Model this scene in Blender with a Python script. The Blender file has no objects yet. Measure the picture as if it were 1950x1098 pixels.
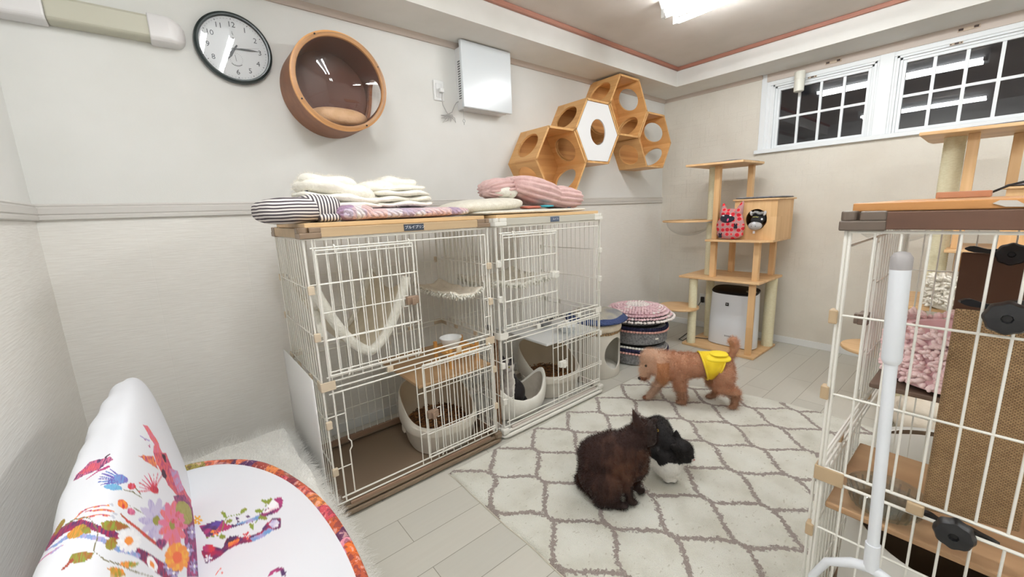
# Cat-cafe room: built in metres, z up, long wall at y=2.438, window wall at x=4.19, left wall at x=-0.412
import bpy, bmesh, math, random
from mathutils import Vector, Matrix, noise
from mathutils.bvhtree import BVHTree
random.seed(11)
SC = bpy.context.scene
COL = SC.collection
PI = math.pi
V = Vector
MATS = {}
XF = {}          # object name -> world matrix of things

# ------------------------------------------------------------------ materials
def new_mat(name):
    m = bpy.data.materials.new(name); m.use_nodes = True
    nt = m.node_tree; b = nt.nodes['Principled BSDF']
    return m, nt, b
def node(nt, t, ins=None, **at):
    n = nt.nodes.new(t)
    for k, v in at.items(): setattr(n, k, v)
    for k, v in (ins or {}).items():
        if isinstance(v, bpy.types.NodeSocket): nt.links.new(v, n.inputs[k])
        else: n.inputs[k].default_value = v
    return n
def math_(nt, op, a, b=0.0, c=None):
    ins = {0: a, 1: b}
    if c is not None: ins[2] = c
    return node(nt, 'ShaderNodeMath', ins, operation=op).outputs[0]
def rgb(c): return (c[0], c[1], c[2], 1.0)
def s2l(*c):      # sRGB 0-255 -> linear
    return tuple(((v/255)/12.92 if v/255 <= .04045 else ((v/255+.055)/1.055)**2.4) for v in c)
def ramp(nt, fac, stops):
    r = node(nt, 'ShaderNodeValToRGB', {0: fac})
    e = r.color_ramp.elements
    while len(e) < len(stops): e.new(.5)
    for i, (p, c) in enumerate(stops): e[i].position = p; e[i].color = rgb(c)
    return r.outputs[0]
def obco(nt, scale=(1, 1, 1), rot=(0, 0, 0), loc=(0, 0, 0)):
    tc = node(nt, 'ShaderNodeTexCoord')
    mp = node(nt, 'ShaderNodeMapping', {0: tc.outputs['Object'], 1: loc, 2: rot, 3: scale})
    return mp.outputs[0]
def bump(nt, b, h, strength=.3, dist=.01):
    bm = node(nt, 'ShaderNodeBump', {'Height': h, 'Strength': strength, 'Distance': dist})
    nt.links.new(bm.outputs[0], b.inputs['Normal'])
def plain(name, col, rough=.5, metal=0., spec=.5, emit=None, es=0., trans=0., ior=1.45, alpha=1., sheen=0.):
    if name in MATS: return MATS[name]
    m, nt, b = new_mat(name)
    b.inputs['Base Color'].default_value = rgb(col); b.inputs['Roughness'].default_value = rough
    b.inputs['Metallic'].default_value = metal; b.inputs['Specular IOR Level'].default_value = spec
    b.inputs['Transmission Weight'].default_value = trans; b.inputs['IOR'].default_value = ior
    b.inputs['Alpha'].default_value = alpha; b.inputs['Sheen Weight'].default_value = sheen
    if emit: b.inputs['Emission Color'].default_value = rgb(emit); b.inputs['Emission Strength'].default_value = es
    MATS[name] = m; return m
def clear(name, tint=(.97, .97, .97), ior=1.45, rough=.0):
    """thin clear sheet: see-through with a fresnel reflection"""
    if name in MATS: return MATS[name]
    m = bpy.data.materials.new(name); m.use_nodes = True; nt = m.node_tree; nt.nodes.clear()
    tr = node(nt, 'ShaderNodeBsdfTransparent', {0: rgb(tint)}); gl = node(nt, 'ShaderNodeBsdfGlossy', {'Roughness': rough})
    ge = node(nt, 'ShaderNodeNewGeometry'); fc = node(nt, 'ShaderNodeFresnel', {0: math_(nt, 'ADD', ior, math_(nt, 'MULTIPLY', ge.outputs['Backfacing'], 1/ior-ior))}).outputs[0]
    mx = node(nt, 'ShaderNodeMixShader', {0: fc, 1: tr.outputs[0], 2: gl.outputs[0]})
    o = node(nt, 'ShaderNodeOutputMaterial', {0: mx.outputs[0]}); MATS[name] = m; return m
def mottled(name, c1, c2, scale=8., rough=.6, bs=.2, bscale=None, detail=4., stretch=(1, 1, 1), bd=.005, lo=.35, hi=.65, sheen=0.):
    if name in MATS: return MATS[name]
    m, nt, b = new_mat(name)
    co = obco(nt, stretch)
    n1 = node(nt, 'ShaderNodeTexNoise', {'Vector': co, 'Scale': scale, 'Detail': detail})
    nt.links.new(ramp(nt, n1.outputs[0], [(lo, c1), (hi, c2)]), b.inputs['Base Color'])
    b.inputs['Roughness'].default_value = rough; b.inputs['Sheen Weight'].default_value = sheen
    if bs:
        n2 = node(nt, 'ShaderNodeTexNoise', {'Vector': co, 'Scale': bscale or scale*4, 'Detail': 3.})
        bump(nt, b, n2.outputs[0], bs, bd)
    MATS[name] = m; return m
def wood(name, c1, c2, axis=0, rough=.45, plank=0., scale=1., dark=None):
    """grain runs along local axis; plank>0 glues up strips of that width"""
    if name in MATS: return MATS[name]
    m, nt, b = new_mat(name)
    st = [28*scale]*3; st[axis] = 1.6*scale
    co = obco(nt, tuple(st))
    n1 = node(nt, 'ShaderNodeTexNoise', {'Vector': co, 'Scale': 1., 'Detail': 5., 'Distortion': .6})
    st2 = [7*scale]*3; st2[axis] = .7*scale
    n2 = node(nt, 'ShaderNodeTexNoise', {'Vector': obco(nt, tuple(st2)), 'Scale': 1., 'Detail': 2.})
    f = math_(nt, 'ADD', math_(nt, 'MULTIPLY', n1.outputs[0], .6), math_(nt, 'MULTIPLY', n2.outputs[0], .4))
    if plank:
        q = [1/plank]*3; q[axis] = 2.2
        vo = node(nt, 'ShaderNodeTexWhiteNoise', {'Vector': node(nt, 'ShaderNodeVectorMath', {0: obco(nt, tuple(q), loc=(.31, .17, .43))}, operation='FLOOR').outputs[0]}, noise_dimensions='3D')
        f = math_(nt, 'ADD', f, math_(nt, 'MULTIPLY', math_(nt, 'SUBTRACT', vo.outputs[0], .5), .22))
    nt.links.new(ramp(nt, f, [(.32, c1), (.68, c2)]), b.inputs['Base Color'])
    b.inputs['Roughness'].default_value = rough
    bump(nt, b, n1.outputs[0], .08, .002)
    MATS[name] = m; return m
def vcol(name, rough=.9, bscale=60., bs=.5, sheen=.2, bd=.006, spec=.3):
    if name in MATS: return MATS[name]
    m, nt, b = new_mat(name)
    a = node(nt, 'ShaderNodeAttribute', attribute_name='Col')
    n = node(nt, 'ShaderNodeTexNoise', {'Vector': obco(nt), 'Scale': bscale, 'Detail': 3.})
    mx = node(nt, 'ShaderNodeMix', {0: math_(nt, 'MULTIPLY', n.outputs[0], .35), 6: a.outputs[0], 7: (0.02, .01, .008, 1)}, data_type='RGBA')
    nt.links.new(mx.outputs[2], b.inputs['Base Color'])
    b.inputs['Roughness'].default_value = rough; b.inputs['Sheen Weight'].default_value = sheen; b.inputs['Specular IOR Level'].default_value = spec
    bump(nt, b, n.outputs[0], bs, bd)
    MATS[name] = m; return m

# ------------------------------------------------------------------ mesh builder
class MB:
    def __init__(s): s.bm = bmesh.new(); s.mi = 0
    def face(s, vs):
        try:
            f = s.bm.faces.new(vs); f.material_index = s.mi; return f
        except ValueError: return None
    def verts(s, pts): return [s.bm.verts.new(p) for p in pts]
    def poly(s, pts): return s.face(s.verts(pts))
    def box(s, lo, hi):
        x0, y0, z0 = lo; x1, y1, z1 = hi
        v = s.verts([(x0, y0, z0), (x1, y0, z0), (x1, y1, z0), (x0, y1, z0), (x0, y0, z1), (x1, y0, z1), (x1, y1, z1), (x0, y1, z1)])
        for q in ((3, 2, 1, 0), (4, 5, 6, 7), (0, 1, 5, 4), (1, 2, 6, 5), (2, 3, 7, 6), (3, 0, 4, 7)): s.face([v[i] for i in q])
        return s
    def obox(s, c, size, rot=None):
        n = len(s.bm.verts); s.box([-a/2 for a in size], [a/2 for a in size])
        s.bm.verts.ensure_lookup_table()
        R = rot if rot is not None else Matrix.Identity(3)
        for v in list(s.bm.verts)[n:]: v.co = R @ v.co + V(c)
        return s
    def loft(s, rings, closed=True, cap0=True, cap1=True):
        rv = [s.verts(r) for r in rings]
        n = len(rings[0])
        for a, b in zip(rv, rv[1:]):
            for i in range(n if closed else n-1):
                j = (i+1) % n; s.face([a[i], a[j], b[j], b[i]])
        if cap0 and closed: s.face(rv[0][::-1])
        if cap1 and closed: s.face(rv[-1])
        return s
    def tube(s, pts, r, n=6, closed=False):
        pts = [V(p) for p in pts]; m = len(pts)
        rs = r if isinstance(r, (list, tuple)) else [r]*m
        rings = []; up = None
        for i, p in enumerate(pts):
            if closed: t = pts[(i+1) % m]-pts[i-1]
            else: t = pts[min(i+1, m-1)]-pts[max(i-1, 0)]
            t.normalize()
            if up is None:
                up = t.cross(V((0, 0, 1)))
                if up.length < .1: up = t.cross(V((1, 0, 0)))
            up = (up - t*up.dot(t)).normalized(); w = t.cross(up)
            rings.append([p+(up*math.cos(2*PI*k/n)+w*math.sin(2*PI*k/n))*rs[i] for k in range(n)])
        if closed: rings.append(rings[0]); s.loft(rings, True, False, False)
        else: s.loft(rings)
        return s
    def cyl(s, p0, p1, r, n=20): return s.tube([p0, p1], r, n)
    def lathe(s, prof, c=(0, 0, 0), n=32, rot=None, cap0=True, cap1=True, sx=1., sy=1.):
        R = rot if rot is not None else Matrix.Identity(3); c = V(c)
        rings = [[R @ V((r*sx*math.cos(2*PI*k/n), r*sy*math.sin(2*PI*k/n), z))+c for k in range(n)] for r, z in prof]
        return s.loft(rings, True, cap0, cap1)
    def prism(s, poly, a, b, ax=2):
        def P(u, v, w): return ((w, u, v), (u, w, v), (u, v, w))[ax]
        return s.loft([[P(u, v, a) for u, v in poly], [P(u, v, b) for u, v in poly]])
    def ell(s, c, r, rot=None, nu=16, nv=10, e1=1., e2=1., fn=None):
        """super-ellipsoid; e<1 squarer.  fn(dir, p)->p displaces"""
        R = rot if rot is not None else Matrix.Identity(3); c = V(c)
        def pw(x, e): return math.copysign(abs(x)**e, x)
        rings = []
        for j in range(nv+1):
            ph = -PI/2+PI*j/nv; ph = max(min(ph, PI/2-1e-3), -PI/2+1e-3); ring = []
            for i in range(nu):
                th = 2*PI*i/nu
                p = V((r[0]*pw(math.cos(ph), e1)*pw(math.cos(th), e2), r[1]*pw(math.cos(ph), e1)*pw(math.sin(th), e2), r[2]*pw(math.sin(ph), e1)))
                if fn: p = fn(p)
                ring.append(R @ p + c)
            rings.append(ring)
        return s.loft(rings)
    def chain(s, pts, rs, step=.35):
        for i in range(len(pts)-1):
            a, b = V(pts[i]), V(pts[i+1]); L = (b-a).length
            k = max(2, int(L/(min(rs[i], rs[i+1])*step))+1)
            for j in range(k+1):
                t = j/k; rr = rs[i]*(1-t)+rs[i+1]*t; s.ell(a.lerp(b, t), (rr, rr, rr), nu=12, nv=8)
        return s
    def grid(s, nx, ny, fn):
        vs = [[s.bm.verts.new(fn(i/nx, j/ny)) for j in range(ny+1)] for i in range(nx+1)]
        for i in range(nx):
            for j in range(ny): s.face([vs[i][j], vs[i+1][j], vs[i+1][j+1], vs[i][j+1]])
        return s
    def holed(s, o, eu, ev, en, hu, hv, th, hole=None, n=32):
        """panel: centre o, half sizes hu,hv along unit eu,ev, thickness th along en, elliptical hole (ru,rv,cu,cv)"""
        o, eu, ev, en = V(o), V(eu), V(ev), V(en)
        if not hole:
            pts = [o+eu*a*hu+ev*b*hv for a, b in ((-1, -1), (1, -1), (1, 1), (-1, 1))]
            s.loft([pts, [p+en*th for p in pts]]); return s
        ru, rv, cu, cv = hole
        inn, out = [], []
        for k in range(n):
            a = 2*PI*(k+.5)/n; c, d = math.cos(a), math.sin(a)
            inn.append((cu+ru*c, cv+rv*d))
            t = min(((hu-cu) if c > 0 else (hu+cu))/max(abs(c), 1e-6), ((hv-cv) if d > 0 else (hv+cv))/max(abs(d), 1e-6))
            out.append((cu+t*c, cv+t*d))
        # snap nearest to corners
        for sx in (-1, 1):
            for sy in (-1, 1):
                k = min(range(n), key=lambda i: (out[i][0]-sx*hu)**2+(out[i][1]-sy*hv)**2); out[k] = (sx*hu, sy*hv)
        def W(p, w): return o+eu*p[0]+ev*p[1]+en*w
        A = s.verts([W(p, 0) for p in out]); B = s.verts([W(p, 0) for p in inn])
        Cc = s.verts([W(p, th) for p in out]); D = s.verts([W(p, th) for p in inn])
        for k in range(n):
            j = (k+1) % n
            s.face([A[j], A[k], B[k], B[j]]); s.face([Cc[k], Cc[j], D[j], D[k]])
            s.face([A[k], A[j], Cc[j], Cc[k]]); s.face([B[j], B[k], D[k], D[j]])
        return s
    def xform(s, M, start=0):
        for v in list(s.bm.verts)[start:]: v.co = M @ v.co
        return s
    def weld(s): bmesh.ops.remove_doubles(s.bm, verts=s.bm.verts, dist=1e-5); return s
    def n(s): return len(s.bm.verts)
    def mesh(s, name, inv=None):
        bmesh.ops.recalc_face_normals(s.bm, faces=s.bm.faces)
        if inv is not None: s.bm.transform(inv)
        me = bpy.data.meshes.new(name); s.bm.to_mesh(me); s.bm.free(); return me
    def build(s, name, mat, parent=None, smooth=False, bevel=0., seg=2, world=True, loc=None, subsurf=0):
        inv = None
        if parent is not None and world: inv = XF[parent.name].inverted()
        if loc is not None: inv = Matrix.Translation(-V(loc))
        me = s.mesh(name, inv)
        o = bpy.data.objects.new(name, me); COL.objects.link(o)
        for m in (mat if isinstance(mat, (list, tuple)) else [mat]): me.materials.append(m)
        if parent is not None: o.parent = parent; XF[o.name] = XF[parent.name]
        else:
            o.location = loc or (0, 0, 0); XF[o.name] = Matrix.Translation(V(o.location))
        if smooth: shade(o, smooth)
        if bevel:
            b = o.modifiers.new('bevel', 'BEVEL'); b.width = bevel; b.segments = seg; b.limit_method = 'ANGLE'; b.angle_limit = math.radians(40)
        if subsurf:
            b = o.modifiers.new('sub', 'SUBSURF'); b.levels = b.render_levels = subsurf
        return o
def shade(o, angle=True):
    me = o.data
    me.polygons.foreach_set('use_smooth', [True]*len(me.polygons))
    if angle is True or isinstance(angle, float):
        a = math.radians(40) if angle is True else angle
        if angle != 3.2:
            me.update(); bm = bmesh.new(); bm.from_mesh(me)
            for e in bm.edges:
                if len(e.link_faces) == 2 and e.calc_face_angle(0) > a: e.smooth = False
            bm.to_mesh(me); bm.free()
ORG = 3.2        # smooth everywhere
def thing(name, label, cat, loc=(0, 0, 0), rotz=0., group=None):
    o = bpy.data.objects.new(name, None); COL.objects.link(o); o.empty_display_size = .1
    o.location = loc; o.rotation_euler = (0, 0, rotz)
    XF[o.name] = Matrix.Translation(V(loc)) @ Matrix.Rotation(rotz, 4, 'Z')
    o['label'] = label; o['category'] = cat
    if group: o['group'] = group
    return o
def tag(o, label, cat, group=None, kind=None):
    o['label'] = label; o['category'] = cat
    if group: o['group'] = group
    if kind: o['kind'] = kind
    return o
def struct(o): o['kind'] = 'structure'; return o
def evalmesh(o, name):
    dg = bpy.context.evaluated_depsgraph_get(); dg.update()
    return bpy.data.meshes.new_from_object(o.evaluated_get(dg))
def bake(o):
    """apply modifiers"""
    me = evalmesh(o, o.name); mats = list(o.data.materials); old = o.data
    o.modifiers.clear(); o.data = me
    if not me.materials:
        for m in mats: me.materials.append(m)
    bpy.data.meshes.remove(old); return o
def cut(o, mb):
    me = mb.mesh('cutter'); c = bpy.data.objects.new('cutter', me); COL.objects.link(c)
    c.matrix_world = XF[o.name].copy() if False else Matrix.Identity(4)
    # cutter is given in world coordinates; object may be parented
    c.parent = None
    me.transform(XF[o.name].inverted()); c.matrix_world = XF[o.name]
    b = o.modifiers.new('cut', 'BOOLEAN'); b.object = c; b.operation = 'DIFFERENCE'; b.solver = 'EXACT'
    bpy.context.view_layer.update()
    bake(o); bpy.data.objects.remove(c); bpy.data.meshes.remove(me); return o
def blob(mb, name, mat, parent, voxel=.008, smooth=6, colf=None, world=True, fac=.5):
    """union everything in mb into one continuous skin"""
    o = mb.build(name, mat, parent, world=world)
    r = o.modifiers.new('re', 'REMESH'); r.mode = 'VOXEL'; r.voxel_size = voxel; r.use_smooth_shade = True
    if smooth:
        s = o.modifiers.new('sm', 'SMOOTH'); s.iterations = smooth; s.factor = fac
    bpy.context.view_layer.update(); bake(o)
    o.data.polygons.foreach_set('use_smooth', [True]*len(o.data.polygons))
    if colf: paint(o, colf)
    return o
def paint(o, colf):
    M = XF[o.name]; me = o.data
    a = me.color_attributes.new('Col', 'BYTE_COLOR', 'CORNER')     # corner colours also reach the hair
    cs = [colf(M @ v.co) for v in me.vertices]
    for l in me.loops:
        c = cs[l.vertex_index]; a.data[l.index].color = (min(1, c[0]), min(1, c[1]), min(1, c[2]), 1)
def fur(o, count, length, hm, root=.0012, kids=0, rough=.02, brown=.0, seed=1, group=None, grav=0.):
    o.data.materials.append(hm); mat_slot = len(o.data.materials)
    m = o.modifiers.new('fur', 'PARTICLE_SYSTEM'); ps = m.particle_system; st = ps.settings
    ps.seed = seed
    st.type = 'HAIR'; st.count = count; st.hair_length = length; st.hair_step = 3; st.use_advanced_hair = True
    st.emit_from = 'FACE'; st.use_emit_random = True; st.use_even_distribution = True
    st.brownian_factor = brown; st.effector_weights.gravity = 0
    st.render_step = 3; st.display_step = 2
    st.material = mat_slot
    st.root_radius = root*1000; st.tip_radius = root*200; st.radius_scale = .001; st.use_close_tip = True
    if kids:
        st.child_type = 'INTERPOLATED'; st.rendered_child_count = kids; st.child_percent = 1; st.roughness_1 = rough; st.roughness_2 = rough; st.roughness_endpoint = rough
        st.clump_factor = .25; st.child_length = 1
    if group: ps.vertex_group_density = group
    return ps
def hairmat(name, col=None, tr=.45):
    """soft fibre: diffuse plus translucent; colour from the skin or fixed"""
    if name in MATS: return MATS[name]
    m = bpy.data.materials.new(name); m.use_nodes = True; nt = m.node_tree; nt.nodes.clear()
    c = node(nt, 'ShaderNodeAttribute', attribute_name='Col').outputs[0] if col is None else None
    d = node(nt, 'ShaderNodeBsdfDiffuse'); t = node(nt, 'ShaderNodeBsdfTranslucent')
    for q in (d, t):
        if c is not None: nt.links.new(c, q.inputs[0])
        else: q.inputs[0].default_value = rgb(col)
    mx = node(nt, 'ShaderNodeMixShader', {0: tr, 1: d.outputs[0], 2: t.outputs[0]}); node(nt, 'ShaderNodeOutputMaterial', {0: mx.outputs[0]}); MATS[name] = m; return m
def text_mb(mb, txt, size, M, ext=.0006, align='CENTER'):
    c = bpy.data.curves.new('t', 'FONT'); c.body = txt; c.size = size; c.extrude = ext; c.align_x = align; c.align_y = 'CENTER'; c.resolution_u = 2
    o = bpy.data.objects.new('t', c); COL.objects.link(o); bpy.context.view_layer.update()
    me = evalmesh(o, 't'); me.transform(M)
    n0 = len(mb.bm.faces); mb.bm.from_mesh(me)
    for f in list(mb.bm.faces)[n0:]: f.material_index = mb.mi
    bpy.data.objects.remove(o); bpy.data.curves.remove(c); bpy.data.meshes.remove(me); return mb
def basis(o, ex, ey):
    ex, ey = V(ex).normalized(), V(ey).normalized(); ez = ex.cross(ey)
    M = Matrix((ex, ey, ez)).transposed().to_4x4(); M.translation = V(o); return M
def rz(a): return Matrix.Rotation(a, 3, 'Z')
def nz(p, s=1., seed=0.): return noise.noise(V((p[0]*s+seed, p[1]*s-seed*.7, p[2]*s+seed*.3)))
def copy_tree(o, parent=None):
    c = o.copy(); COL.objects.link(c); c.parent = parent
    for ch in list(o.children): copy_tree(ch, c)
    return c
# ------------------------------------------------------------------ camera
CAM = V((0, 0, 1.28))
yaw, pit, rol = 0.88328874, -0.1866494, -0.03907425
f = V((math.cos(yaw)*math.cos(pit), math.sin(yaw)*math.cos(pit), math.sin(pit)))
r = f.cross(V((0, 0, 1))).normalized(); u = r.cross(f)
r2 = r*math.cos(rol)+u*math.sin(rol); u2 = u*math.cos(rol)-r*math.sin(rol)
cam = bpy.data.cameras.new('camera'); co = bpy.data.objects.new('camera', cam); COL.objects.link(co)
Mx = Matrix((r2, u2, -f)).transposed().to_4x4(); Mx.translation = CAM; co.matrix_world = Mx
cam.sensor_width = 36; cam.lens = 767.315/1950*36; cam.clip_start = .02
SC.camera = co
SC.view_settings.view_transform = 'Standard'; SC.view_settings.look = 'None'; SC.view_settings.exposure = 0.0; SC.view_settings.gamma = 1.0
w = bpy.data.worlds.new('night'); SC.world = w; w.use_nodes = True
w.node_tree.nodes['Background'].inputs[0].default_value = (.012, .012, .016, 1); w.node_tree.nodes['Background'].inputs[1].default_value = 1.
try:
    SC.cycles.max_bounces = 10; SC.cycles.diffuse_bounces = 5; SC.cycles.glossy_bounces = 4; SC.cycles.transmission_bounces = 8; SC.cycles.transparent_max_bounces = 40
    SC.cycles.caustics_reflective = False; SC.cycles.caustics_refractive = False; SC.cycles.sample_clamp_indirect = 6.
except Exception: pass

YW, XW, XL, YF, ZC, ZS = 2.438, 4.19, -.412, -2.7, 2.535, 2.374
# ------------------------------------------------------------------ surface materials
def m_floor():
    m, nt, b = new_mat('floor_boards')
    br = node(nt, 'ShaderNodeTexBrick', {'Vector': obco(nt, loc=(.375, .044, 0)), 'Color1': rgb(s2l(203, 200, 190)), 'Color2': rgb(s2l(192, 190, 181)), 'Mortar': rgb(s2l(140, 135, 124)),
        'Scale': 1., 'Mortar Size': .0016, 'Mortar Smooth': .2, 'Brick Width': .93, 'Row Height': .1556}, offset=.37, offset_frequency=2)
    g = node(nt, 'ShaderNodeTexNoise', {'Vector': obco(nt, (2.5, 60, 1)), 'Scale': 1., 'Detail': 5.})
    mx = node(nt, 'ShaderNodeMix', {0: math_(nt, 'MULTIPLY', g.outputs[0], .16), 6: br.outputs[0], 7: rgb(s2l(150, 146, 134))}, data_type='RGBA')
    nt.links.new(mx.outputs[2], b.inputs['Base Color'])
    b.inputs['Roughness'].default_value = .38
    bump(nt, b, math_(nt, 'MULTIPLY', br.outputs['Fac'], -1.), .35, .002)
    return m
def m_upper():
    return mottled('white_wallpaper', s2l(220, 220, 216), s2l(225, 225, 222), 3., .85, .12, 160., bd=.002)
def m_lower(name, axis):
    m, nt, b = new_mat(name)
    st = [14, 14, 190]
    n1 = node(nt, 'ShaderNodeTexNoise', {'Vector': obco(nt, tuple(st)), 'Scale': 1., 'Detail': 3.})
    nt.links.new(ramp(nt, n1.outputs[0], [(.3, s2l(228, 225, 219)), (.7, s2l(234, 232, 227))]), b.inputs['Base Color'])
    # panel seams
    sep = node(nt, 'ShaderNodeSeparateXYZ', {0: obco(nt)})
    xx = math_(nt, 'ADD', sep.outputs[axis], .096)
    fr = math_(nt, 'ABSOLUTE', math_(nt, 'SUBTRACT', math_(nt, 'FRACT', math_(nt, 'DIVIDE', xx, .362)), .5))
    seam = math_(nt, 'GREATER_THAN', fr, .4955)
    zz = math_(nt, 'ABSOLUTE', math_(nt, 'SUBTRACT', math_(nt, 'FRACT', math_(nt, 'DIVIDE', sep.outputs[2], .405)), .5))
    seam2 = math_(nt, 'GREATER_THAN', zz, .4975)
    h = math_(nt, 'SUBTRACT', math_(nt, 'MULTIPLY', n1.outputs[0], .5), math_(nt, 'MAXIMUM', seam, math_(nt, 'MULTIPLY', seam2, .5)))
    bump(nt, b, h, .36, .006)
    b.inputs['Roughness'].default_value = .7
    return m
def m_tilewall():
    m, nt, b = new_mat('embossed_tile_wallpaper')
    tc = node(nt, 'ShaderNodeTexCoord'); sep = node(nt, 'ShaderNodeSeparateXYZ', {0: tc.outputs['Object']})
    cmb = node(nt, 'ShaderNodeCombineXYZ', {0: sep.outputs[1], 1: sep.outputs[2], 2: 0.})
    br = node(nt, 'ShaderNodeTexBrick', {'Vector': cmb.outputs[0], 'Color1': (0, 0, 0, 1), 'Color2': (1, 1, 1, 1), 'Mortar': (.5, .5, .5, 1), 'Scale': 1., 'Mortar Size': .0, 'Mortar Smooth': .0,
        'Brick Width': .17, 'Row Height': .088}, offset=.5)
    br2 = node(nt, 'ShaderNodeTexBrick', {'Vector': node(nt, 'ShaderNodeVectorMath', {0: cmb.outputs[0], 1: (.05, .044, 0)}, operation='ADD').outputs[0], 'Color1': (0, 0, 0, 1), 'Color2': (1, 1, 1, 1), 'Mortar': (.4, .4, .4, 1), 'Scale': 1., 'Mortar Size': .0,
        'Brick Width': .34, 'Row Height': .176}, offset=.5)
    h = math_(nt, 'ADD', br.outputs[0], math_(nt, 'MULTIPLY', br2.outputs[0], .8))
    n1 = node(nt, 'ShaderNodeTexNoise', {'Vector': tc.outputs['Object'], 'Scale': 4., 'Detail': 3.})
    nt.links.new(ramp(nt, n1.outputs[0], [(.3, s2l(212, 206, 194)), (.7, s2l(219, 214, 203))]), b.inputs['Base Color'])
    n2 = node(nt, 'ShaderNodeTexNoise', {'Vector': tc.outputs['Object'], 'Scale': 170., 'Detail': 2.})
    bump(nt, b, math_(nt, 'ADD', h, math_(nt, 'MULTIPLY', n2.outputs[0], .05)), 1., .05)
    b.inputs['Roughness'].default_value = .75
    return m
WHITE = plain('white_paint', s2l(226, 227, 226), .45)
M_UP = m_upper(); M_LOX = m_lower('streaked_wainscot_back', 0); M_LOY = m_lower('streaked_wainscot_left', 1)
M_CEIL = mottled('ceiling_paper', s2l(206, 199, 191), s2l(212, 205, 198), 4., .9, .1, 200., bd=.002)
M_SOF = mottled('soffit_paper', s2l(220, 219, 214), s2l(226, 225, 221), 4., .85, .1, 180., bd=.002)
M_RAIL = plain('rail_cream', s2l(206, 203, 198), .5)
M_BROWN = wood('ceiling_moulding_wood', s2l(150, 98, 82), s2l(176, 124, 105), 0, .5)
M_BROWNY = wood('ceiling_moulding_wood_side', s2l(150, 98, 82), s2l(176, 124, 105), 1, .5)
M_CROWN = plain('crown_beige', s2l(196, 184, 174), .6)

struct(MB().box((XL-.1, YF-.1, -.1), (XW+.1, YW+.1, 0)).build('floor', m_floor()))
struct(MB().box((XL-.1, YF-.1, ZC), (XW+.1, YW+.1, ZC+.1)).build('ceiling', M_CEIL))
# walls (upper paper and lower wainscot are two materials of one wall)
mb = MB(); mb.box((XL, YW, 1.345), (XW+.1, YW+.1, ZC)); mb.mi = 1; mb.box((XL, YW, 0), (XW+.1, YW+.1, 1.345)); struct(mb.build('wall_back', [M_UP, M_LOX]))
mb = MB(); mb.box((XL-.1, YF-.1, 1.345), (XL, YW+.1, ZC)); mb.mi = 1; mb.box((XL-.1, YF-.1, 0), (XL, YW+.1, 1.345)); struct(mb.build('wall_left', [M_UP, M_LOY]))
struct(MB().box((XL, YF-.1, 0), (XW+.1, YF, ZC)).build('wall_front', M_UP))
WY0, WY1, WZ0, WZ1 = -1.05, 1.50, 1.735, ZS
mb = MB()
mb.box((XW, YF, 0), (XW+.1, YW, WZ0)); mb.box((XW, YF, WZ1), (XW+.1, YW, ZC)); mb.box((XW, WY1, WZ0), (XW+.1, YW, WZ1)); mb.box((XW, YF, WZ0), (XW+.1, WY0, WZ1))
struct(mb.build('wall_right', m_tilewall()))
# soffits round the ceiling
struct(MB().box((XL, 2.105, ZS), (XW, YW, ZC)).build('soffit_back', M_SOF))
struct(MB().box((3.82, YF, ZS), (XW, 2.105, ZC)).build('soffit_right', M_SOF))
# chair rail with two grooves, base boards, brown ceiling moulding, small crown
def rail_prof(d): return [(0, 1.318), (d*.7, 1.318), (d, 1.322), (d, 1.334), (d*.75, 1.337), (d*.75, 1.34), (d, 1.343), (d, 1.366), (d*.75, 1.369), (d*.75, 1.372), (d*.9, 1.376), (d*.5, 1.383), (0, 1.383)]
struct(MB().prism([(YW-a, z) for a, z in rail_prof(.014)], XL, XW, 0).build('trim_1', M_RAIL))
struct(MB().prism([(XL+a, z) for a, z in rail_prof(.014)], YF, YW, 1).build('trim_2', M_RAIL))
struct(MB().box((XL, 2.08, ZC-.028), (3.845, 2.105, ZC)).build('trim_3', M_BROWN, bevel=.004))
struct(MB().box((3.795, YF, ZC-.028), (3.82, 2.105, ZC)).build('trim_4', M_BROWNY, bevel=.004))
struct(MB().prism([(YW, ZS-.03), (YW-.012, ZS-.03), (YW-.02, ZS-.018), (YW-.03, ZS), (YW, ZS)], XL, XW, 0).build('trim_5', M_CROWN))
struct(MB().prism([(XW, ZS-.03), (XW-.012, ZS-.03), (XW-.02, ZS-.018), (XW-.03, ZS), (XW, ZS)], WY1, YW, 1).build('trim_6', M_CROWN))
struct(MB().box((XL, YW-.012, 0), (XW, YW, .06)).build('baseboard_back', WHITE, bevel=.003))
struct(MB().box((XW-.012, YF, 0), (XW, YW, .06)).build('baseboard_right', WHITE, bevel=.003))
struct(MB().box((XL, YF, 0), (XL+.012, YW, .06)).build('baseboard_left', WHITE, bevel=.003))

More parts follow.
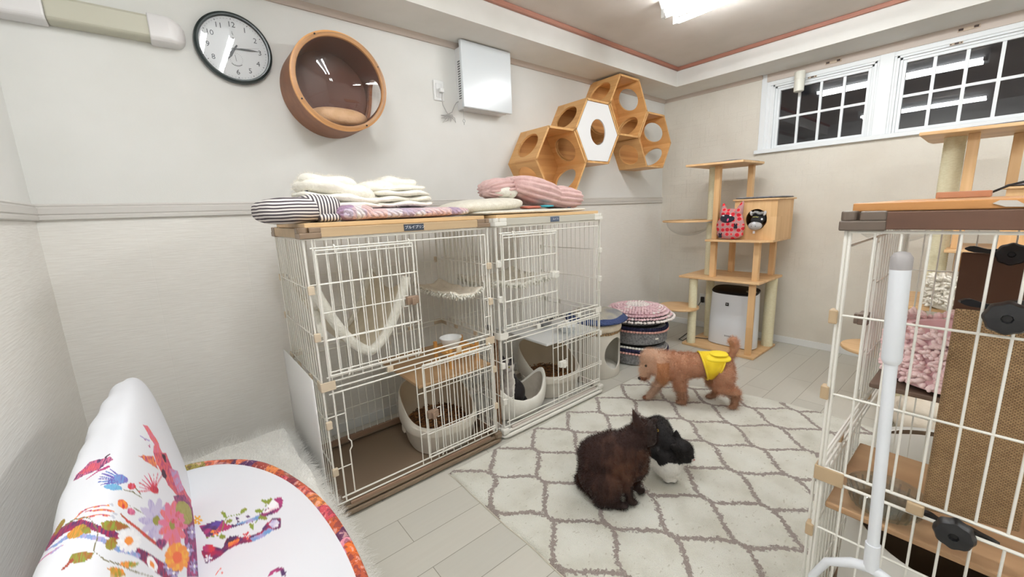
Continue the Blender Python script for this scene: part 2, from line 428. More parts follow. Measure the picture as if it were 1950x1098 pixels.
# ------------------------------------------------------------------ windows
M_SASH = plain('white_vinyl', s2l(226, 230, 232), .35)
M_GLASS = clear('night_glass', (.8, .8, .82), 1.75)
def window(n, y0, y1, cols):
    """y0<y1 glass extent; returns frame with sash, muntins and glass pane as parts"""
    z0, z1 = 1.772, 2.226; x = XW
    fr = MB()
    for a, b, t in ((.045, .0, .0), (.028, .018, 0),):
        pass
    # stepped jamb round the sash
    for off, xf in ((.052, x+.005), (.036, x+.02)):
        w_ = .016
        fr.box((xf, y1+off-w_+.0, z0-off), (x+.07, y1+off, z1+off)); fr.box((xf, y0-off, z0-off), (x+.07, y0-off+w_, z1+off))
        fr.box((xf, y0-off, z1+off-w_), (x+.07, y1+off, z1+off)); fr.box((xf, y0-off, z0-off), (x+.07, y1+off, z0-off+w_))
    root = struct(fr.build('window_%d' % n, M_SASH, bevel=.002))
    sa = MB(); s_ = .02
    for lo, hi in (((y0-s_, z0-s_), (y0, z1+s_)), ((y1, z0-s_), (y1+s_, z1+s_)), ((y0, z0-s_), (y1, z0)), ((y0, z1), (y1, z1+s_))):
        sa.box((x+.028, lo[0], lo[1]), (x+.06, hi[0], hi[1]))
    sa.build('sash', M_SASH, root, bevel=.002)
    mu = MB(); pw = (y1-y0-.018*(cols-1))/cols
    for i in range(1, cols):
        yy = y0+i*pw+(i-1)*.018; mu.box((x+.034, yy, z0), (x+.054, yy+.018, z1))
    zm = (z0+z1)/2; mu.box((x+.0345, y0, zm-.009), (x+.0535, y1, zm+.009))
    mu.build('muntins', M_SASH, root)
    MB().box((x+.043, y0-.004, z0-.004), (x+.0465, y1+.004, z1+.004)).build('pane', M_GLASS, root)
    lk = MB(); lk.mi = 0
    yc = (y0+y1)/2+.06
    lk.box((x-.002, yc-.03, z1+.038), (x+.004, yc+.03, z1+.05)); lk.mi = 1; lk.box((x-.004, yc-.012, z1+.039), (x+.002, yc+.008, z1+.049))
    for dy in (-.026, .022): lk.box((x-.004, yc+dy, z1+.041), (x+.002, yc+dy+.007, z1+.047))
    lk.build('screw_plate', [plain('plate_tan', s2l(188, 170, 150), .5), plain('hole_brown', s2l(60, 44, 36), .6)], root)
    return root
window(1, .785, 1.365, 4); window(2, -.018, .574, 4); window(3, -.83, -.24, 4)
# casing boards between and around the windows, head board, sill
mb = MB()
mb.box((XW-.006, 1.46, WZ0), (XW+.03, 1.505, WZ1)); mb.box((XW+.002, 1.435, WZ0), (XW+.03, 1.462, WZ1)); mb.box((XW+.008, 1.415, WZ0), (XW+.03, 1.437, WZ1))
mb.box((XW+.004, .626, WZ0), (XW+.03, .733, WZ1)); mb.box((XW-.004, .64, WZ0), (XW+.0, .72, WZ1))
mb.box((XW+.004, -.19, WZ0), (XW+.03, -.07, WZ1)); mb.box((XW+.004, -1.06, WZ0), (XW+.03, -.88, WZ1))
mb.box((XW-.002, -1.06, 2.277), (XW+.03, 1.44, 2.31)); 
struct(mb.build('window_casing', M_SASH, bevel=.002))
struct(MB().box((XW-.008, -1.06, 2.31), (XW+.03, 1.465, ZS)).build('trim_8', M_CROWN))
struct(MB().box((XW-.035, -1.08, 1.712), (XW+.03, 1.525, 1.745)).build('window_sill', M_SASH, bevel=.004))
mb = MB()
for yc in (1.0, .29, -.5):
    mb.mi = 0; mb.box((XW-.016, yc-.05, 2.334), (XW-.008, yc+.05, 2.356)); mb.mi = 1
    mb.box((XW-.017, yc-.044, 2.338), (XW-.0155, yc-.022, 2.352)); mb.box((XW-.017, yc+.024, 2.338), (XW-.0155, yc+.046, 2.352))
struct(mb.build('trim_9', [plain('plate_tan', s2l(188, 170, 150), .5), plain('hole_brown', s2l(60, 44, 36), .6)]))

# ------------------------------------------------------------------ fluorescent lights
M_TUBE = plain('lit_tube', (1, 1, 1), .5, emit=(.96, .985, 1.), es=66.)
M_FIXT = plain('fixture_white', s2l(232, 234, 234), .4)
def light(cx, y0, y1, label):
    t = thing('fluorescent_light', label, 'ceiling light', (cx, (y0+y1)/2, ZC), 0, 'twin tube ceiling lights')
    zb = ZC
    MB().prism([(cx-.115, zb), (cx-.075, zb-.05), (cx-.02, zb-.036), (cx+.02, zb-.036), (cx+.075, zb-.05), (cx+.115, zb)], y0, y1, 1).build('reflector', M_FIXT, t)
    for s in (-1, 1):
        MB().cyl((cx+s*.072, y0+.028, zb-.078), (cx+s*.072, y1-.028, zb-.078), .0155, 16).build('tube', M_TUBE, t, smooth=True)
        for yy, q in ((y0, 1), (y1, -1)):
            e = MB()
            e.box((cx+s*.072-.014, min(yy, yy+q*.022), zb-.094), (cx+s*.072+.014, max(yy, yy+q*.022), zb-.045))
            e.cyl((cx+s*.072, yy+q*.018, zb-.078), (cx+s*.072, yy+q*.034, zb-.078), .0165, 14)
            e.build('lamp_holder', M_FIXT, t, bevel=.003)
light(2.64, .25, 1.53, 'twin tube fluorescent ceiling light nearest the window wall')
light(.40, .28, 1.55, 'twin tube fluorescent ceiling light over the left part of the room')
light(2.64, -1.95, -.67, 'twin tube fluorescent ceiling light at the far right end of the room')
light(.40, -1.95, -.67, 'twin tube fluorescent ceiling light behind the camera')

# ------------------------------------------------------------------ things on the back wall
GRAY_PIPE = plain('duct_cream', s2l(190, 188, 172), .45)
# duct cover
y1 = YW
t = thing('pipe_cover', 'beige plastic pipe duct with white rounded end cap left of the clock', 'pipe cover', (-.16, YW, 2.05))
prof = [(YW, 2.052), (YW-.058, 2.056), (YW-.068, 2.066), (YW-.068, 2.134), (YW-.058, 2.146), (YW, 2.15)]
MB().prism(prof, -.25, .052, 0).build('duct', GRAY_PIPE, t, bevel=.006)
pj = [(YW, 2.046), (YW-.064, 2.05), (YW-.075, 2.062), (YW-.075, 2.138), (YW-.064, 2.151), (YW, 2.156)]
MB().prism(pj, XL+.001, -.25, 0).build('joint_cover', plain('cap_white', s2l(222, 220, 220), .35), t, bevel=.006)
mb = MB(); rings = []
for k, (xx, sc) in enumerate(((.045, 1.04), (.09, 1.04), (.112, 1.02), (.135, .92), (.152, .76), (.163, .5), (.167, .2))):
    rings.append([V((xx, YW-(YW-a)*min(1, sc*1.02), 2.1+(z-2.1)*sc-(.006 if k > 2 else 0))) for a, z in pj])
mb.loft(rings).build('end_cap', plain('cap_white', s2l(222, 220, 220), .35), t, smooth=True, bevel=.004)

# clock
cx, cz, cr = .349, 2.089, .156
t = thing('wall_clock', 'round wall clock with dark green black rim and white dial', 'clock', (cx, YW, cz))
RY = Matrix.Rotation(PI/2, 3, 'X')        # local z -> -y
MB().lathe([(cr-.02, 0), (cr-.004, .004), (cr, .014), (cr-.003, .028), (cr-.012, .034), (cr-.018, .033), (cr-.02, .026), (cr-.02, .004)], (cx, YW, cz), 64, RY, False, False).build('rim', plain('clock_rim', s2l(34, 44, 44), .28), t, smooth=True)
MB().lathe([(cr-.019, .001), (cr-.019, .018)], (cx, YW, cz), 48, RY).build('dial', plain('dial_white', s2l(226, 227, 230), .5), t)
nm = MB(); DK = plain('numeral_gray', s2l(78, 80, 88), .5)
for h in range(1, 13):
    a = PI/2-h*PI/6; p = (cx+math.cos(a)*.103, YW-.0188, cz+math.sin(a)*.103)
    text_mb(nm, str(h), .032, basis(p, (1, 0, 0), (0, 0, 1)), .0004)
for k in range(60):
    a = k*PI/30; L = .003 if k % 5 else .005
    nm.obox((cx+math.cos(a)*.127, YW-.019, cz+math.sin(a)*.127), (L, .0006, .0012 if k % 5 else .003), Matrix.Rotation(-a, 3, 'Y'))
nm.build('numerals', DK, t)
sd = MB()
for q, rr in ((.045, .0), (-.045, .026)):
    zc = cz+q
    if rr:
        for k in range(24):
            a = k*PI/12; sd.obox((cx+math.cos(a)*rr, YW-.0188, zc+math.sin(a)*rr), (.003, .0005, .0008), Matrix.Rotation(-a, 3, 'Y'))
        sd.tube([(cx+math.cos(a)*.03, YW-.019, zc+math.sin(a)*.03) for a in [PI*1.25+i*PI/16 for i in range(9)]], .0012, 5)
        sd.tube([(cx, YW-.0195, zc-.01), (cx-.003, YW-.0195, zc+.018)], .0008, 5)
    else:
        sd.lathe([(.003, 0), (.003, .001)], (cx, YW-.0185, zc), 12, RY); sd.tube([(cx-.004, YW-.019, zc+.022), (cx+.002, YW-.019, zc+.014), (cx-.002, YW-.019, zc+.03)], .0007, 5)
sd.build('sub_dials', DK, t)
def hand(name, ang, L, wd, yo):
    a = math.radians(ang); d = V((math.sin(a), 0, math.cos(a))); s_ = V((d.z, 0, -d.x)); c = V((cx, YW-yo, cz))
    m_ = MB(); m_.loft([[c-d*.02-s_*wd*.4, c-d*.02+s_*wd*.4, c+d*L*.55+s_*wd, c+d*L, c+d*L*.55-s_*wd], [p+V((0, -.001, 0)) for p in [c-d*.02-s_*wd*.4, c-d*.02+s_*wd*.4, c+d*L*.55+s_*wd, c+d*L, c+d*L*.55-s_*wd]]])
    m_.build(name, plain('hand_dark', s2l(42, 44, 52), .35), t)
hand('hour_hand', 214, .07, .007, .021); hand('minute_hand', 87, .102, .004, .023)
tmp = MB().tube([(cx-.02, YW-.0255, cz-.004), (cx+.1, YW-.0255, cz+.018)], .0008, 5).build('second_hand', plain('hand_light', s2l(190, 192, 196), .3), t)
MB().lathe([(cr-.019, .029), (cr-.02, .0305), (.001, .0306)], (cx, YW, cz), 48, RY, False, False).build('glass', clear('clock_glass', (.97, .98, .98), 1.6), t, smooth=True)

# round wooden cat pod with clear dome
px, pz, pr, pd = .757, 1.953, .232, .235
t = thing('cat_pod', 'round walnut wood wall pod with clear acrylic dome beside the clock', 'cat bed', (px, YW, pz))
M_WAL = wood('pod_walnut', s2l(122, 78, 54), s2l(150, 100, 70), 0, .5, scale=.8)
M_RIM = wood('pod_rim_oak', s2l(196, 140, 86), s2l(214, 160, 104), 0, .4)
sh = MB(); sh.lathe([(pr-.016, .001), (pr, .001), (pr, pd-.012), (pr-.016, pd-.012), (pr-.016, .001)], (px, YW, pz), 72, RY, False, False).weld()
o = sh.build('shell', M_WAL, t, smooth=True)
cutm = MB().cyl((px+.16, YW-.105, pz-.10), (px+.36, YW-.105, pz-.10), .075, 32); 
M_DKW = plain('pod_inside', s2l(104, 66, 54), .5)
mb = MB().lathe([(.002, .004), (pr-.018, .004), (pr-.018, pd-.014), (pr-.024, pd-.014), (pr-.026, .012), (.002, .012)], (px, YW, pz), 72, RY, True, True); ln = mb.build('lining', M_DKW, t, smooth=True)
for q in (o, ln):
    c2 = MB().ell((px+.212, YW-.122, pz-.045), (.11, .10, .115), None, 28, 18); cut(q, c2); shade(q)
MB().lathe([(pr-.024, pd-.014), (pr+.001, pd-.014), (pr+.001, pd-.002), (pr-.003, pd), (pr-.022, pd), (pr-.024, pd-.002), (pr-.024, pd-.014)], (px, YW, pz), 72, RY, False, False).build('rim', M_RIM, t, smooth=True)
MB().ell((px, YW-.12, pz-.152), (.15, .09, .05), None, 36, 16, .8, .8).build('cushion', mottled('pod_cushion', s2l(214, 172, 130), s2l(226, 186, 146), 20., .95, .4, 80.), t, smooth=ORG)
M_CLR = clear('clear_acrylic', (.93, .92, .92), 1.75)
dome = [(pr-.006, pd+.001), (pr-.010, pd+.004), (pr-.013, pd+.010)]+[((pr-.014)*math.cos(a), pd+.011+.10*math.sin(a)) for a in [i*PI/2/10 for i in range(0, 11)]]
dome = dome[:-1]+[(.002, pd+.111)]
o = MB().lathe(dome, (px, YW, pz), 64, RY, False, True).build('dome', M_CLR, t, smooth=ORG)
for k in range(4):
    mb = MB(); a = math.radians(28+90*k); mb.lathe([(.004, 0), (.004, .003), (.0015, .004)], (px+math.cos(a)*(pr-.0095), YW-pd-.0045, pz+math.sin(a)*(pr-.0095)), 10, RY); mb.build('screw', plain('screw_black', (.02, .02, .02), .4), t)

# outlet with plug and tied cord
t = thing('wall_outlet', 'white wall socket plate high on the wall beside the ventilator', 'outlet', (1.45, YW, 2.07))
MB().box((1.412, YW-.009, 2.008), (1.488, YW, 2.132)).build('plate', WHITE, t, bevel=.004)
MB().box((1.428, YW-.012, 2.028), (1.472, YW-.008, 2.112)).build('socket_insert', plain('insert_gray', s2l(212, 213, 213), .4), t, bevel=.002)
t = thing('power_cord', 'gray power cord tied in a bundle hanging between socket and ventilator', 'cord', (1.48, YW, 1.93))
MB().box((1.445, YW-.034, 2.055), (1.475, YW-.012, 2.082)).build('plug', WHITE, t, bevel=.005)
CG = plain('cord_gray', s2l(170, 168, 166), .5)
mb = MB(); mb.tube([(1.46, YW-.03, 2.056), (1.455, YW-.03, 2.02), (1.462, YW-.026, 1.98), (1.485, YW-.022, 1.945), (1.50, YW-.02, 1.93)], .0028, 7)
mb.tube([(1.50, YW-.02, 1.93), (1.53, YW-.022, 1.945), (1.55, YW-.024, 1.985), (1.570, YW-.022, 2.01), (1.586, YW-.02, 2.018)], .0028, 7)
for k in range(7):
    a = math.radians(200+k*22); L = .05+.02*(k % 3)
    e = V((1.495+math.cos(a)*L, YW-.018-.006*(k % 2), 1.93+math.sin(a)*L*.7))
    q = V((1.50+math.cos(a+.35)*L*.6, YW-.024, 1.93+math.sin(a+.35)*L*.45))
    mb.tube([(1.50, YW-.02, 1.93), q, e, (e+V((1.50, YW-.02, 1.93)))/2+V((.008, 0, 0)), (1.502, YW-.019, 1.929)], .002, 6)
mb.build('cable', CG, t, smooth=True)
# ventilator
t = thing('ventilation_fan', 'white square heat exchange ventilator box on the upper wall', 'ventilator', (1.78, YW, 2.15))
MB().box((1.59, YW-.075, 1.965), (1.955, YW, 2.345)).build('body', plain('vent_body', s2l(214, 214, 214), .4), t, bevel=.006)
o = MB().box((1.568, YW-.112, 1.966), (1.978, YW-.086, 2.369)).build('front_cover', plain('vent_front', s2l(216, 222, 226), .22), t, bevel=.005)
MB().box((1.6, YW-.088, 1.985), (1.945, YW-.074, 2.335)).build('spacer', plain('spacer_gray', s2l(120, 122, 124), .5), t)
mb = MB()
for i in range(16): mb.box((1.5885, YW-.072, 2.03+i*.015), (1.5915, YW-.03, 2.037+i*.015))
mb.build('grille', plain('grille_dark', s2l(92, 94, 96), .5), t)
mb = MB(); mb.tube([(1.60, YW-.05, 1.966), (1.602, YW-.05, 1.9)], .0012, 5); mb.tube([(1.602+.008*math.cos(a), YW-.05, 1.892+.01*math.sin(a)) for a in [i*PI/6 for i in range(12)]], .0015, 5, True); mb.tube([(1.602, YW-.05, 1.882), (1.602, YW-.05, 1.868)], .002, 5)
mb.build('pull_cord', plain('cordwhite', s2l(150, 150, 148), .5), t)

# hexagon cat shelves
M_HEX = wood('hex_bamboo', s2l(200, 150, 92), s2l(220, 174, 116), 1, .42, plank=.03)
M_HEX2 = wood('hex_bamboo_back', s2l(186, 132, 76), s2l(210, 158, 98), 0, .45, plank=.025)
HS, HD, HT = .276, .30, .016
def hexbox(cx, cz, label, white=False, skip=()):
    t = thing('hexagon_shelf', label, 'cat shelf', (cx, YW, cz), 0, 'hexagon cat shelves on the wall')
    ap = HS*math.sqrt(3)/2
    names = ['top', 'ul', 'll', 'bottom', 'lr', 'ur']
    for k, a in enumerate([90, 150, 210, 270, 330, 30]):
        a = math.radians(a); nrm = V((math.cos(a), 0, math.sin(a))); tan = V((-math.sin(a), 0, math.cos(a)))
        o = V((cx, YW-HD/2, cz))+nrm*(ap-HT)
        hole = None if names[k] in ('top', 'bottom') else (.098, .098, 0, 0)
        MB().holed(o, V((0, 1, 0)), tan, nrm, HD/2, HS/2-.0015, HT-.001, hole, 40).build('side_panel', M_HEX, t)
    hexp = [(cx+(HS-.006)*math.cos(math.radians(60*i)), cz+(HS-.006)*math.sin(math.radians(60*i))) for i in range(6)]
    MB().prism([(x, z) for x, z in hexp], YW-.008, YW-.001, 1).build('back_panel', M_HEX2, t)
    if white:
        n = 48; R = HS-.024
        out = []
        for k in range(n):
            a = 2*PI*k/n; aa = (a % (PI/3))-PI/6; rr = R*math.cos(PI/6)/math.cos(aa); out.append((cx+rr*math.cos(a), cz+rr*math.sin(a)))
        inn = [(cx+.094*math.cos(2*PI*k/n), cz+.098*math.sin(2*PI*k/n)) for k in range(n)]
        ya, yb = YW-HD+.002, YW-HD+.012
        m_ = MB(); A = m_.verts([(x, ya, z) for x, z in out]); B = m_.verts([(x, ya, z) for x, z in inn]); C_ = m_.verts([(x, yb, z) for x, z in out]); D = m_.verts([(x, yb, z) for x, z in inn])
        for k in range(n):
            j = (k+1) % n
            for q in ([A[k], A[j], B[j], B[k]], [C_[j], C_[k], D[k], D[j]], [B[k], B[j], D[j], D[k]], [A[j], A[k], C_[k], C_[j]]): m_.face(q)
        w_ = m_.build('front_panel', plain('panel_white', s2l(236, 237, 238), .4), t); w_['label'] = 'white front panel with round hole'
    return t
hx, hz = 2.704, 1.878
dx, dz = HS*1.5+.004, HS*math.sqrt(3)/2+.002
hexbox(hx-dx, hz-dz, 'lowest hexagon wooden cat shelf with open front above the pink blanket')
hexbox(hx, hz, 'hexagon wooden cat shelf with a white front panel', True)
hexbox(hx+dx, hz+dz, 'highest hexagon wooden cat shelf just under the ceiling beam')
hexbox(hx+2*dx, hz, 'rightmost hexagon wooden cat shelf nearest the window wall')
# small sensor cylinder under the right soffit
t = thing('sensor', 'small white cylinder sensor mounted above the left window', 'sensor', (4.1, 1.205, 2.24))
MB().lathe([(.028, -.075), (.036, -.07), (.036, .02), (.038, .022), (.038, .075), (.034, .08)], (4.13, 1.205, 2.24), 28).build('housing', plain('sensor_cream', s2l(222, 221, 210), .4), t, smooth=True)
MB().box((4.14, 1.19, 2.27), (4.185, 1.22, 2.30)).build('bracket', WHITE, t)
# outlet low on the window wall
t = thing('wall_outlet', 'white wall socket low on the tiled wall behind the wooden cat tree', 'outlet', (XW, 1.93, .3))
MB().box((XW-.008, 1.895, .24), (XW, 1.965, .36)).build('plate', WHITE, t, bevel=.003)
MB().box((XW-.03, 1.912, .27), (XW-.007, 1.945, .33)).build('plug', plain('plug_black', (.02, .02, .02), .4), t, bevel=.004)
# ------------------------------------------------------------------ wire cages
M_WIRE = plain('cage_wire_white', s2l(232, 230, 222), .35)
WR, FR = .0024, .0036
def panel(name, parent, P, wdt, z0, z1, spacing, horiz, vfrom=0., vto=None, extra=None, frame=True):
    """P(u,z)->local point; frame of thick wire, thin verticals, horizontals"""
    mb = MB(); vto = wdt if vto is None else vto
    if frame:
        mb.tube([P(0, z0), P(wdt, z0)], FR, 6); mb.tube([P(0, z1), P(wdt, z1)], FR, 6); mb.tube([P(0, z0), P(0, z1)], FR, 6); mb.tube([P(wdt, z0), P(wdt, z1)], FR, 6)
    n = max(1, round((vto-vfrom)/spacing))
    for i in range(0 if vfrom > 0 else 1, n+(1 if vto < wdt else 0)):
        u_ = vfrom+(vto-vfrom)*i/n; mb.tube([P(u_, z0), P(u_, z1)], WR, 6)
    for z, a, b in horiz: mb.tube([P(a, z), P(b, z)], WR*1.15, 6)
    if extra: extra(mb, P)
    return mb.build(name, M_WIRE, parent, world=False)
def cage(label, loc, rot, W, D, col, plate=None, doors=True, group='wire cat cages'):
    """local x along front, y towards the back, z up; loc = front-left bottom corner"""
    t = thing('wire_cage', label, 'cage', loc, rot, group)
    tray, band, brk, board, latchm, clipm = col
    # tray with raised rim
    mb = MB(); e = .012
    mb.box((-e, -e, .0), (W+e, D+e, .022))
    mb.build('tray', tray[0], t, world=False, bevel=.006)
    mb = MB()
    def ringbar(o, r, z):
        q = .03
        pts = []
        for cx_, cy_, a0 in ((W+o-q, D+o-q, 0), (-o+q, D+o-q, 90), (-o+q, -o+q, 180), (W+o-q, -o+q, 270)):
            for k in range(5):
                a = math.radians(a0+k*22.5); pts.append((cx_+q*math.cos(a), cy_+q*math.sin(a), z))
        mb.tube(pts, r, 8, True)
    ringbar(.016, .0115, .0165); ringbar(.002, .010, .036)
    mb.build('tray_rim', tray[1], t, world=False, smooth=True)
    mb = MB()
    mb.box((.05, -.008, .04), (W-.05, .008, .058)); mb.box((.05, D-.008, .04), (W-.05, D+.008, .07)); mb.box((-.008, .05, .04), (.008, D-.05, .07)); mb.box((W-.008, .05, .04), (W+.008, D-.05, .07))
    mb.build('base_frame', tray[2], t, world=False, bevel=.003)
    for sx in (0, W):
        for sy in (0, D):
            MB().obox((sx, sy, .045), (.045, .045, .035)).build('foot_corner', tray[1], t, world=False, bevel=.01)
    F = lambda y: (lambda u_, z: V((u_, y, z)))
    S = lambda x: (lambda u_, z: V((x, u_, z)))
    L0, L1, U0, U1 = .066, .594, .622, 1.208
    hz_side = lambda z0, z1: [(z0+(z1-z0)*.25, 0, D), (z0+(z1-z0)*.33+.0, 0, D), (z0+(z1-z0)*.66, 0, D)]
    # sides
    for x in (0., W):
        Sx = lambda u_, z, x=x: V((x, .0075+u_*(D-.015)/D, z))
        panel('side_panel', t, Sx, D, L0+.001, L1-.001, .043, [(.455, 0, D), (.25, 0, D)])
        panel('side_panel', t, Sx, D, U0+.001, U1-.001, .043, [(1.015, 0, D), (.82, 0, D)])
    for z0, z1, hh in ((L0, L1, (.41, .23)), (U0, U1, (1.0, .82))):
        panel('rear_panel', t, F(D), W, z0, z1, .043, [(h, 0, W) for h in hh])
    # front: wires only on the part the door slides over
    def up_extra(mb, P):
        xo = W-.045
        mb.tube([P(.045, 1.203), P(W-.02, 1.203)], WR*1.2, 6); mb.tube([P(.02, 1.172), P(W-.02, 1.172)], FR, 6); mb.tube([P(.02, .642), P(W-.02, .642)], FR, 6)
        mb.tube([P(xo, 1.172), P(xo, .94), P(xo+.008, .925), P(xo+.008, .90), P(xo, .885), P(xo, .642)], WR*1.2, 6); mb.tube([P(xo, 1.02), P(W, 1.02)], WR, 6); mb.tube([P(xo, .84), P(W, .84)], WR, 6); mb.tube([P(xo, .74), P(W, .74)], WR, 6)
        mb.tube([P(W-.018, 1.172), P(W-.018, .642)], FR, 6); mb.tube([P(.03, U0), P(.03, U1)], FR, 6)
    def lo_extra(mb, P):
        xo = .075
        mb.tube([P(.02, .57), P(W-.02, .57)], FR, 6); mb.tube([P(.02, .092), P(W-.02, .092)], FR, 6)
        mb.tube([P(xo, .57), P(xo, .35), P(xo+.01, .335), P(xo+.01, .31), P(xo, .295), P(xo, .092)], WR*1.2, 6); mb.tube([P(0, .47), P(xo, .47)], WR, 6); mb.tube([P(0, .23), P(xo, .23)], WR, 6); mb.tube([P(.036, L0), P(.036, L1)], FR, 6)
    if doors:
        vx = W*.53
        panel('front_panel', t, F(0.), W, U0, U1, .0425, [(1.03, .0, vx), (.80, 0, vx)], .04, vx, up_extra)
        panel('front_panel', t, F(0.), W, L0, L1, .0425, [(.44, W-vx, W), (.23, W-vx, W)], W-vx, W-.02, lo_extra)
        for nm_, x0, x1, z0, z1, hs, lx in (('door', .032, W*.505, .652, 1.163, (1.148, 1.03, .915, .80, .667), W*.505-.025), ('door', W*.505, W-.02, .1, .582, (.566, .468, .225, .115), W*.505+.03)):
            y = -.013
            d = panel(nm_, t, (lambda u_, z, x0=x0, y=y: V((x0+u_, y, z))), x1-x0, z0, z1, .0425, [(h, 0, x1-x0) for h in hs])
            zl = .908 if z0 > .5 else .33
            mb = MB(); mb.box((lx-.028, y-.022, zl-.018), (lx+.028, y+.004, zl+.018)); mb.box((lx-.010, y-.034, zl-.021), (lx+.008, y-.020, zl+.013))
            h_ = mb.build('latch', latchm, d, world=False, bevel=.003)
            mb = MB(); s_ = -1 if z0 > .5 else 1
            mb.tube([(lx+s_*.024, y-.012, zl-.024), (lx+s_*.042, y-.012, zl-.024), (lx+s_*.042, y-.012, zl+.024), (lx+s_*.024, y-.012, zl+.024)], .0024, 6)
            mb.build('latch_wire', M_WIRE, d, world=False)
            for hx_ in (x0+.075, x1-.012):
                for hzz, q in ((z1+.006, 1), (z0-.006, -1)):
                    mb = MB(); mb.tube([(hx_, y, hzz-q*.02), (hx_, y, hzz+q*.006), (hx_, y+.008, hzz+q*.012)], .0034, 6); mb.build('door_hook', M_WIRE, d, world=False)
    else:
        panel('front_panel', t, F(0.), W, U0, U1, .0425, [(1.03, .0, W), (.80, 0, W)]); panel('front_panel', t, F(0.), W, L0, L1, .0425, [(.44, 0, W)])
    # hinge clips and middle joints
    mb0 = None
    for sx in (0, W):
        for sy in (0, D):
            for z in (1.01, .82, .44, .225):
                s1 = 1 if sx == 0 else -1; s2 = -1 if sy == 0 else 1
                mb = MB(); mb.obox((sx+s1*.004, sy+s2*.006, z), (.024, .017, .034))
                mb.build('hinge_clip', clipm, t, world=False, bevel=.003)
            mb = MB(); s1 = 1 if sx == 0 else -1; s2 = 1 if sy == 0 else -1
            x0, x1 = sorted((sx-s1*.008, sx+s1*.05)); y0, y1 = sorted((sy-s2*.009, sy-s2*.004)); mb.box((x0, y0, .588), (x1, y1, .628))
            x0, x1 = sorted((sx-s1*.009, sx-s1*.004)); y0, y1 = sorted((sy-s2*.009, sy+s2*.05)); mb.box((x0, y0, .5885), (x1, y1, .6275))
            mb.build('joint_bracket', clipm, t, world=False, bevel=.004)
    cl = MB()
    for xx in (W*.33, W*.75):
        for yy in (-.004, D+.004): 
            MB().obox((xx, yy, .608), (.028, .012, .026)).build('joint_clip', clipm, t, world=False, bevel=.003)
    for yy in (D*.31, D*.69):
        for xx in (-.004, W+.004): MB().obox((xx, yy, .608), (.012, .028, .026)).build('joint_clip', clipm, t, world=False, bevel=.003)
    cl.bm.free()
    # top frame, corner brackets, board
    z0, z1 = 1.213, 1.25
    mb = MB(); o = .010
    mb.box((.045, -o, z0), (W-.045, -o+.016, z1)); mb.box((.045, D+o-.016, z0), (W-.045, D+o, z1)); mb.box((-o, .045, z0), (-o+.016, D-.045, z1)); mb.box((W+o-.016, .045, z0), (W+o, D-.045, z1))
    mb.build('roof_frame', band, t, world=False, bevel=.002)
    for sx in (0, W):
        for sy in (0, D):
            s1 = 1 if sx == 0 else -1; s2 = 1 if sy == 0 else -1
            mb = MB(); mb.prism([(sx+s1*a, sy+s2*b_) for a, b_ in ((-.013, -.013), (.066, -.013), (.066, .006), (.006, .006), (.006, .066), (-.013, .066))], z0-.003, z0+.019, 2)
            for q in (((.022, -.0128), (.066, -.0128), (.066, .0058), (.022, .0058)), ((-.0128, .022), (.0058, .022), (.0058, .066), (-.0128, .066))): mb.prism([(sx+s1*a, sy+s2*b_) for a, b_ in q], z0+.0185, z1+.002, 2)
            mb.cyl((sx+s1*.003, sy+s2*.003, z0+.0185), (sx+s1*.003, sy+s2*.003, z1+.003), .0158, 20)
            x0, x1 = sorted((sx+s1*.012, sx+s1*.016)); mb.box((x0, sy-s2*.0145, z0-.004), (x1, sy-s2*.012, z0+.018)) if False else None
            mb.build('corner_bracket', brk, t, world=False, bevel=.003)
    MB().box((.012, .004, z1+.001), (W-.012, D-.004, z1+.019)).build('roof_board', board, t, world=False, bevel=.002)
    if plate:
        px_, txt, c_bg, c_fg, wd = plate
        pb = MB().box((px_, -.0125, z0+.004), (px_+wd, -.010, z1-.004)).build('name_plate', c_bg, t, world=False, bevel=.0005)
        mb = MB(); text_mb(mb, txt[0], .0165, basis((px_+wd*txt[1], -.0127, (z0+z1)/2), (1, 0, 0), (0, 0, 1)), .0003)
        mb.build('lettering', c_fg, pb, world=False)
    return t
CL_BEIGE = plain('clip_beige', s2l(206, 190, 166), .4); CL_WHITE = plain('clip_white', s2l(226, 224, 216), .35)
TAUPE = plain('taupe_plastic', s2l(134, 114, 94), .4); TAUPE_D = plain('taupe_plastic_dark', s2l(98, 86, 76), .4)
LATCH_B = plain('latch_taupe', s2l(138, 116, 98), .4)
OAK = wood('cage_oak_band', s2l(176, 150, 116), s2l(196, 170, 134), 0, .5, scale=.7); OAKB = wood('cage_oak_board', s2l(202, 166, 118), s2l(218, 184, 138), 0, .45, plank=.06)
PALE = wood('cage_pale_band', s2l(186, 183, 170), s2l(198, 195, 184), 0, .5, scale=.6); WALN = wood('cage_walnut_band', s2l(56, 36, 28), s2l(104, 72, 54), 1, .5)
WALNX = WALN; ORB = wood('cage_orange_board', s2l(184, 128, 72), s2l(206, 150, 92), 1, .4, plank=.07)
TR_BR = plain('tray_brown', s2l(122, 104, 85), .5); TR_BRR = plain('tray_rim_brown', s2l(116, 99, 80), .4)
TR_W = plain('tray_gray', s2l(196, 194, 188), .5); TR_WR = plain('tray_rim_white', s2l(222, 220, 212), .35)
P_DARK = plain('plate_blueblack', s2l(58, 66, 78), .4); P_BLUE = plain('plate_blue', s2l(74, 88, 108), .4); P_BLK = plain('letter_black', (.01, .01, .01), .5); P_WH = plain('letter_white', s2l(226, 228, 234), .5)
BF1 = plain('base_brown', s2l(138, 112, 92), .45); BF2 = plain('base_palegray', s2l(200, 190, 182), .45)
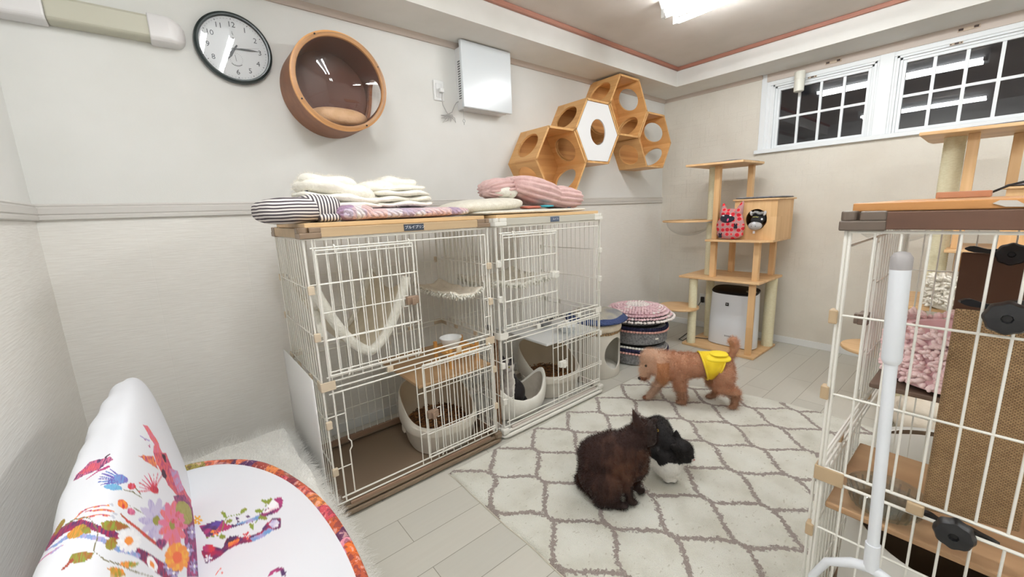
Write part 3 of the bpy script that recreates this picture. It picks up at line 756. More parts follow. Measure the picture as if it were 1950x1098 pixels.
C1 = cage('two tier wire cage with light oak trim and taupe corners, left one of the row', (.372, 1.693, 0), 0, .868, .545, ((TR_BR, TR_BRR, BF1), OAK, TAUPE, OAKB, LATCH_B, CL_BEIGE), (.408, ('プルイプリン', .55), P_DARK, P_WH, .096))
C2 = cage('two tier wire cage with pale gray trim and white corners, right one of the row', (1.296, 1.693, 0), 0, .862, .545, ((TR_W, TR_WR, BF2), PALE, CL_WHITE, OAKB, CL_WHITE, CL_WHITE), (.395, ('ルイト', .58), P_BLUE, P_WH, .072))
C3 = cage('wire cage with dark walnut trim and orange wood top in the right foreground', (2.07, .222, .001), PI, .909, .56, ((TR_BR, TR_BRR, BF1), WALN, TAUPE_D, ORB, plain('latch_dark', s2l(112, 94, 82), .4), plain('clip_tan', s2l(186, 162, 130), .4)), None)

XF[C3.name] = Matrix.Translation(V((2.07, .222, .001))) @ Matrix.Rotation(PI, 4, 'Z')
MB().prism([(-.028, 1.2545), (-.012, 1.2665), (.008, 1.2675), (.016, 1.262), (.0, 1.2555)], 1.1712, 1.1724, 0).build('worn_patch', plain('worn_gray', s2l(206, 200, 192), .7), C3)
# inner shelves (lift-out: things of their own)
SH_W = wood('cage_shelf_wood', s2l(176, 142, 104), s2l(194, 160, 120), 1, .5, scale=.6); SH_WH = plain('cage_shelf_white', s2l(220, 222, 222), .5)
tag(MB().box((.80, 1.712, .457), (1.232, 2.225, .472)).build('cage_shelf', SH_W, None, bevel=.003, loc=(1., 1.97, .457)), 'wooden shelf board inside the left oak cage, holding the food stand', 'shelf')
tag(MB().box((1.665, 1.712, .457), (2.148, 2.225, .472)).build('cage_shelf', SH_WH, None, bevel=.003, loc=(1.8, 1.97, .457)), 'white shelf board inside the pale cage above the litter box', 'shelf')
SH3 = wood('cage_shelf_walnut', s2l(158, 122, 88), s2l(184, 148, 110), 1, .5, scale=.6)
tag(MB().box((1.172, -.33, .512), (1.56, .205, .528)).build('cage_shelf', SH3, None, bevel=.004, loc=(1.36, -.06, .512)), 'brown wooden shelf board in the foreground cage under the glass bowl', 'shelf')
tag(MB().box((1.50, -.33, .735), (1.86, .195, .75)).build('cage_shelf', plain('shelf_dark', s2l(110, 90, 76), .5), None, bevel=.004, loc=(1.66, -.06, .735)), 'dark shelf board in the foreground cage under the pink bed', 'shelf')

# ------------------------------------------------------------------ litter boxes
LB = plain('litter_cream', s2l(224, 218, 206), .35); LBI = plain('litter_inside', s2l(206, 190, 164), .5); LB2 = plain('litter_base', s2l(214, 208, 196), .4)
PEL = mottled('wood_pellets', s2l(58, 38, 26), s2l(150, 104, 60), 60., .9, 1., 90., bd=.012)
PELM = plain('pellet', s2l(146, 100, 58), .8); PELD = plain('pellet_dark', s2l(92, 62, 40), .8)
def litter(label, c, rot, a, b, hl, hh, group='open litter boxes', mats=(LB, LB2, LBI)):
    """a half width, b half length; low side at local -y (height hl), high at +y (hh)"""
    t = thing('litter_box', label, 'litter box', c, rot, group)
    N = 48
    def ring(sc, zf, ex=2.6):
        out = []
        for k in range(N):
            th = 2*PI*k/N; cs, sn = math.cos(th), math.sin(th)
            x = a*sc*math.copysign(abs(cs)**(2/ex), cs); y = b*sc*math.copysign(abs(sn)**(2/ex), sn)
            q = min(1, max(0, (y/b+1)/2)); q2 = q*q*(3-2*q)
            out.append(V((x, y, zf(q2))))
        return out
    rim = lambda q: hl+(hh-hl)*q
    MB().loft([ring(.80, lambda q: .0), ring(.83, lambda q: .004), ring(.93, lambda q: .10), ring(.945, lambda q: .115), ring(.86, lambda q: .115)], cap1=False).build('base', mats[1], t, smooth=True, world=False)
    o = MB().loft([ring(.90, lambda q: .11), ring(.985, lambda q: .118), ring(1.0, lambda q: .13), ring(1.0, lambda q: .15+(rim(q)-.15)*.5), ring(.965, lambda q: rim(q)-.012), ring(.945, rim), ring(.925, lambda q: rim(q)-.002)], cap0=False, cap1=False).build('hood', mats[0], t, smooth=True, world=False)
    MB().loft([ring(.925, lambda q: rim(q)-.002), ring(.91, lambda q: rim(q)-.02), ring(.87, lambda q: .14), ring(.80, lambda q: .07)], cap0=False, cap1=False).build('inner_wall', mats[2], t, smooth=True, world=False)
    rnd = random.Random(int(c[0]*100))
    mb = MB(); mb.loft([ring(.84, lambda q: .092), ring(.5, lambda q: .104), ring(.2, lambda q: .108)], cap0=False)
    p = mb.build('pellet_bed', PEL, t, smooth=True, world=False)
    mb = MB()
    for k in range(260):
        r_ = math.sqrt(rnd.random())*.8; th = rnd.random()*2*PI; mb.mi = rnd.random() < .45
        R = Matrix.Rotation(rnd.random()*3, 3, 'Z') @ Matrix.Rotation(rnd.uniform(-.4, .4), 3, 'Y')
        mb.ell((a*r_*math.cos(th), b*r_*math.sin(th), .108+rnd.random()*.005), (.011, .0035, .0035), R, 6, 4)
    s_ = mb.build('pellets', [PELM, PELD], t, world=False); s_['kind'] = 'stuff'
    mb = MB(); mb.box((a*.93, -.02, .085), (a*1.0, .02, .122)); mb.box((-a*1.0, -.02, .085), (-a*.93, .02, .122)); mb.build('side_catch', mats[0], t, world=False, bevel=.004)
    return t
litter('cream open litter box with brown pellets under the wooden shelf in the left cage', (1.015, 1.957, .024), -.16, .205, .236, .165, .30)
litter('cream open litter box with brown pellets under the white shelf in the pale cage', (1.935, 1.978, .024), -.25, .20, .232, .165, .32)
litter('white litter box at the bottom of the foreground cage below the wooden shelf', (1.375, -.02, .025), .64, .175, .205, .30, .42, mats=(plain('litter_white', s2l(222, 220, 214), .35), plain('litter_white', s2l(222, 220, 214), .35), plain('litter_dark_in', s2l(96, 78, 60), .5)))

# ------------------------------------------------------------------ hammock, food stand and bowls in the left cage
FLEECE = mottled('white_fleece', s2l(228, 226, 214), s2l(238, 236, 226), 40., .95, .7, 140., bd=.006, sheen=.3)
CREAMCL = mottled('hammock_cloth', s2l(206, 196, 174), s2l(216, 208, 188), 20., .9, .2, 200., bd=.003)
t = thing('cat_hammock', 'white hammock with fleece edge hanging in the upper left cage', 'hammock', (.58, 1.9, .7))
def cat_z(u_, lo=.69, hi=.93): return lo+(hi-lo)*(2*u_-1)**2
ya, yb, xa, xb = 1.745, 2.17, .40, .80
mb = MB().grid(16, 12, lambda i, j: (xa+(xb-xa)*i, ya+(yb-ya)*j, cat_z(i)+.18*abs(2*i-1)*(2*j-1)**2*.4+.02*math.sin(j*9)*.2))
o = mb.build('cloth', CREAMCL, t, smooth=ORG); s_ = o.modifiers.new('th', 'SOLIDIFY'); s_.thickness = .006
for yy in (ya, yb):
    q = 0 if yy == ya else 1
    MB().tube([(xa+(xb-xa)*i/24, yy, cat_z(i/24)+.18*abs(2*i/24-1)*.4+.004) for i in range(25)], .0215, 10).build('fleece_edge', FLEECE, t, smooth=True)
MB().tube([(xa+.0, ya, .985), (xa+.02, ya+.1, .90), (xa+.005, ya-.01, .80)], .013, 8).build('fleece_corner', FLEECE, t, smooth=True)
mb = MB()
for x in (xa, xb):
    for y in (ya, yb): mb.tube([(x, y, .995), (x+(-.012 if x == xa else .012), y+(-.02 if y == ya else .03), 1.03)], .002, 6)
mb.build('hook', plain('hook_steel', s2l(150, 150, 150), .3, 1.), t)
PINE = wood('stand_pine', s2l(206, 150, 80), s2l(222, 170, 100), 0, .45)
t = thing('feeding_stand', 'small wooden feeding stand on the wooden shelf in the left cage', 'stand', (1.115, 1.86, .472))
for x in (1.03, 1.20):
    for y in (1.79, 1.95): MB().box((x-.009, y-.009, .472), (x+.009, y+.009, .588)).build('leg', PINE, t, bevel=.002)
mb = MB(); mb.box((1.039, 1.782, .54), (1.191, 1.798, .558)); mb.box((1.039, 1.942, .54), (1.191, 1.958, .558)); mb.box((1.023, 1.799, .54), (1.037, 1.941, .558)); mb.box((1.193, 1.799, .54), (1.207, 1.941, .558)); mb.box((1.04, 1.84, .545), (1.19, 1.856, .556)); mb.box((1.04, 1.885, .545), (1.19, 1.90, .556)); mb.build('frame', PINE, t, bevel=.002)
WB = plain('bowl_white', s2l(232, 233, 232), .25)
def bowl(label, c, R, H, mat, tilt=0., lidded=False):
    t = thing('food_bowl', label, 'bowl', c)
    MB().lathe([(R*.55, 0), (R*.62, .004), (R*.97, H*.9), (R, H), (R*.96, H), (R*.9, H*.85), (R*.5, .012), (.001, .010)], (0, 0, 0), 32, None, True, True).build('dish', mat, t, smooth=True, world=False)
    if lidded:
        MB().lathe([(R*1.04, H*.99), (R*1.05, H*1.05), (R*.8, H*1.16), (.001, H*1.2)], (0, 0, 0), 32).build('lid', mat, t, smooth=True, world=False)
        MB().lathe([(.008, H*1.18), (.008, H*1.35), (.016, H*1.42), (.016, H*1.55), (.001, H*1.62)], (0, 0, 0), 18).build('knob', mat, t, smooth=True, world=False)
    return t
bowl('white round food bowl in the wooden stand in the left cage', (1.085, 1.87, .5585), .062, .06, WB)
bowl('white lidded bowl on the white shelf in the pale cage', (1.95, 1.80, .473), .068, .045, plain('bowl_clearwhite', s2l(226, 230, 232), .15), lidded=True)
BLK = plain('black_plastic', (.012, .012, .014), .35)
t = thing('food_scoop', 'black handled wire strainer standing on the white shelf in the pale cage', 'scoop', (1.93, 2.0, .473))
MB().tube([(1.985, 2.0, .517), (2.03, 1.985, .53), (2.08, 1.97, .535)], [.007, .008, .009], 8).build('handle', BLK, t, smooth=True)
mb = MB(); mb.tube([(1.93+.055*math.cos(a), 2.0+.055*math.sin(a), .5175) for a in [i*PI/10 for i in range(20)]], .002, 6, True)
mb.lathe([(.055, .0), (.045, -.03), (.02, -.044), (.001, -.044)], (1.93, 2.0, .5175), 24, None, False, True); mb.build('strainer', plain('steel', s2l(150, 152, 154), .3, 1.), t)
# dark strap ends where the two cages meet
mb = MB().ell((1.266, 1.76, .655), (.016, .03, .016), None, 14, 10); tag(mb.build('rubber_foot', BLK, None, smooth=True, loc=(1.266, 1.76, .64)), 'small black rubber clamp between the two cages beside the shelf', 'clamp')

# scratching post of brown rope standing at the left side of the pale cage
def rope_post(label, c, r, h, mat, name='scratching_post'):
    t = thing(name, label, 'scratching post', c)
    mb = MB(); prof = []; n = int(h/.007)
    for i in range(n): prof += [(r-.0012, i*h/n), (r+.0012, (i+.5)*h/n)]
    prof.append((r-.001, h)); mb.lathe(prof, (0, 0, 0), 20); mb.build('rope', mat, t, smooth=True, world=False)
    MB().lathe([(r*1.25, h), (r*1.25, h+.012), (r, h+.018)], (0, 0, 0), 20).build('cap', BLK, t, world=False)
    return t
SISB = mottled('brown_sisal', s2l(104, 78, 56), s2l(146, 112, 84), 60., .9, .8, 180., bd=.004)
rope_post('brown rope scratching post in the left corner of the pale cage', (1.335, 1.80, .024), .017, .56, SISB)

# white boat shaped bed in the pale cage with a cat in it
BEDW = mottled('bed_white_cotton', s2l(226, 224, 214), s2l(234, 232, 224), 12., .9, .25, 60., bd=.006)
BEDG = mottled('bed_gray_in', s2l(172, 164, 150), s2l(184, 176, 164), 20., .9, .3, 90., bd=.004)
t = thing('pet_bed', 'white padded boat shaped pet bed on the floor of the pale cage', 'pet bed', (1.545, 1.835, .024))
N = 40
def bring(sc, zf, tw=0.):
    out = []
    for k in range(N):
        th = 2*PI*k/N; cs, sn = math.cos(th), math.sin(th); x, y = .198*sc*cs, .118*sc*sn
        e = abs(cs)**3; out.append(V((1.535+x*(1+.06*e), 1.838+y, .026+zf(e, cs, sn)+.004*math.sin(k*3.1))))
    return out
MB().loft([bring(.72, lambda e, c, s: 0), bring(.86, lambda e, c, s: .008), bring(1.0, lambda e, c, s: .06+.04*e), bring(1.04, lambda e, c, s: .10+.09*e), bring(1.0, lambda e, c, s: .125+.115*e), bring(.94, lambda e, c, s: .13+.118*e), bring(.88, lambda e, c, s: .118+.10*e)], cap1=False).build('outer_cover', BEDW, t, smooth=ORG, subsurf=1)
MB().loft([bring(.885, lambda e, c, s: .12+.10*e), bring(.80, lambda e, c, s: .06), bring(.6, lambda e, c, s: .035), bring(.2, lambda e, c, s: .03)], cap0=False).build('inner_cushion', BEDG, t, smooth=ORG)
# fleece hammock spanning the upper right of the left cage and pale cage
t = thing('cat_hammock', 'shaggy cream fleece hammock hanging in the upper pale cage', 'hammock', (1.6, 1.95, .8))
def fh(i, j):
    x = 1.32+.46*i; y = 1.735+.42*j; return V((x, y, .845+.035*(2*i-1)**2+.03*(2*j-1)**2-.012+.012*nz((x, y, 0), 22)))
o = MB().grid(40, 40, fh).build('cloth', FLEECE, t, smooth=ORG); s_ = o.modifiers.new('th', 'SOLIDIFY'); s_.thickness = .018; s_.offset = -1
mb = MB(); rnd = random.Random(4)
for k in range(420):
    i = rnd.random(); e = rnd.choice((0, 1, 2)); p = fh(i, rnd.random()*.06) if e == 0 else (fh(rnd.random()*.07, i) if e == 1 else fh(i, .94+rnd.random()*.06))
    d = V((rnd.uniform(-1, 1), rnd.uniform(-1, .6), rnd.uniform(-.8, .9))).normalized()
    mb.tube([p, p+d*.014, p+d*.02+V((0, 0, -.006))], [.005, .0045, .002], 5)
mb.build('shaggy_edge', FLEECE, t, smooth=ORG)
t = thing('cat_hammock', 'shaggy gray beige hammock at the right side of the upper left cage', 'hammock', (1.1, 2.05, .85))
def fh2(i, j):
    x = 1.045+.185*i; y = 1.74+.46*j; return V((x, y, .835+.03*(2*i-1)**2+.02*(2*j-1)**2+.01*nz((x, y, 3), 22)))
o = MB().grid(20, 30, fh2).build('cloth', mottled('hammock_graybeige', s2l(216, 208, 192), s2l(228, 221, 206), 30., .95, .5, 90., bd=.006), t, smooth=ORG); s_ = o.modifiers.new('th', 'SOLIDIFY'); s_.thickness = .014; s_.offset = -1
mb = MB()
for k in range(260):
    i = rnd.random(); e = rnd.choice((0, 1)); p = fh2(i, rnd.random()*.06) if e == 0 else fh2(rnd.random()*.09, i)
    d = V((rnd.uniform(-1, .6), rnd.uniform(-1, .6), rnd.uniform(-.8, .9))).normalized()
    mb.tube([p, p+d*.012, p+d*.018+V((0, 0, -.005))], [.0045, .004, .002], 5)
mb.build('shaggy_edge', FLEECE, t, smooth=ORG)
# white corrugated board against the cage side
tag(MB().grid(2, 14, lambda i, j: (.336+.0+.004*math.sin(j*4)*(i-.5), 1.672+.54*j, .002+.655*i)).build('plastic_board', plain('board_white', s2l(214, 213, 210), .5), None, smooth=ORG, loc=(.353, 1.94, 0)), 'white plastic board leaning against the left side of the oak cage', 'board')
bpy.data.objects['plastic_board'].modifiers.new('th', 'SOLIDIFY').thickness = .004
# ------------------------------------------------------------------ fabrics on top of the cages (boards end at z = 1.27)
ZT = 1.2695
def stripes(name, c1, c2, axis, period, width=.5, warp=.0, rough=.9):
    m, nt, b = new_mat(name)
    co = obco(nt); sep = node(nt, 'ShaderNodeSeparateXYZ', {0: co})
    n = node(nt, 'ShaderNodeTexNoise', {'Vector': co, 'Scale': 14., 'Detail': 1.})
    v = math_(nt, 'ADD', sep.outputs[axis], math_(nt, 'MULTIPLY', math_(nt, 'SUBTRACT', n.outputs[0], .5), warp))
    g = math_(nt, 'GREATER_THAN', math_(nt, 'FRACT', math_(nt, 'DIVIDE', v, period)), width)
    mx = node(nt, 'ShaderNodeMix', {0: g, 6: rgb(c1), 7: rgb(c2)}, data_type='RGBA'); nt.links.new(mx.outputs[2], b.inputs['Base Color'])
    b.inputs['Roughness'].default_value = rough
    n2 = node(nt, 'ShaderNodeTexNoise', {'Vector': co, 'Scale': 300.}); bump(nt, b, n2.outputs[0], .3, .002)
    return m
STW, STD = s2l(222, 218, 214), s2l(72, 64, 70)
ST_H = stripes('ticking_stripe_level', STW, STD, 2, .0125, .52, .006); ST_V = stripes('ticking_stripe_upright', STW, STD, 0, .0125, .52, .006)
def soft(mb, c, size, rot=0., e1=.55, e2=.4, amp=.006, fs=14., seed=0., nu=48, nv=20, tilt=None, fn2=None):
    R = rz(rot)
    if tilt: R = R @ Matrix.Rotation(tilt, 3, 'Y')
    def fn(p):
        q = p.copy()
        d = nz(p, fs, seed)*amp
        if q.length > 1e-6: q = q+q.normalized()*d
        if fn2: q = fn2(q)
        return q
    return mb.ell(c, (size[0]/2, size[1]/2, size[2]/2), R, nu, nv, e1, e2, fn)
# striped folded cushion: two folded lobes
t = thing('folded_cushion', 'gray and white striped folded cushion at the left end of the oak cage top', 'cushion', (.41, 1.87, ZT))
mb = MB(); soft(mb, (.375, 1.86, ZT+.052), (.25, .24, .106), .1, .7, .5, .008, 9., 1.); mb.build('folded_end', ST_H, t, smooth=ORG)
mb = MB(); soft(mb, (.475, 1.885, ZT+.058), (.16, .26, .118), .12, .75, .5, .006, 9., 2.); mb.build('top_flap', ST_V, t, smooth=ORG)
mb = MB(); soft(mb, (.50, 1.80, ZT+.018), (.10, .12, .036), .1, .7, .4, .004, 9., 3.); mb.build('hem', ST_V, t, smooth=ORG)
# quilted patch mat
def m_quilt():
    m, nt, b = new_mat('pink_patch_quilt'); co = obco(nt)
    vo = node(nt, 'ShaderNodeTexVoronoi', {'Vector': co, 'Scale': 15., 'Randomness': .7})
    n = node(nt, 'ShaderNodeTexNoise', {'Vector': co, 'Scale': 7., 'Detail': 1.})
    wn = node(nt, 'ShaderNodeTexWhiteNoise', {'Vector': vo.outputs['Position']}, noise_dimensions='3D')
    c1 = ramp(nt, math_(nt, 'ADD', math_(nt, 'MULTIPLY', wn.outputs[0], .75), math_(nt, 'MULTIPLY', n.outputs[0], .25)), [(.25, s2l(240, 232, 232)), (.40, s2l(200, 184, 204)), (.5, s2l(238, 200, 196)), (.60, s2l(238, 230, 234)), (.75, s2l(176, 146, 174))])
    wv = node(nt, 'ShaderNodeTexWave', {'Vector': co, 'Scale': 22., 'Distortion': 2.5, 'Detail': 1., 'Detail Scale': 3.}, wave_type='BANDS', bands_direction='DIAGONAL')
    mx = node(nt, 'ShaderNodeMix', {0: math_(nt, 'MULTIPLY', math_(nt, 'LESS_THAN', wv.outputs[0], .14), .5), 6: c1, 7: rgb(s2l(120, 100, 124))}, data_type='RGBA')
    nt.links.new(mx.outputs[2], b.inputs['Base Color']); b.inputs['Roughness'].default_value = .9
    bump(nt, b, wv.outputs[0], .8, .008); return m
def sag(p): return p
mb = MB(); soft(mb, (.86, 1.93, ZT+.026), (.66, .40, .052), 0., .6, .22, .007, 11., 5., 80, 14); soft(mb, (.60, 1.80, ZT+.034), (.16, .16, .066), .3, .7, .5, .006, 12., 6.)
tag(mb.build('quilted_mat', m_quilt(), None, smooth=ORG, loc=(.86, 1.93, ZT)), 'thin pink and lavender patchwork quilted mat lying under the cream blanket', 'mat')
# folded cream fleece blanket: stacked folds
CRM = mottled('cream_fleece', s2l(244, 240, 228), s2l(250, 247, 238), 18., .95, .55, 70., bd=.01, sheen=.3)
mb = MB()
for k, (cx_, cy_, cz_, sx_, sy_, sz_, tl, rt) in enumerate((
    (.60, 1.96, .070, .34, .34, .040, .04, .03), (.60, 1.955, .098, .36, .33, .042, .10, .0), (.585, 1.96, .135, .30, .32, .085, .20, .02), (.555, 1.965, .165, .22, .30, .07, .12, .0),
    (.875, 1.955, .068, .31, .34, .034, .0, -.03), (.865, 1.96, .092, .31, .33, .036, .0, .02), (.87, 1.955, .118, .30, .33, .036, .0, .0), (.86, 1.965, .143, .28, .30, .042, -.03, .03), (.885, 2.0, .172, .18, .24, .06, .0, .0), (.77, 1.99, .15, .14, .26, .07, .0, .1))):
    soft(mb, (cx_, cy_, ZT+cz_), (sx_, sy_, sz_), rt, .85, .5, .020, 8., 10+k, 56, 18, tl, lambda q, k=k: q+V((0, 0, .006*math.sin(q.x*38+k*2)*(1 if q.z > 0 else .4))))
tag(mb.build('folded_blanket', CRM, None, smooth=ORG, loc=(.76, 1.98, ZT)), 'cream fleece blanket folded in a thick stack on the oak cage', 'blanket')
fur(bpy.data.objects['folded_blanket'], 5000, .009, hairmat('cream_fleece_pile', s2l(250, 246, 235)), .0008, 3, .004, .003, 8)
CHEN = mottled('dark_gray_fleece', s2l(70, 70, 80), s2l(96, 96, 106), 50., .95, .8, 90., bd=.01)
mb = MB()
for k in range(9): mb.ell((.452+.011*k, 1.93+.004*(k % 2), ZT+.128+.007*math.sin(k*1.3)), (.0085, .06, .02), Matrix.Rotation(.35, 3, 'Y'), 12, 8)
tag(mb.build('gray_throw', CHEN, None, smooth=ORG, loc=(.49, 1.93, ZT+.1)), 'dark gray ribbed cloth poking out behind the striped cushion', 'cloth')
# cream boa mat with rolled end, flat part and pink ribbed blanket
BOA = mottled('boa_cream', s2l(226, 220, 204), s2l(236, 231, 217), 60., .95, .8, 190., bd=.006, sheen=.2)
mb = MB(); soft(mb, (1.40, 1.965, ZT+.052), (.50, .30, .085), -.02, .85, .5, .008, 8., 20., 60, 18, -.05); soft(mb, (1.68, 1.95, ZT+.012), (.86, .44, .024), 0., .6, .2, .004, 10., 21., 80, 10)
tag(mb.build('boa_mat', BOA, None, smooth=ORG, loc=(1.6, 1.95, ZT)), 'cream boa mat spread over the pale cage top with its left end rolled thick', 'mat')
PINKR = mottled('dusty_pink_rib', s2l(204, 166, 162), s2l(216, 182, 178), 22., .95, .4, 120., bd=.006, sheen=.3)
def ribbed(mb, c, size, rot, tilt, seed, period=.022, amp=.0065):
    R = rz(rot) @ Matrix.Rotation(tilt, 3, 'Y')
    def fn(p):
        d = nz(p, 9, seed)*.012
        a = math.atan2(p.z/size[2], p.y/size[1])
        k = abs(math.sin(a*7.+p.x*2.5))**.7*amp*3.2
        return p+p.normalized()*(d+k-.004)
    return mb.ell(c, (size[0]/2, size[1]/2, size[2]/2), R, 72, 40, .75, .6, fn)
t = thing('ribbed_blanket', 'dusty pink ribbed plush blanket folded on the cream mat of the pale cage', 'blanket', (1.85, 1.97, ZT+.03))
mb = MB(); ribbed(mb, (1.81, 1.965, ZT+.135), (.40, .28, .14), 0, .22, 1.); ribbed(mb, (2.05, 1.97, ZT+.095), (.30, .28, .125), 0, .10, 2.); ribbed(mb, (1.565, 1.99, ZT+.155), (.22, .2, .10), 0, -.1, 3.); mb.build('folds', PINKR, t, smooth=ORG)
mb = MB(); soft(mb, (1.565, 1.915, ZT+.128), (.17, .08, .06), .1, .9, .6, .02, 22., 31.); mb.build('white_lining', FLEECE, t, smooth=ORG)
mb = MB(); soft(mb, (1.70, 1.86, ZT+.036), (.14, .08, .02), .1, .8, .5, .006, 14., 32.); mb.build('red_hem', plain('hem_red', s2l(186, 110, 92), .9), t, smooth=ORG)
mb = MB(); soft(mb, (1.81, 1.835, ZT+.040), (.10, .06, .014), 0, .8, .5, .004, 14., 33.); mb.build('blue_cloth', plain('hem_blue', s2l(64, 160, 176), .9), t, smooth=ORG)
mb = MB(); mb.obox((1.98, 1.80, ZT+.027), (.03, .001, .008), None); mb.build('care_label', plain('label_dark', s2l(70, 70, 76), .6), t)

# ------------------------------------------------------------------ cat trees
TW = wood('tree_pine_y', s2l(206, 166, 118), s2l(224, 188, 142), 1, .45, plank=.05); TWZ = wood('tree_pine_z', s2l(206, 164, 114), s2l(224, 186, 138), 2, .45, plank=.045)
ROPE = mottled('cream_sisal', s2l(220, 212, 178), s2l(230, 224, 194), 60., .85, .5, 170., stretch=(1, 1, 3), bd=.003)
MATG = mottled('gray_felt', s2l(104, 104, 110), s2l(128, 128, 132), 40., .95, .5, 120., bd=.004)
def cat_tree(label):
    ox, oy = 3.775, 1.5
    t = thing('cat_tree', label, 'cat tree', (ox, oy, 0), 0, 'wooden cat trees along the tiled wall')
    B = lambda lo, hi, nm, m, bev=.004: MB().box(lo, hi).build(nm, m, t, bevel=bev)
    B((3.52, 1.185, 0), (4.03, 1.80, .022), 'base', TW)
    B((3.51, 1.18, .632), (4.045, 1.85, .652), 'lower_deck', TW)
    MB().prism([(3.515, 1.20), (3.60, 1.135), (4.02, 1.135), (4.02, 1.63), (3.515, 1.63)], .968, .985, 2).build('upper_deck', TW, t, bevel=.003)
    MB().prism([(3.43, 1.785), (3.52, 1.36), (3.90, 1.34), (4.01, 1.40), (4.01, 1.78), (3.9, 1.79)], 1.60, 1.618, 2).build('top_deck', TW, t, bevel=.003)
    for (x, y, r_, z0, z1) in ((3.565, 1.735, .036, .022, .632), (3.87, 1.72, .036, .022, .632), (3.935, 1.225, .045, .022, .632), (3.72, 1.665, .045, .652, 1.60)):
        mb = MB(); n = int((z1-z0)/.012); prof = []
        for i in range(n): prof += [(r_-.0012, z0+(z1-z0)*i/n), (r_+.0008, z0+(z1-z0)*(i+.5)/n)]
        prof.append((r_-.001, z1)); mb.lathe(prof, (x, y, 0), 24); mb.build('sisal_post', ROPE, t, smooth=True)
    B((3.56, 1.222, .022), (3.585, 1.272, .632), 'front_board', TWZ, .003)
    for (x, y, z0, z1) in ((3.61, 1.59, .652, .968), (3.98, 1.585, .652, .968), (3.605, 1.243, .652, .968), (3.98, 1.25, .652, .968), (3.62, 1.59, .985, 1.60), (3.90, 1.435, 1.31, 1.60)):
        B((x-.022, y-.022, z0), (x+.022, y+.022, z1), 'post', TWZ, .003)
    # house: front and side panels
    h = MB(); h.holed((3.63, 1.29, 1.142), (0, 1, 0), (0, 0, 1), (1, 0, 0), .157, .157, .014, (.078, .085, -.012, .004), 40)
    h.build('house_front', TWZ, t)
    h = MB(); h.box((3.644, 1.133, .985), (4.005, 1.147, 1.299)); h.box((3.644, 1.433, .985), (4.005, 1.447, 1.299)); h.box((3.99, 1.147, .985), (4.005, 1.433, 1.299)); h.build('house_wall', TWZ, t)
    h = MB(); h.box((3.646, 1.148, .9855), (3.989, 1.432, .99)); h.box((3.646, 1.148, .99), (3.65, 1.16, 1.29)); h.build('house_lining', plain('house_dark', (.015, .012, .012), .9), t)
    B((3.615, 1.12, 1.299), (4.03, 1.46, 1.312), 'house_roof', TW, .003)
    mb = MB(); soft(mb, (3.815, 1.29, 1.3205), (.40, .33, .017), 0, .6, .2, .003, 14., 3., 60, 8); mb.build('roof_mat', MATG, t, smooth=ORG)
    mb = MB(); soft(mb, (3.76, 1.565, 1.625), (.42, .36, .014), -.08, .6, .25, .003, 14., 4., 60, 8); mb.build('top_mat', MATG, t, smooth=ORG)
    # bowl ring
    rc = (3.67, 1.86, 1.14); R_ = .225
    MB().lathe([(R_-.03, -.008), (R_, -.008), (R_+.002, 0), (R_, .008), (R_-.03, .008), (R_-.03, -.008)], rc, 48, None, False, False).build('bowl_ring', TW, t, smooth=True)
    o = MB().lathe([(R_-.032, .009), (R_-.034, -.01)]+[((R_-.036)*math.cos(a), -.01-.125*math.sin(a)) for a in [i*PI/20 for i in range(0, 10)]]+[(.002, -.137)], rc, 40, None, False, True).build('clear_bowl', clear('clear_plastic_bowl', (.93, .93, .93), 1.35), t, smooth=ORG)
    B((3.60, 1.6, 1.125), (3.64, 1.66, 1.135), 'ring_bracket', plain('bracket_steel', s2l(180, 180, 180), .3, 1.), .001)
    MB().lathe([(.172, 0), (.175, .004), (.175, .016), (.172, .02)], (3.54, 1.855, .34), 40).build('round_step', TW, t, smooth=True)
    return t
T1 = cat_tree('pale wooden cat tree with house and clear bowl standing over the air purifier')
T2 = copy_tree(T1); T2.location = (3.775-.26, 1.5-1.44, 0); [bpy.data.objects.remove(c) for c in list(T2.children) if c.name.startswith('post') and abs(sum(v.co.x for v in c.data.vertices)/8+.165) < .02 and abs(sum(v.co.y for v in c.data.vertices)/8-.09) < .02 and max(v.co.z for v in c.data.vertices) < 1.]
T2['label'] = 'pale wooden cat tree at the right, behind the foreground cage'
XF[T2.name] = Matrix.Translation(V(T2.location))

# plush cat cushion, horse toy
def m_dots():
    m, nt, b = new_mat('pink_red_dots'); co = obco(nt, (1, 1, 1))
    sep = node(nt, 'ShaderNodeSeparateXYZ', {0: co}); c2 = node(nt, 'ShaderNodeCombineXYZ', {0: sep.outputs[1], 1: sep.outputs[2], 2: 0.})
    vo = node(nt, 'ShaderNodeTexVoronoi', {'Vector': c2.outputs[0], 'Scale': 25., 'Randomness': .4})
    mx = node(nt, 'ShaderNodeMix', {0: math_(nt, 'LESS_THAN', vo.outputs['Distance'], .36), 6: rgb(s2l(188, 146, 146)), 7: rgb(s2l(196, 28, 44))}, data_type='RGBA')
    mx2 = node(nt, 'ShaderNodeMix', {0: math_(nt, 'LESS_THAN', vo.outputs['Distance'], .38), 6: rgb(s2l(222, 118, 112)), 7: rgb(s2l(192, 24, 42))}, data_type='RGBA')
    mx3 = node(nt, 'ShaderNodeMix', {0: math_(nt, 'LESS_THAN', vo.outputs['Distance'], .44), 6: rgb(s2l(172, 128, 128)), 7: mx2.outputs[2]}, data_type='RGBA')
    nt.links.new(mx3.outputs[2], b.inputs['Base Color']); b.inputs['Roughness'].default_value = .9; return m
t = thing('plush_cushion', 'pink cat shaped plush cushion with red dots beside the cat tree house', 'plush', (3.565, 1.45, .985))
pc = V((3.565, 1.447, 1.107))
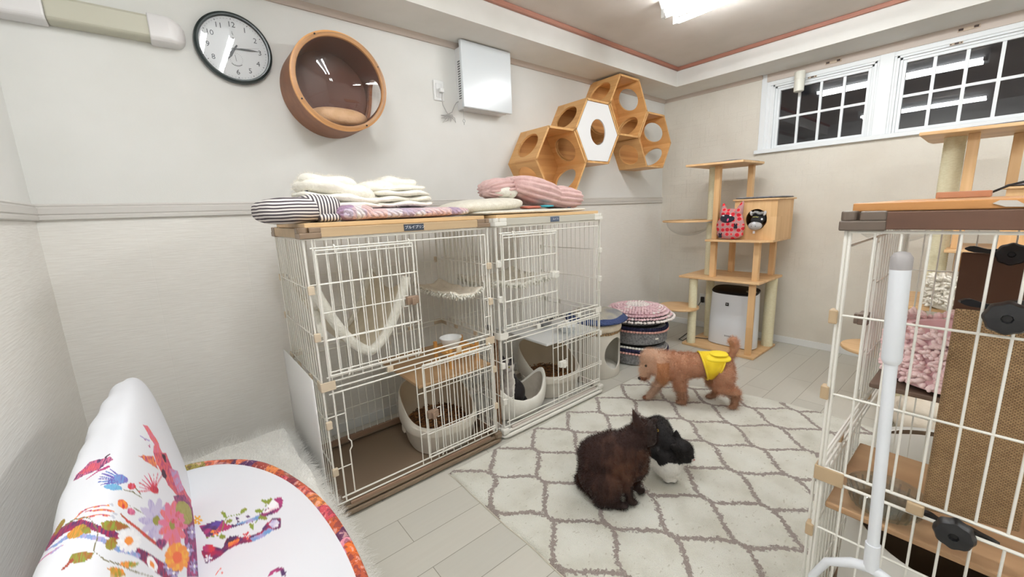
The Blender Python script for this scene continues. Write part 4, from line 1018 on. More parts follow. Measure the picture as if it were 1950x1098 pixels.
mb = MB(); mb.ell(pc+V((0, 0, -.012)), (.035, .112, .108), None, 32, 20, 1., .85); mb.ell(pc+V((0, -.004, .045)), (.032, .094, .09), None, 32, 20, 1., .9)
mb.ell(pc+V((.0, 0, -.075)), (.034, .105, .045), None, 28, 14, 1., .8)
for s_, tip in ((1, (.062, .172)), (-1, (-.088, .185))):
    p0 = pc+V((0, s_*.058, .10)); p1 = pc+V((0, tip[0], tip[1])); mb.chain([p0, p1], [.034, .009], .2)
blob(mb, 'body', m_dots(), t, .005, 5)
FB = plain('felt_navy', s2l(34, 32, 44), .9)
fc = MB().ell(pc+V((-.028, .015, .056)), (.008, .058, .037), Matrix.Rotation(.18, 3, 'Y'), 32, 16).build('face', FB, t, smooth=ORG)
mb = MB(); 
for dy in (.03, -.026): mb.ell(pc+V((-.037, .015+dy, .078)), (.003, .0095, .006), None, 14, 8)
mb.build('eyes', P_WH, fc, smooth=ORG)
mb = MB(); mb.ell(pc+V((-.037, .008, .042)), (.003, .0075, .014), Matrix.Rotation(.3, 3, 'X'), 14, 8); mb.build('tongue', plain('tongue_pink', s2l(226, 92, 130), .7), fc, smooth=ORG)
mb = MB()
for (y, z) in ((-.055, -.012), (.062, -.09)):
    for dz, w_, h_ in ((-.006, .026, .016), (.01, .02, .016)): mb.obox(pc+V((-.036, y, z+dz)), (.004, w_, h_))
    for s_ in (-1, 1): mb.obox(pc+V((-.036, y+s_*.009, z+.02)), (.004, .006, .012), Matrix.Rotation(s_*.4, 3, 'X'))
mb.build('cat_patch', FB, t)
t = thing('plush_horse', 'small black plush horse with gray muzzle peeking out of the cat tree house', 'plush', (3.60, 1.27, 1.06))
hc = V((3.615, 1.262, 1.15))
mb = MB(); mb.ell(hc+V((.03, 0, .01)), (.05, .05, .052), None, 28, 18); mb.ell(hc+V((-.008, .002, -.012)), (.036, .045, .042), None, 24, 16)
blob(mb, 'head', plain('plush_black', (.012, .012, .014), .85), t, .004, 4)
MB().ell(hc+V((-.03, .004, -.052)), (.036, .05, .034), Matrix.Rotation(.3, 3, 'Y'), 28, 16).build('muzzle', plain('plush_gray', s2l(178, 176, 176), .9), t, smooth=ORG)
mb = MB(); mb.ell(hc+V((-.06, .004, -.034)), (.004, .013, .016), None, 4, 8); mb.build('blaze', P_WH, t)
mb = MB(); 
for dy in (.018, -.012): mb.ell(hc+V((-.064, dy+.002, -.052)), (.003, .003, .0035), None, 10, 6)
mb.build('nostrils', P_BLK, t, smooth=ORG)
mb = MB()
for k in range(7): mb.ell(hc+V((-.005-.003*k % 2, .03-.011*k, .050+.006*math.sin(k))), (.02, .009, .012), Matrix.Rotation(.5, 3, 'X'), 12, 8)
mb.build('mane', plain('mane_gray', s2l(150, 150, 150), .9), t, smooth=ORG)
for s_ in (1, -1):
    MB().ell(hc+V((0, s_*.048, .046)), (.008, .012, .02), Matrix.Rotation(-s_*.3, 3, 'X'), 12, 8).build('ear', plain('ear_lightgray', s2l(186, 184, 184), .9), t, smooth=ORG)
mb = MB(); mb.ell(hc+V((-.026, -.04, .0)), (.006, .008, .009), None, 12, 8); mb.build('eye', P_WH, t, smooth=ORG)
mb = MB(); text_mb(mb, 'Old Boy', .0125, basis(hc+V((-.041, .002, .019)), (0, -1, 0), (.5, 0, 1)), .0008); mb.build('lettering', plain('thread_yellow', s2l(214, 206, 120), .8), t)
mb = MB(); mb.obox(hc+V((-.03, .01, -.103)), (.001, .016, .02)); mb.build('tag', P_WH, t)

# air purifier under the tree
t = thing('air_purifier', 'white air purifier with black top standing under the wooden cat tree', 'air purifier', (3.76, 1.45, .022))
def srr(cx_, cy_, hx_, hy_, z, ex=3.2, n=40): return [V((cx_+hx_*math.copysign(abs(math.cos(2*PI*k/n))**(2/ex), math.cos(2*PI*k/n)), cy_+hy_*math.copysign(abs(math.sin(2*PI*k/n))**(2/ex), math.sin(2*PI*k/n)), z)) for k in range(n)]
def slope(r): return [V((p.x, p.y, p.z+.045*(p.x-3.682)/.166)) for p in r]
PW = plain('purifier_white', s2l(222, 226, 232), .25)
MB().loft([srr(3.76, 1.45, .085, .19, .0235), srr(3.76, 1.45, .095, .20, .03), srr(3.76, 1.45, .093, .198, .25), srr(3.765, 1.45, .085, .192, .47), slope(srr(3.765, 1.45, .083, .19, .492))]).build('body', PW, t, smooth=True)
MB().loft([slope(srr(3.765, 1.45, .084, .191, .4925)), slope(srr(3.766, 1.45, .087, .194, .499)), slope(srr(3.768, 1.45, .084, .19, .506)), slope(srr(3.768, 1.45, .07, .17, .508))]).build('top_grille', plain('purifier_black', s2l(22, 22, 26), .3), t, smooth=True)
MB().lathe([(.032, 0), (.034, .003), (.001, .005)], (3.74, 1.31, .526), 24, Matrix.Rotation(-.26, 3, 'Y'), True, True, .7, 1.3).build('control_panel', plain('panel_silver', s2l(150, 146, 132), .4), t, smooth=True)
mb = MB(); mb.box((3.668, 1.463, .392), (3.674, 1.489, .42)); e_ = mb.build('emblem', P_BLK, t, bevel=.001)
mb = MB()
for y, z in ((1.472, .41), (1.48, .41), (1.476, .404)): mb.ell((3.6672, y, z), (.001, .003, .003), None, 10, 6)
mb.build('emblem_mark', P_WH, e_)
mb = MB(); text_mb(mb, 'SHARP', .019, basis((3.6655, 1.455, .118), (0, -1, 0), (0, 0, 1)), .0008); mb.build('lettering', plain('logo_gray', s2l(70, 70, 76), .5), t)
t = tag(MB().tube([(4.155, 1.93, .29), (4.10, 1.95, .22), (4.02, 1.95, .10), (3.90, 1.92, .012), (3.74, 1.90, .006), (3.62, 1.88, .007), (3.60, 1.83, .008), (3.66, 1.82, .026), (3.72, 1.74, .028), (3.75, 1.66, .03)], .0035, 8).build('power_cord', BLK, None, smooth=True, loc=(3.9, 1.9, 0)), 'black power cord looping from the low wall socket to the air purifier', 'cord')

# ------------------------------------------------------------------ cat house cylinder and cushions by the corner
t = thing('cat_house', 'white cylinder cat house with oval entrance and cream padded top', 'cat house', (2.45, 1.975, 0))
HW = plain('house_white', s2l(222, 218, 208), .4)
hcx, hcy, hr = 2.45, 1.975, .198
mb = MB(); mb.lathe([(hr-.005, 0), (hr, .006), (hr+.002, .2), (hr, .345), (hr-.012, .345), (hr-.012, .012), (.001, .012)], (hcx, hcy, 0), 64, None, True, True)
o = mb.build('shell', HW, t)
dv = V((.06, -.998, 0)).normalized()
c2 = MB(); c2.lathe([(.106, 0), (.106, .3)], V((hcx, hcy, .19))+dv*.06, 40, Matrix((V((-dv.y, dv.x, 0)), V((0, 0, 1)), dv)).transposed(), True, True, 1., 1.18)
cut(o, c2); shade(o)
MB().lathe([(.001, .013), (hr-.02, .013), (hr-.02, .05), (.1, .06), (.001, .062)], (hcx, hcy, 0), 40).build('inner_cushion', BEDW, t, smooth=True)
CRP = mottled('cream_plush', s2l(222, 210, 188), s2l(232, 222, 202), 24., .95, .5, 80., bd=.008, sheen=.2)
mb = MB(); mb.ell((hcx, hcy, .392), (hr+.014, hr+.014, .062), None, 48, 16, .8, 1., lambda p: p+p.normalized()*nz(p, 12, 2.)*.008); mb.build('padded_top', CRP, t, smooth=ORG)
mb = MB()
for k in range(60):
    a = 2*PI*k/60; q = .006+.006*abs(nz((k*.7, 1, 2), 1.))
    mb.obox((hcx+(hr+.006)*math.cos(a), hcy+(hr+.006)*math.sin(a), .356+.006*nz((k, 3, 2), .7)), (.004, .016, .010+q), rz(a))
mb.build('fringe_band', plain('band_brown', s2l(150, 122, 86), .9), t)
# knitted round mat
def m_knit():
    m, nt, b = new_mat('gray_blue_knit'); co = obco(nt)
    sep = node(nt, 'ShaderNodeSeparateXYZ', {0: co}); cmb = node(nt, 'ShaderNodeCombineXYZ', {0: sep.outputs[0], 1: sep.outputs[1], 2: 0.})
    d = node(nt, 'ShaderNodeVectorMath', {0: cmb.outputs[0]}, operation='LENGTH').outputs['Value']
    n = node(nt, 'ShaderNodeTexNoise', {'Vector': co, 'Scale': 5., 'Detail': 2.})
    c1 = ramp(nt, n.outputs[0], [(.35, s2l(150, 150, 148)), (.5, s2l(170, 164, 150)), (.65, s2l(136, 138, 140))])
    mx = node(nt, 'ShaderNodeMix', {0: math_(nt, 'GREATER_THAN', math_(nt, 'ADD', d, math_(nt, 'MULTIPLY', n.outputs[0], .03)), .218), 6: c1, 7: rgb(s2l(56, 70, 110))}, data_type='RGBA')
    nt.links.new(mx.outputs[2], b.inputs['Base Color']); b.inputs['Roughness'].default_value = .95
    w_ = node(nt, 'ShaderNodeTexVoronoi', {'Vector': co, 'Scale': 110.}); bump(nt, b, w_.outputs[0], .9, .006); return m
def dome_mat(c, R, h, drop, amp=.006, seed=1., rows=26):
    def fn(i, j):
        a = 2*PI*i; q = j; r_ = R*q*(1+.03*nz((math.cos(a), math.sin(a), 2), 1.6, seed))
        z = h*(1-q*q)-drop*max(0, q-.8)**1.3*5+amp*nz((r_*math.cos(a), r_*math.sin(a), 0), 14, seed)
        return V((c[0]+r_*math.cos(a), c[1]+r_*math.sin(a), c[2]+z))
    return fn
o = MB().grid(64, 24, dome_mat((hcx+.01, hcy-.01, .466), .242, .05, .036)).build('knitted_mat', m_knit(), None, smooth=ORG, loc=(hcx+.01, hcy-.01, .45))
s_ = o.modifiers.new('th', 'SOLIDIFY'); s_.thickness = .012
tag(o, 'gray and navy blue round knitted mat on top of the white cat house', 'mat')
# stack of round gray beds topped with pink crochet mat
GRB = mottled('gray_melange', s2l(92, 92, 94), s2l(138, 138, 138), 70., .95, .6, 150., bd=.005)
NAVY = plain('navy_yarn', s2l(30, 30, 58), .95); PKY = mottled('pink_yarn', s2l(212, 156, 148), s2l(228, 178, 168), 60., .95, .5, 120.); WHY = plain('white_yarn', s2l(226, 224, 216), .95)
scx, scy = 2.965, 1.93
for k, (z0, hh, R, lab) in enumerate(((.001, .145, .262, 'gray round pet bed with navy and pink trim at the bottom of the stack'), (.166, .14, .250, 'gray round pet bed in the middle of the stack under the pink mat'))):
    t = thing('round_bed', lab, 'pet bed', (scx+.01*k, scy, z0), 0, 'round beds stacked by the cat house')
    cx_, cy_ = scx+.01*k-.0, scy
    MB().lathe([(R*.9, 0), (R*.98, .01), (R*1.0, hh*.5), (R*.97, hh*.85), (R*.9, hh*.97), (R*.78, hh*.98), (R*.7, hh*.7), (.001, hh*.6)], (cx_, cy_, z0), 56).build('wall', GRB, t, smooth=True)
    mb = MB(); mb2 = MB(); mb3 = MB()
    for i in range(64):
        a = 2*PI*i/64; zz = z0+hh*(.66 if k == 0 else .86)+(.018 if k == 0 else .008)*math.sin(a*2+1.)
        mb.ell((cx_+R*.985*math.cos(a), cy_+R*.985*math.sin(a), zz+.012), (.012, .016, .017), rz(a), 8, 6)
        mb2.ell((cx_+R*1.0*math.cos(a), cy_+R*1.0*math.sin(a), zz-.010), (.011, .013, .010), rz(a), 8, 6)
        if k == 0: mb3.ell((cx_+R*.94*math.cos(a), cy_+R*.94*math.sin(a), zz+.034), (.012, .014, .010), rz(a), 8, 6)
    mb.build('navy_trim', NAVY, t, smooth=ORG); mb2.build('pink_trim', PKY, t, smooth=ORG)
    if k == 0: mb3.build('white_trim', WHY, t, smooth=ORG)
    else: mb3.bm.free()
    a = math.radians(-108 if k else -100)
    if k: MB().obox((cx_+R*1.0*math.cos(a), cy_+R*1.0*math.sin(a), z0+.055), (.004, .03, .012), rz(a)).build('label_tag', WHY, t)
t = thing('round_bed', 'flat dark gray round bed directly under the pink crochet mat', 'pet bed', (scx, scy, .33), 0, 'round beds stacked by the cat house')
MB().lathe([(.22, .0), (.242, .015), (.245, .05), (.225, .072), (.001, .075)], (scx, scy, .33), 48).build('cushion', mottled('dark_gray_fabric', s2l(80, 78, 80), s2l(104, 102, 104), 40., .95, .4, 100.), t, smooth=True)
t = thing('crochet_mat', 'round pink crochet mat with white shaggy edge topping the stack by the cat house', 'mat', (scx+.02, scy+.02, .37))
PKM = mottled('crochet_pink', s2l(206, 170, 178), s2l(226, 196, 200), 12., .95, .5, 100., bd=.006); PKW = mottled('crochet_white', s2l(226, 216, 214), s2l(236, 230, 226), 30., .95, .5, 100., bd=.006)
cc = V((scx+.01, scy+.0, .41))
mbp, mbw = MB(), MB(); rnd = random.Random(3)
for ring in range(13):
    r_ = .018+ring*.0232; n = max(6, int(2*PI*r_/.024))
    for i in range(n):
        a = 2*PI*(i+.5*(ring % 2))/n+rnd.uniform(-.02, .02); z = .055*(1-(r_/.3)**2)-(.012*max(0, ring-9))
        q = mbw if (ring < 4 or ring > 11 or rnd.random() < .12) else mbp
        q.ell(cc+V((r_*math.cos(a), r_*math.sin(a), z+rnd.uniform(-.002, .003))), (.0135, .0125, .010), rz(a+.5), 8, 6)
mbp.build('pink_rows', PKM, t, smooth=ORG)['kind'] = 'stuff'; mbw.build('white_rows', PKW, t, smooth=ORG)['kind'] = 'stuff'
MB().lathe([(.25, -.004), (.25, .006), (.16, .037), (.001, .049)], cc, 40).build('backing', PKM, t, smooth=True)

# ------------------------------------------------------------------ rug
def m_rug():
    m, nt, b = new_mat('trellis_shag'); tc = node(nt, 'ShaderNodeTexCoord'); co = tc.outputs['Object']
    n1 = node(nt, 'ShaderNodeTexNoise', {'Vector': co, 'Scale': 75., 'Detail': 2.}); n2 = node(nt, 'ShaderNodeTexNoise', {'Vector': co, 'Scale': 9., 'Detail': 2.})
    def warp(n, amp): return node(nt, 'ShaderNodeVectorMath', {0: node(nt, 'ShaderNodeVectorMath', {0: n.outputs['Color'], 1: (.5, .5, .5)}, operation='SUBTRACT').outputs[0], 'Scale': amp}, operation='SCALE').outputs[0]
    w1 = node(nt, 'ShaderNodeVectorMath', {0: co, 1: warp(n1, .042)}, operation='ADD').outputs[0]
    w2 = node(nt, 'ShaderNodeVectorMath', {0: w1, 1: warp(n2, .028)}, operation='ADD').outputs[0]
    sep = node(nt, 'ShaderNodeSeparateXYZ', {0: w2})
    PX, PY = .2905, .39
    xs = math_(nt, 'DIVIDE', math_(nt, 'SUBTRACT', sep.outputs[0], 1.036), PX); ys = math_(nt, 'DIVIDE', math_(nt, 'SUBTRACT', sep.outputs[1], 1.078), PY)
    xc = math_(nt, 'ABSOLUTE', math_(nt, 'SUBTRACT', xs, math_(nt, 'ROUND', xs)))
    ang = math_(nt, 'MULTIPLY', ys, 2*PI)
    A = math_(nt, 'MULTIPLY', math_(nt, 'SUBTRACT', 1., math_(nt, 'COSINE', ang)), .25)
    d = math_(nt, 'MULTIPLY', math_(nt, 'ABSOLUTE', math_(nt, 'SUBTRACT', xc, A)), PX)
    sl = math_(nt, 'MULTIPLY', math_(nt, 'SINE', ang), 1.168)
    d = math_(nt, 'DIVIDE', d, math_(nt, 'SQRT', math_(nt, 'ADD', 1., math_(nt, 'MULTIPLY', sl, sl))))
    line = node(nt, 'ShaderNodeMapRange', {0: d, 1: .0076, 2: .0126, 3: 1., 4: 0.}).outputs[0]
    n3 = node(nt, 'ShaderNodeTexNoise', {'Vector': co, 'Scale': 7., 'Detail': 4.}); n4 = node(nt, 'ShaderNodeTexNoise', {'Vector': co, 'Scale': 240., 'Detail': 2.})
    base = ramp(nt, n3.outputs[0], [(.25, s2l(206, 204, 190)), (.5, s2l(226, 225, 214)), (.75, s2l(233, 233, 224))])
    gr = ramp(nt, n4.outputs[0], [(.3, s2l(138, 126, 120)), (.7, s2l(170, 158, 150))])
    sp = math_(nt, 'MULTIPLY', node(nt, 'ShaderNodeMapRange', {0: node(nt, 'ShaderNodeTexNoise', {'Vector': obco(nt, (1, 1.6, 1)), 'Scale': 48., 'Detail': 2.}).outputs[0], 1: .66, 2: .72, 3: 0., 4: 1.}).outputs[0], .5)
    mx0 = node(nt, 'ShaderNodeMix', {0: sp, 6: base, 7: rgb(s2l(178, 172, 152))}, data_type='RGBA')
    mx = node(nt, 'ShaderNodeMix', {0: line, 6: mx0.outputs[2], 7: gr}, data_type='RGBA')
    nt.links.new(mx.outputs[2], b.inputs['Base Color']); b.inputs['Roughness'].default_value = .95; b.inputs['Sheen Weight'].default_value = .2; b.inputs['Specular IOR Level'].default_value = .1
    h = math_(nt, 'ADD', n4.outputs[0], math_(nt, 'MULTIPLY', n3.outputs[0], .6))
    h = math_(nt, 'SUBTRACT', h, math_(nt, 'MULTIPLY', line, .5))
    bump(nt, b, h, .8, .009); return m
cn = [V((.885, .243, 0)), V((2.87, .243, 0)), V((2.49, 1.66, 0)), V((.884, 1.635, 0))]
def rugp(i, j):
    p = (cn[0]*(1-i)+cn[1]*i)*(1-j)+(cn[3]*(1-i)+cn[2]*i)*j
    e = min(i, 1-i, j, 1-j); z = .013*min(1, e/.006)+.0025*nz(p, 5)+.0015*nz(p, 22)
    if i == 1 or i == 0: p.x += .006*nz(p, 6)
    bul = .14*max(0, i-.5)*2*max(0, math.sin(PI*j))**1.1
    return V((p.x+bul, p.y, max(z, .001)))
o = MB().grid(170, 130, rugp).build('rug', m_rug(), None, smooth=ORG); tag(o, 'cream shag rug with a gray wavy trellis pattern on the floor', 'rug')
s_ = MB().tube([rugp(0, j/60)+V((-.002, 0, .0)) for j in range(61)], .003, 6).build('bound_edge', plain('rug_binding', s2l(196, 190, 176), .9), o)

# ------------------------------------------------------------------ foreground cage contents
def chenille(mb, fn, n, r, L, seed=1):
    rnd = random.Random(seed)
    for k in range(n):
        p, nn_ = fn(rnd.random(), rnd.random()); d = (nn_+V((rnd.uniform(-.6, .6), rnd.uniform(-.6, .6), rnd.uniform(-.9, .3)))).normalized()
        ex = d.orthogonal().normalized(); ey = d.cross(ex)
        mb.ell(p+d*L*.35, (r, r, L*rnd.uniform(.8, 1.2)), Matrix((ex, ey, d)).transposed(), 7, 6)
PK = mottled('pink_chenille', s2l(250, 214, 216), s2l(255, 232, 231), 20., .95, .3, 120., sheen=.3); PKS = plain('pink_plush_seat', s2l(244, 206, 212), .95)
WC = mottled('white_chenille', s2l(222, 216, 202), s2l(236, 231, 220), 20., .95, .3, 120., sheen=.3)
def shag_bed(label, c, rx, ry, h, mc, ms, n, r, L, seed, back=0.):
    t = thing('shaggy_bed', label, 'pet bed', c)
    mb = MB(); mb.lathe([(.8, 0), (1.0, .012), (1.02, h*.5), (.95, h), (.78, h*1.02), (.66, h*.6), (.001, h*.5)], (0, 0, 0), 40, None, True, True, rx, ry)
    mb.build('cushion', ms, t, smooth=True, world=False)
    mb = MB()
    def fn(a, b):
        th = 2*PI*a; z = .022+h*(b*1.0); k = 1.02-.25*max(0, b-.75); p = V((rx*k*math.cos(th), ry*k*math.sin(th), z+back*max(0, -math.cos(th-1.2)))); return p, V((math.cos(th), math.sin(th), .2+max(0, b-.7)*3)).normalized()
    chenille(mb, fn, n, r, L, seed); s_ = mb.build('shaggy_pile', mc, t, smooth=ORG, world=False); s_['kind'] = 'stuff'
    return t
shag_bed('pink shaggy pet bed on the dark shelf inside the foreground cage', (1.66, .01, .751), .17, .17, .15, PK, PKS, 1500, .007, .013, 5)
shag_bed('white shaggy pet bed on the deck of the right cat tree', (3.285, .085, .655), .115, .135, .16, WC, WC, 700, .009, .02, 6)
GL = clear('bowl_glass', (.86, .89, .89), 1.9)
t = thing('glass_bowl', 'clear cut glass water bowl on the wooden shelf in the foreground cage', 'bowl', (1.245, .105, .529))
MB().lathe([(.045, 0), (.062, .004), (.070, .02), (.0735, .05), (.072, .0515), (.0695, .05), (.066, .02), (.058, .009), (.001, .008)], (1.245, .105, .529), 48).build('dish', GL, t, smooth=True)
mb = MB()
for k in range(24):
    a = 2*PI*k/24; mb.tube([(1.245+.062*math.cos(a), .105+.062*math.sin(a), .5335), (1.245+.0705*math.cos(a), .105+.0705*math.sin(a), .552), (1.245+.073*math.cos(a), .105+.073*math.sin(a), .568)], .0022, 5)
mb.build('cut_ribs', GL, t, smooth=True)
MB().lathe([(.001, .5385), (.056, .5388), (.064, .5485), (.0665, .559), (.001, .559)], (1.245, .105, 0), 40).build('water', clear('water', (.93, .95, .95), 1.5), t, smooth=True)
# scratch boards
def m_weave():
    m, nt, b = new_mat('sisal_weave'); co = obco(nt)
    sep = node(nt, 'ShaderNodeSeparateXYZ', {0: co})
    n0 = node(nt, 'ShaderNodeTexNoise', {'Vector': co, 'Scale': 35., 'Detail': 2.})
    cmb = node(nt, 'ShaderNodeCombineXYZ', {0: sep.outputs[1], 1: math_(nt, 'ADD', sep.outputs[2], math_(nt, 'MULTIPLY', n0.outputs[0], .004)), 2: 0.})
    br = node(nt, 'ShaderNodeTexBrick', {'Vector': cmb.outputs[0], 'Color1': rgb(s2l(176, 144, 104)), 'Color2': rgb(s2l(150, 118, 82)), 'Mortar': rgb(s2l(84, 62, 42)), 'Scale': 1., 'Mortar Size': .0007, 'Mortar Smooth': .7, 'Brick Width': .0062, 'Row Height': .0032}, offset=.5)
    n = node(nt, 'ShaderNodeTexNoise', {'Vector': co, 'Scale': 30., 'Detail': 3.})
    mx = node(nt, 'ShaderNodeMix', {0: math_(nt, 'MULTIPLY', n.outputs[0], .4), 6: br.outputs[0], 7: rgb(s2l(186, 154, 112))}, data_type='RGBA')
    nt.links.new(mx.outputs[2], b.inputs['Base Color']); b.inputs['Roughness'].default_value = .95
    bump(nt, b, math_(nt, 'MULTIPLY', br.outputs['Fac'], -1.), .9, .004); return m
WEAVE = m_weave(); BACKB = plain('board_back_brown', s2l(96, 68, 52), .7); KNOB = plain('knob_black', s2l(26, 26, 28), .4)
def knob(t, c, d, R=.030):
    d = V(d).normalized(); ex = d.orthogonal().normalized(); ey = d.cross(ex); Rm_ = Matrix((ex, ey, d)).transposed(); n = 48; mb = MB()
    def rr(s_, z): return [Rm_ @ V(((R*s_*(1+.04*math.cos(8*2*PI*k/n)))*math.cos(2*PI*k/n), (R*s_*(1+.04*math.cos(8*2*PI*k/n)))*math.sin(2*PI*k/n), z))+V(c) for k in range(n)]
    mb.loft([rr(.85, 0), rr(1, .004), rr(1, .018), rr(.88, .026), rr(.26, .029), rr(.2, .022), rr(.05, .022)]); return mb.build('knob', KNOB, t, smooth=True)
def strap(t, c, ey, L, h=.022):
    c, ey = V(c), V(ey).normalized(); ex = ey.cross(V((0, 0, 1))); mb = MB(); n = 20
    ra, rb = [], []
    for sgn, arr in ((1, ra), (-1, rb)):
        pass
    rings = []
    for i in range(n+1):
        s_ = i/n*2-1; hh = h*(.55+.35*math.cos(s_*PI)**2+.1*math.cos(s_*2*PI)); hh = max(.004, hh*(1-abs(s_)**8)); o = c+ey*s_*L/2+V((0, 0, .004*math.sin(s_*5)))
        rings.append([o+ex*.006+V((0, 0, -hh/2)), o+ex*.006+V((0, 0, hh/2)), o-ex*.006+V((0, 0, hh/2)), o-ex*.006+V((0, 0, -hh/2))])
    mb.loft(rings); return mb.build('clamp_bar', KNOB, t, smooth=True)
t = thing('scratching_board', 'woven sisal scratching board clamped upright inside the foreground cage front', 'scratching board', (1.20, -.03, .60))
a_, b_ = V((1.195, .037, 0)), V((1.245, -.099, 0)); ey = (b_-a_).normalized(); nrm = V((-ey.y, ey.x, 0)); nrm = nrm if nrm.x < 0 else -nrm
th = .016
MB().loft([[a_+V((0, 0, .592)), b_+V((0, 0, .592)), b_-nrm*th+V((0, 0, .592)), a_-nrm*th+V((0, 0, .592))], [a_+V((0, 0, 1.052)), b_+V((0, 0, 1.052)), b_-nrm*th+V((0, 0, 1.052)), a_-nrm*th+V((0, 0, 1.052))]]).build('sisal_board', WEAVE, t, bevel=.004)
cm = (a_+b_)/2
strap(t, cm+V((.008, 0, 1.064))-nrm*.0, ey, .145); knob(t, (1.152, -.026, 1.056), (-1, .0, .05))
MB().cyl((1.15, -.026, 1.056), (1.215, -.028, 1.06), .006, 12).build('bolt', KNOB, t)
strap(t, V((1.178, -.018, .592)), V((0, -1, 0)), .11, .016); knob(t, (1.152, -.012, .596), (-1, .0, .05))
MB().cyl((1.15, -.012, .596), (1.19, -.014, .596), .006, 12).build('bolt', KNOB, t)
t = thing('scratching_board', 'dark brown backed scratching board clamped at the far end of the foreground cage', 'scratching board', (2.03, -.03, .75))
MB().box((2.02, -.13, .70), (2.036, .075, 1.09)).build('back_board', BACKB, t, bevel=.003)
strap(t, (2.014, -.03, 1.10), (0, -1, 0), .2, .03); knob(t, (2.008, -.03, 1.092), (-1, 0, 0), .034)
# long handled dustpan standing before the cage
t = thing('lobby_dustpan', 'white long handled dustpan standing in front of the foreground cage', 'dustpan', (1.09, .10, 0))
PWH = plain('pole_white', s2l(226, 230, 236), .35); GRY = plain('cap_gray', s2l(164, 160, 160), .5)
top, bot = V((1.095, .1195, 1.175)), V((1.085, .098, .50))
dd = (bot-top).normalized()
MB().tube([top+dd*.035, top+dd*.22, top+dd*.225, top+dd*.23], [.0165, .0165, .0150, .0125], 18).build('grip', PWH, t, smooth=True)
MB().tube([top+dd*.036, top+dd*.03, top+dd*.012, top+dd*.003, top], [.0167, .0172, .0172, .012, .004], 18).build('grip_cap', GRY, t, smooth=True)
MB().tube([top+dd*.23, bot], .0108, 16).build('pole', PWH, t, smooth=True)
mb = MB(); mb.tube([bot-dd*.03, bot+dd*.035], .0135, 14)
for s_ in (-1, 1): mb.tube([bot+dd*.03, bot+V((0, s_*.03, -.04)), bot+V((0, s_*.075, -.07)), bot+V((0, s_*.10, -.13)), bot+V((0.0, s_*.105, -.30))], [.012, .011, .009, .008, .007], 10)
mb.build('yoke', PWH, t, smooth=True)
mb = MB(); mb.prism([(.955, 0.015), (1.12, .015), (1.12, .10), (1.09, .21), (1.04, .21), (1.07, .025), (.955, .02)], -.02, .22, 1); mb.build('pan', PWH, t, bevel=.004)
# litter box and cushion behind the foreground cage
litter('white litter box with dark oval opening on the floor behind the foreground cage', (2.52, .03, .001), 2.2, .19, .235, .13, .31, mats=(plain('litter_white', s2l(222, 220, 214), .35), plain('litter_white', s2l(222, 220, 214), .35), plain('litter_dark_in', s2l(96, 78, 60), .5)))
BGE = mottled('beige_cotton', s2l(206, 194, 176), s2l(220, 210, 194), 10., .9, .4, 40., bd=.008)
mb = MB(); soft(mb, (3.0, .13, .09), (.34, .3, .17), .3, .8, .6, .02, 7., 41., 60, 24); mb.ell((2.95, .14, .16), (.1, .12, .05), None, 24, 12)
t = tag(mb.build('cushion', BGE, None, smooth=ORG, loc=(3.0, .13, .0)), 'beige crumpled cushion on the floor behind the foreground cage', 'cushion')
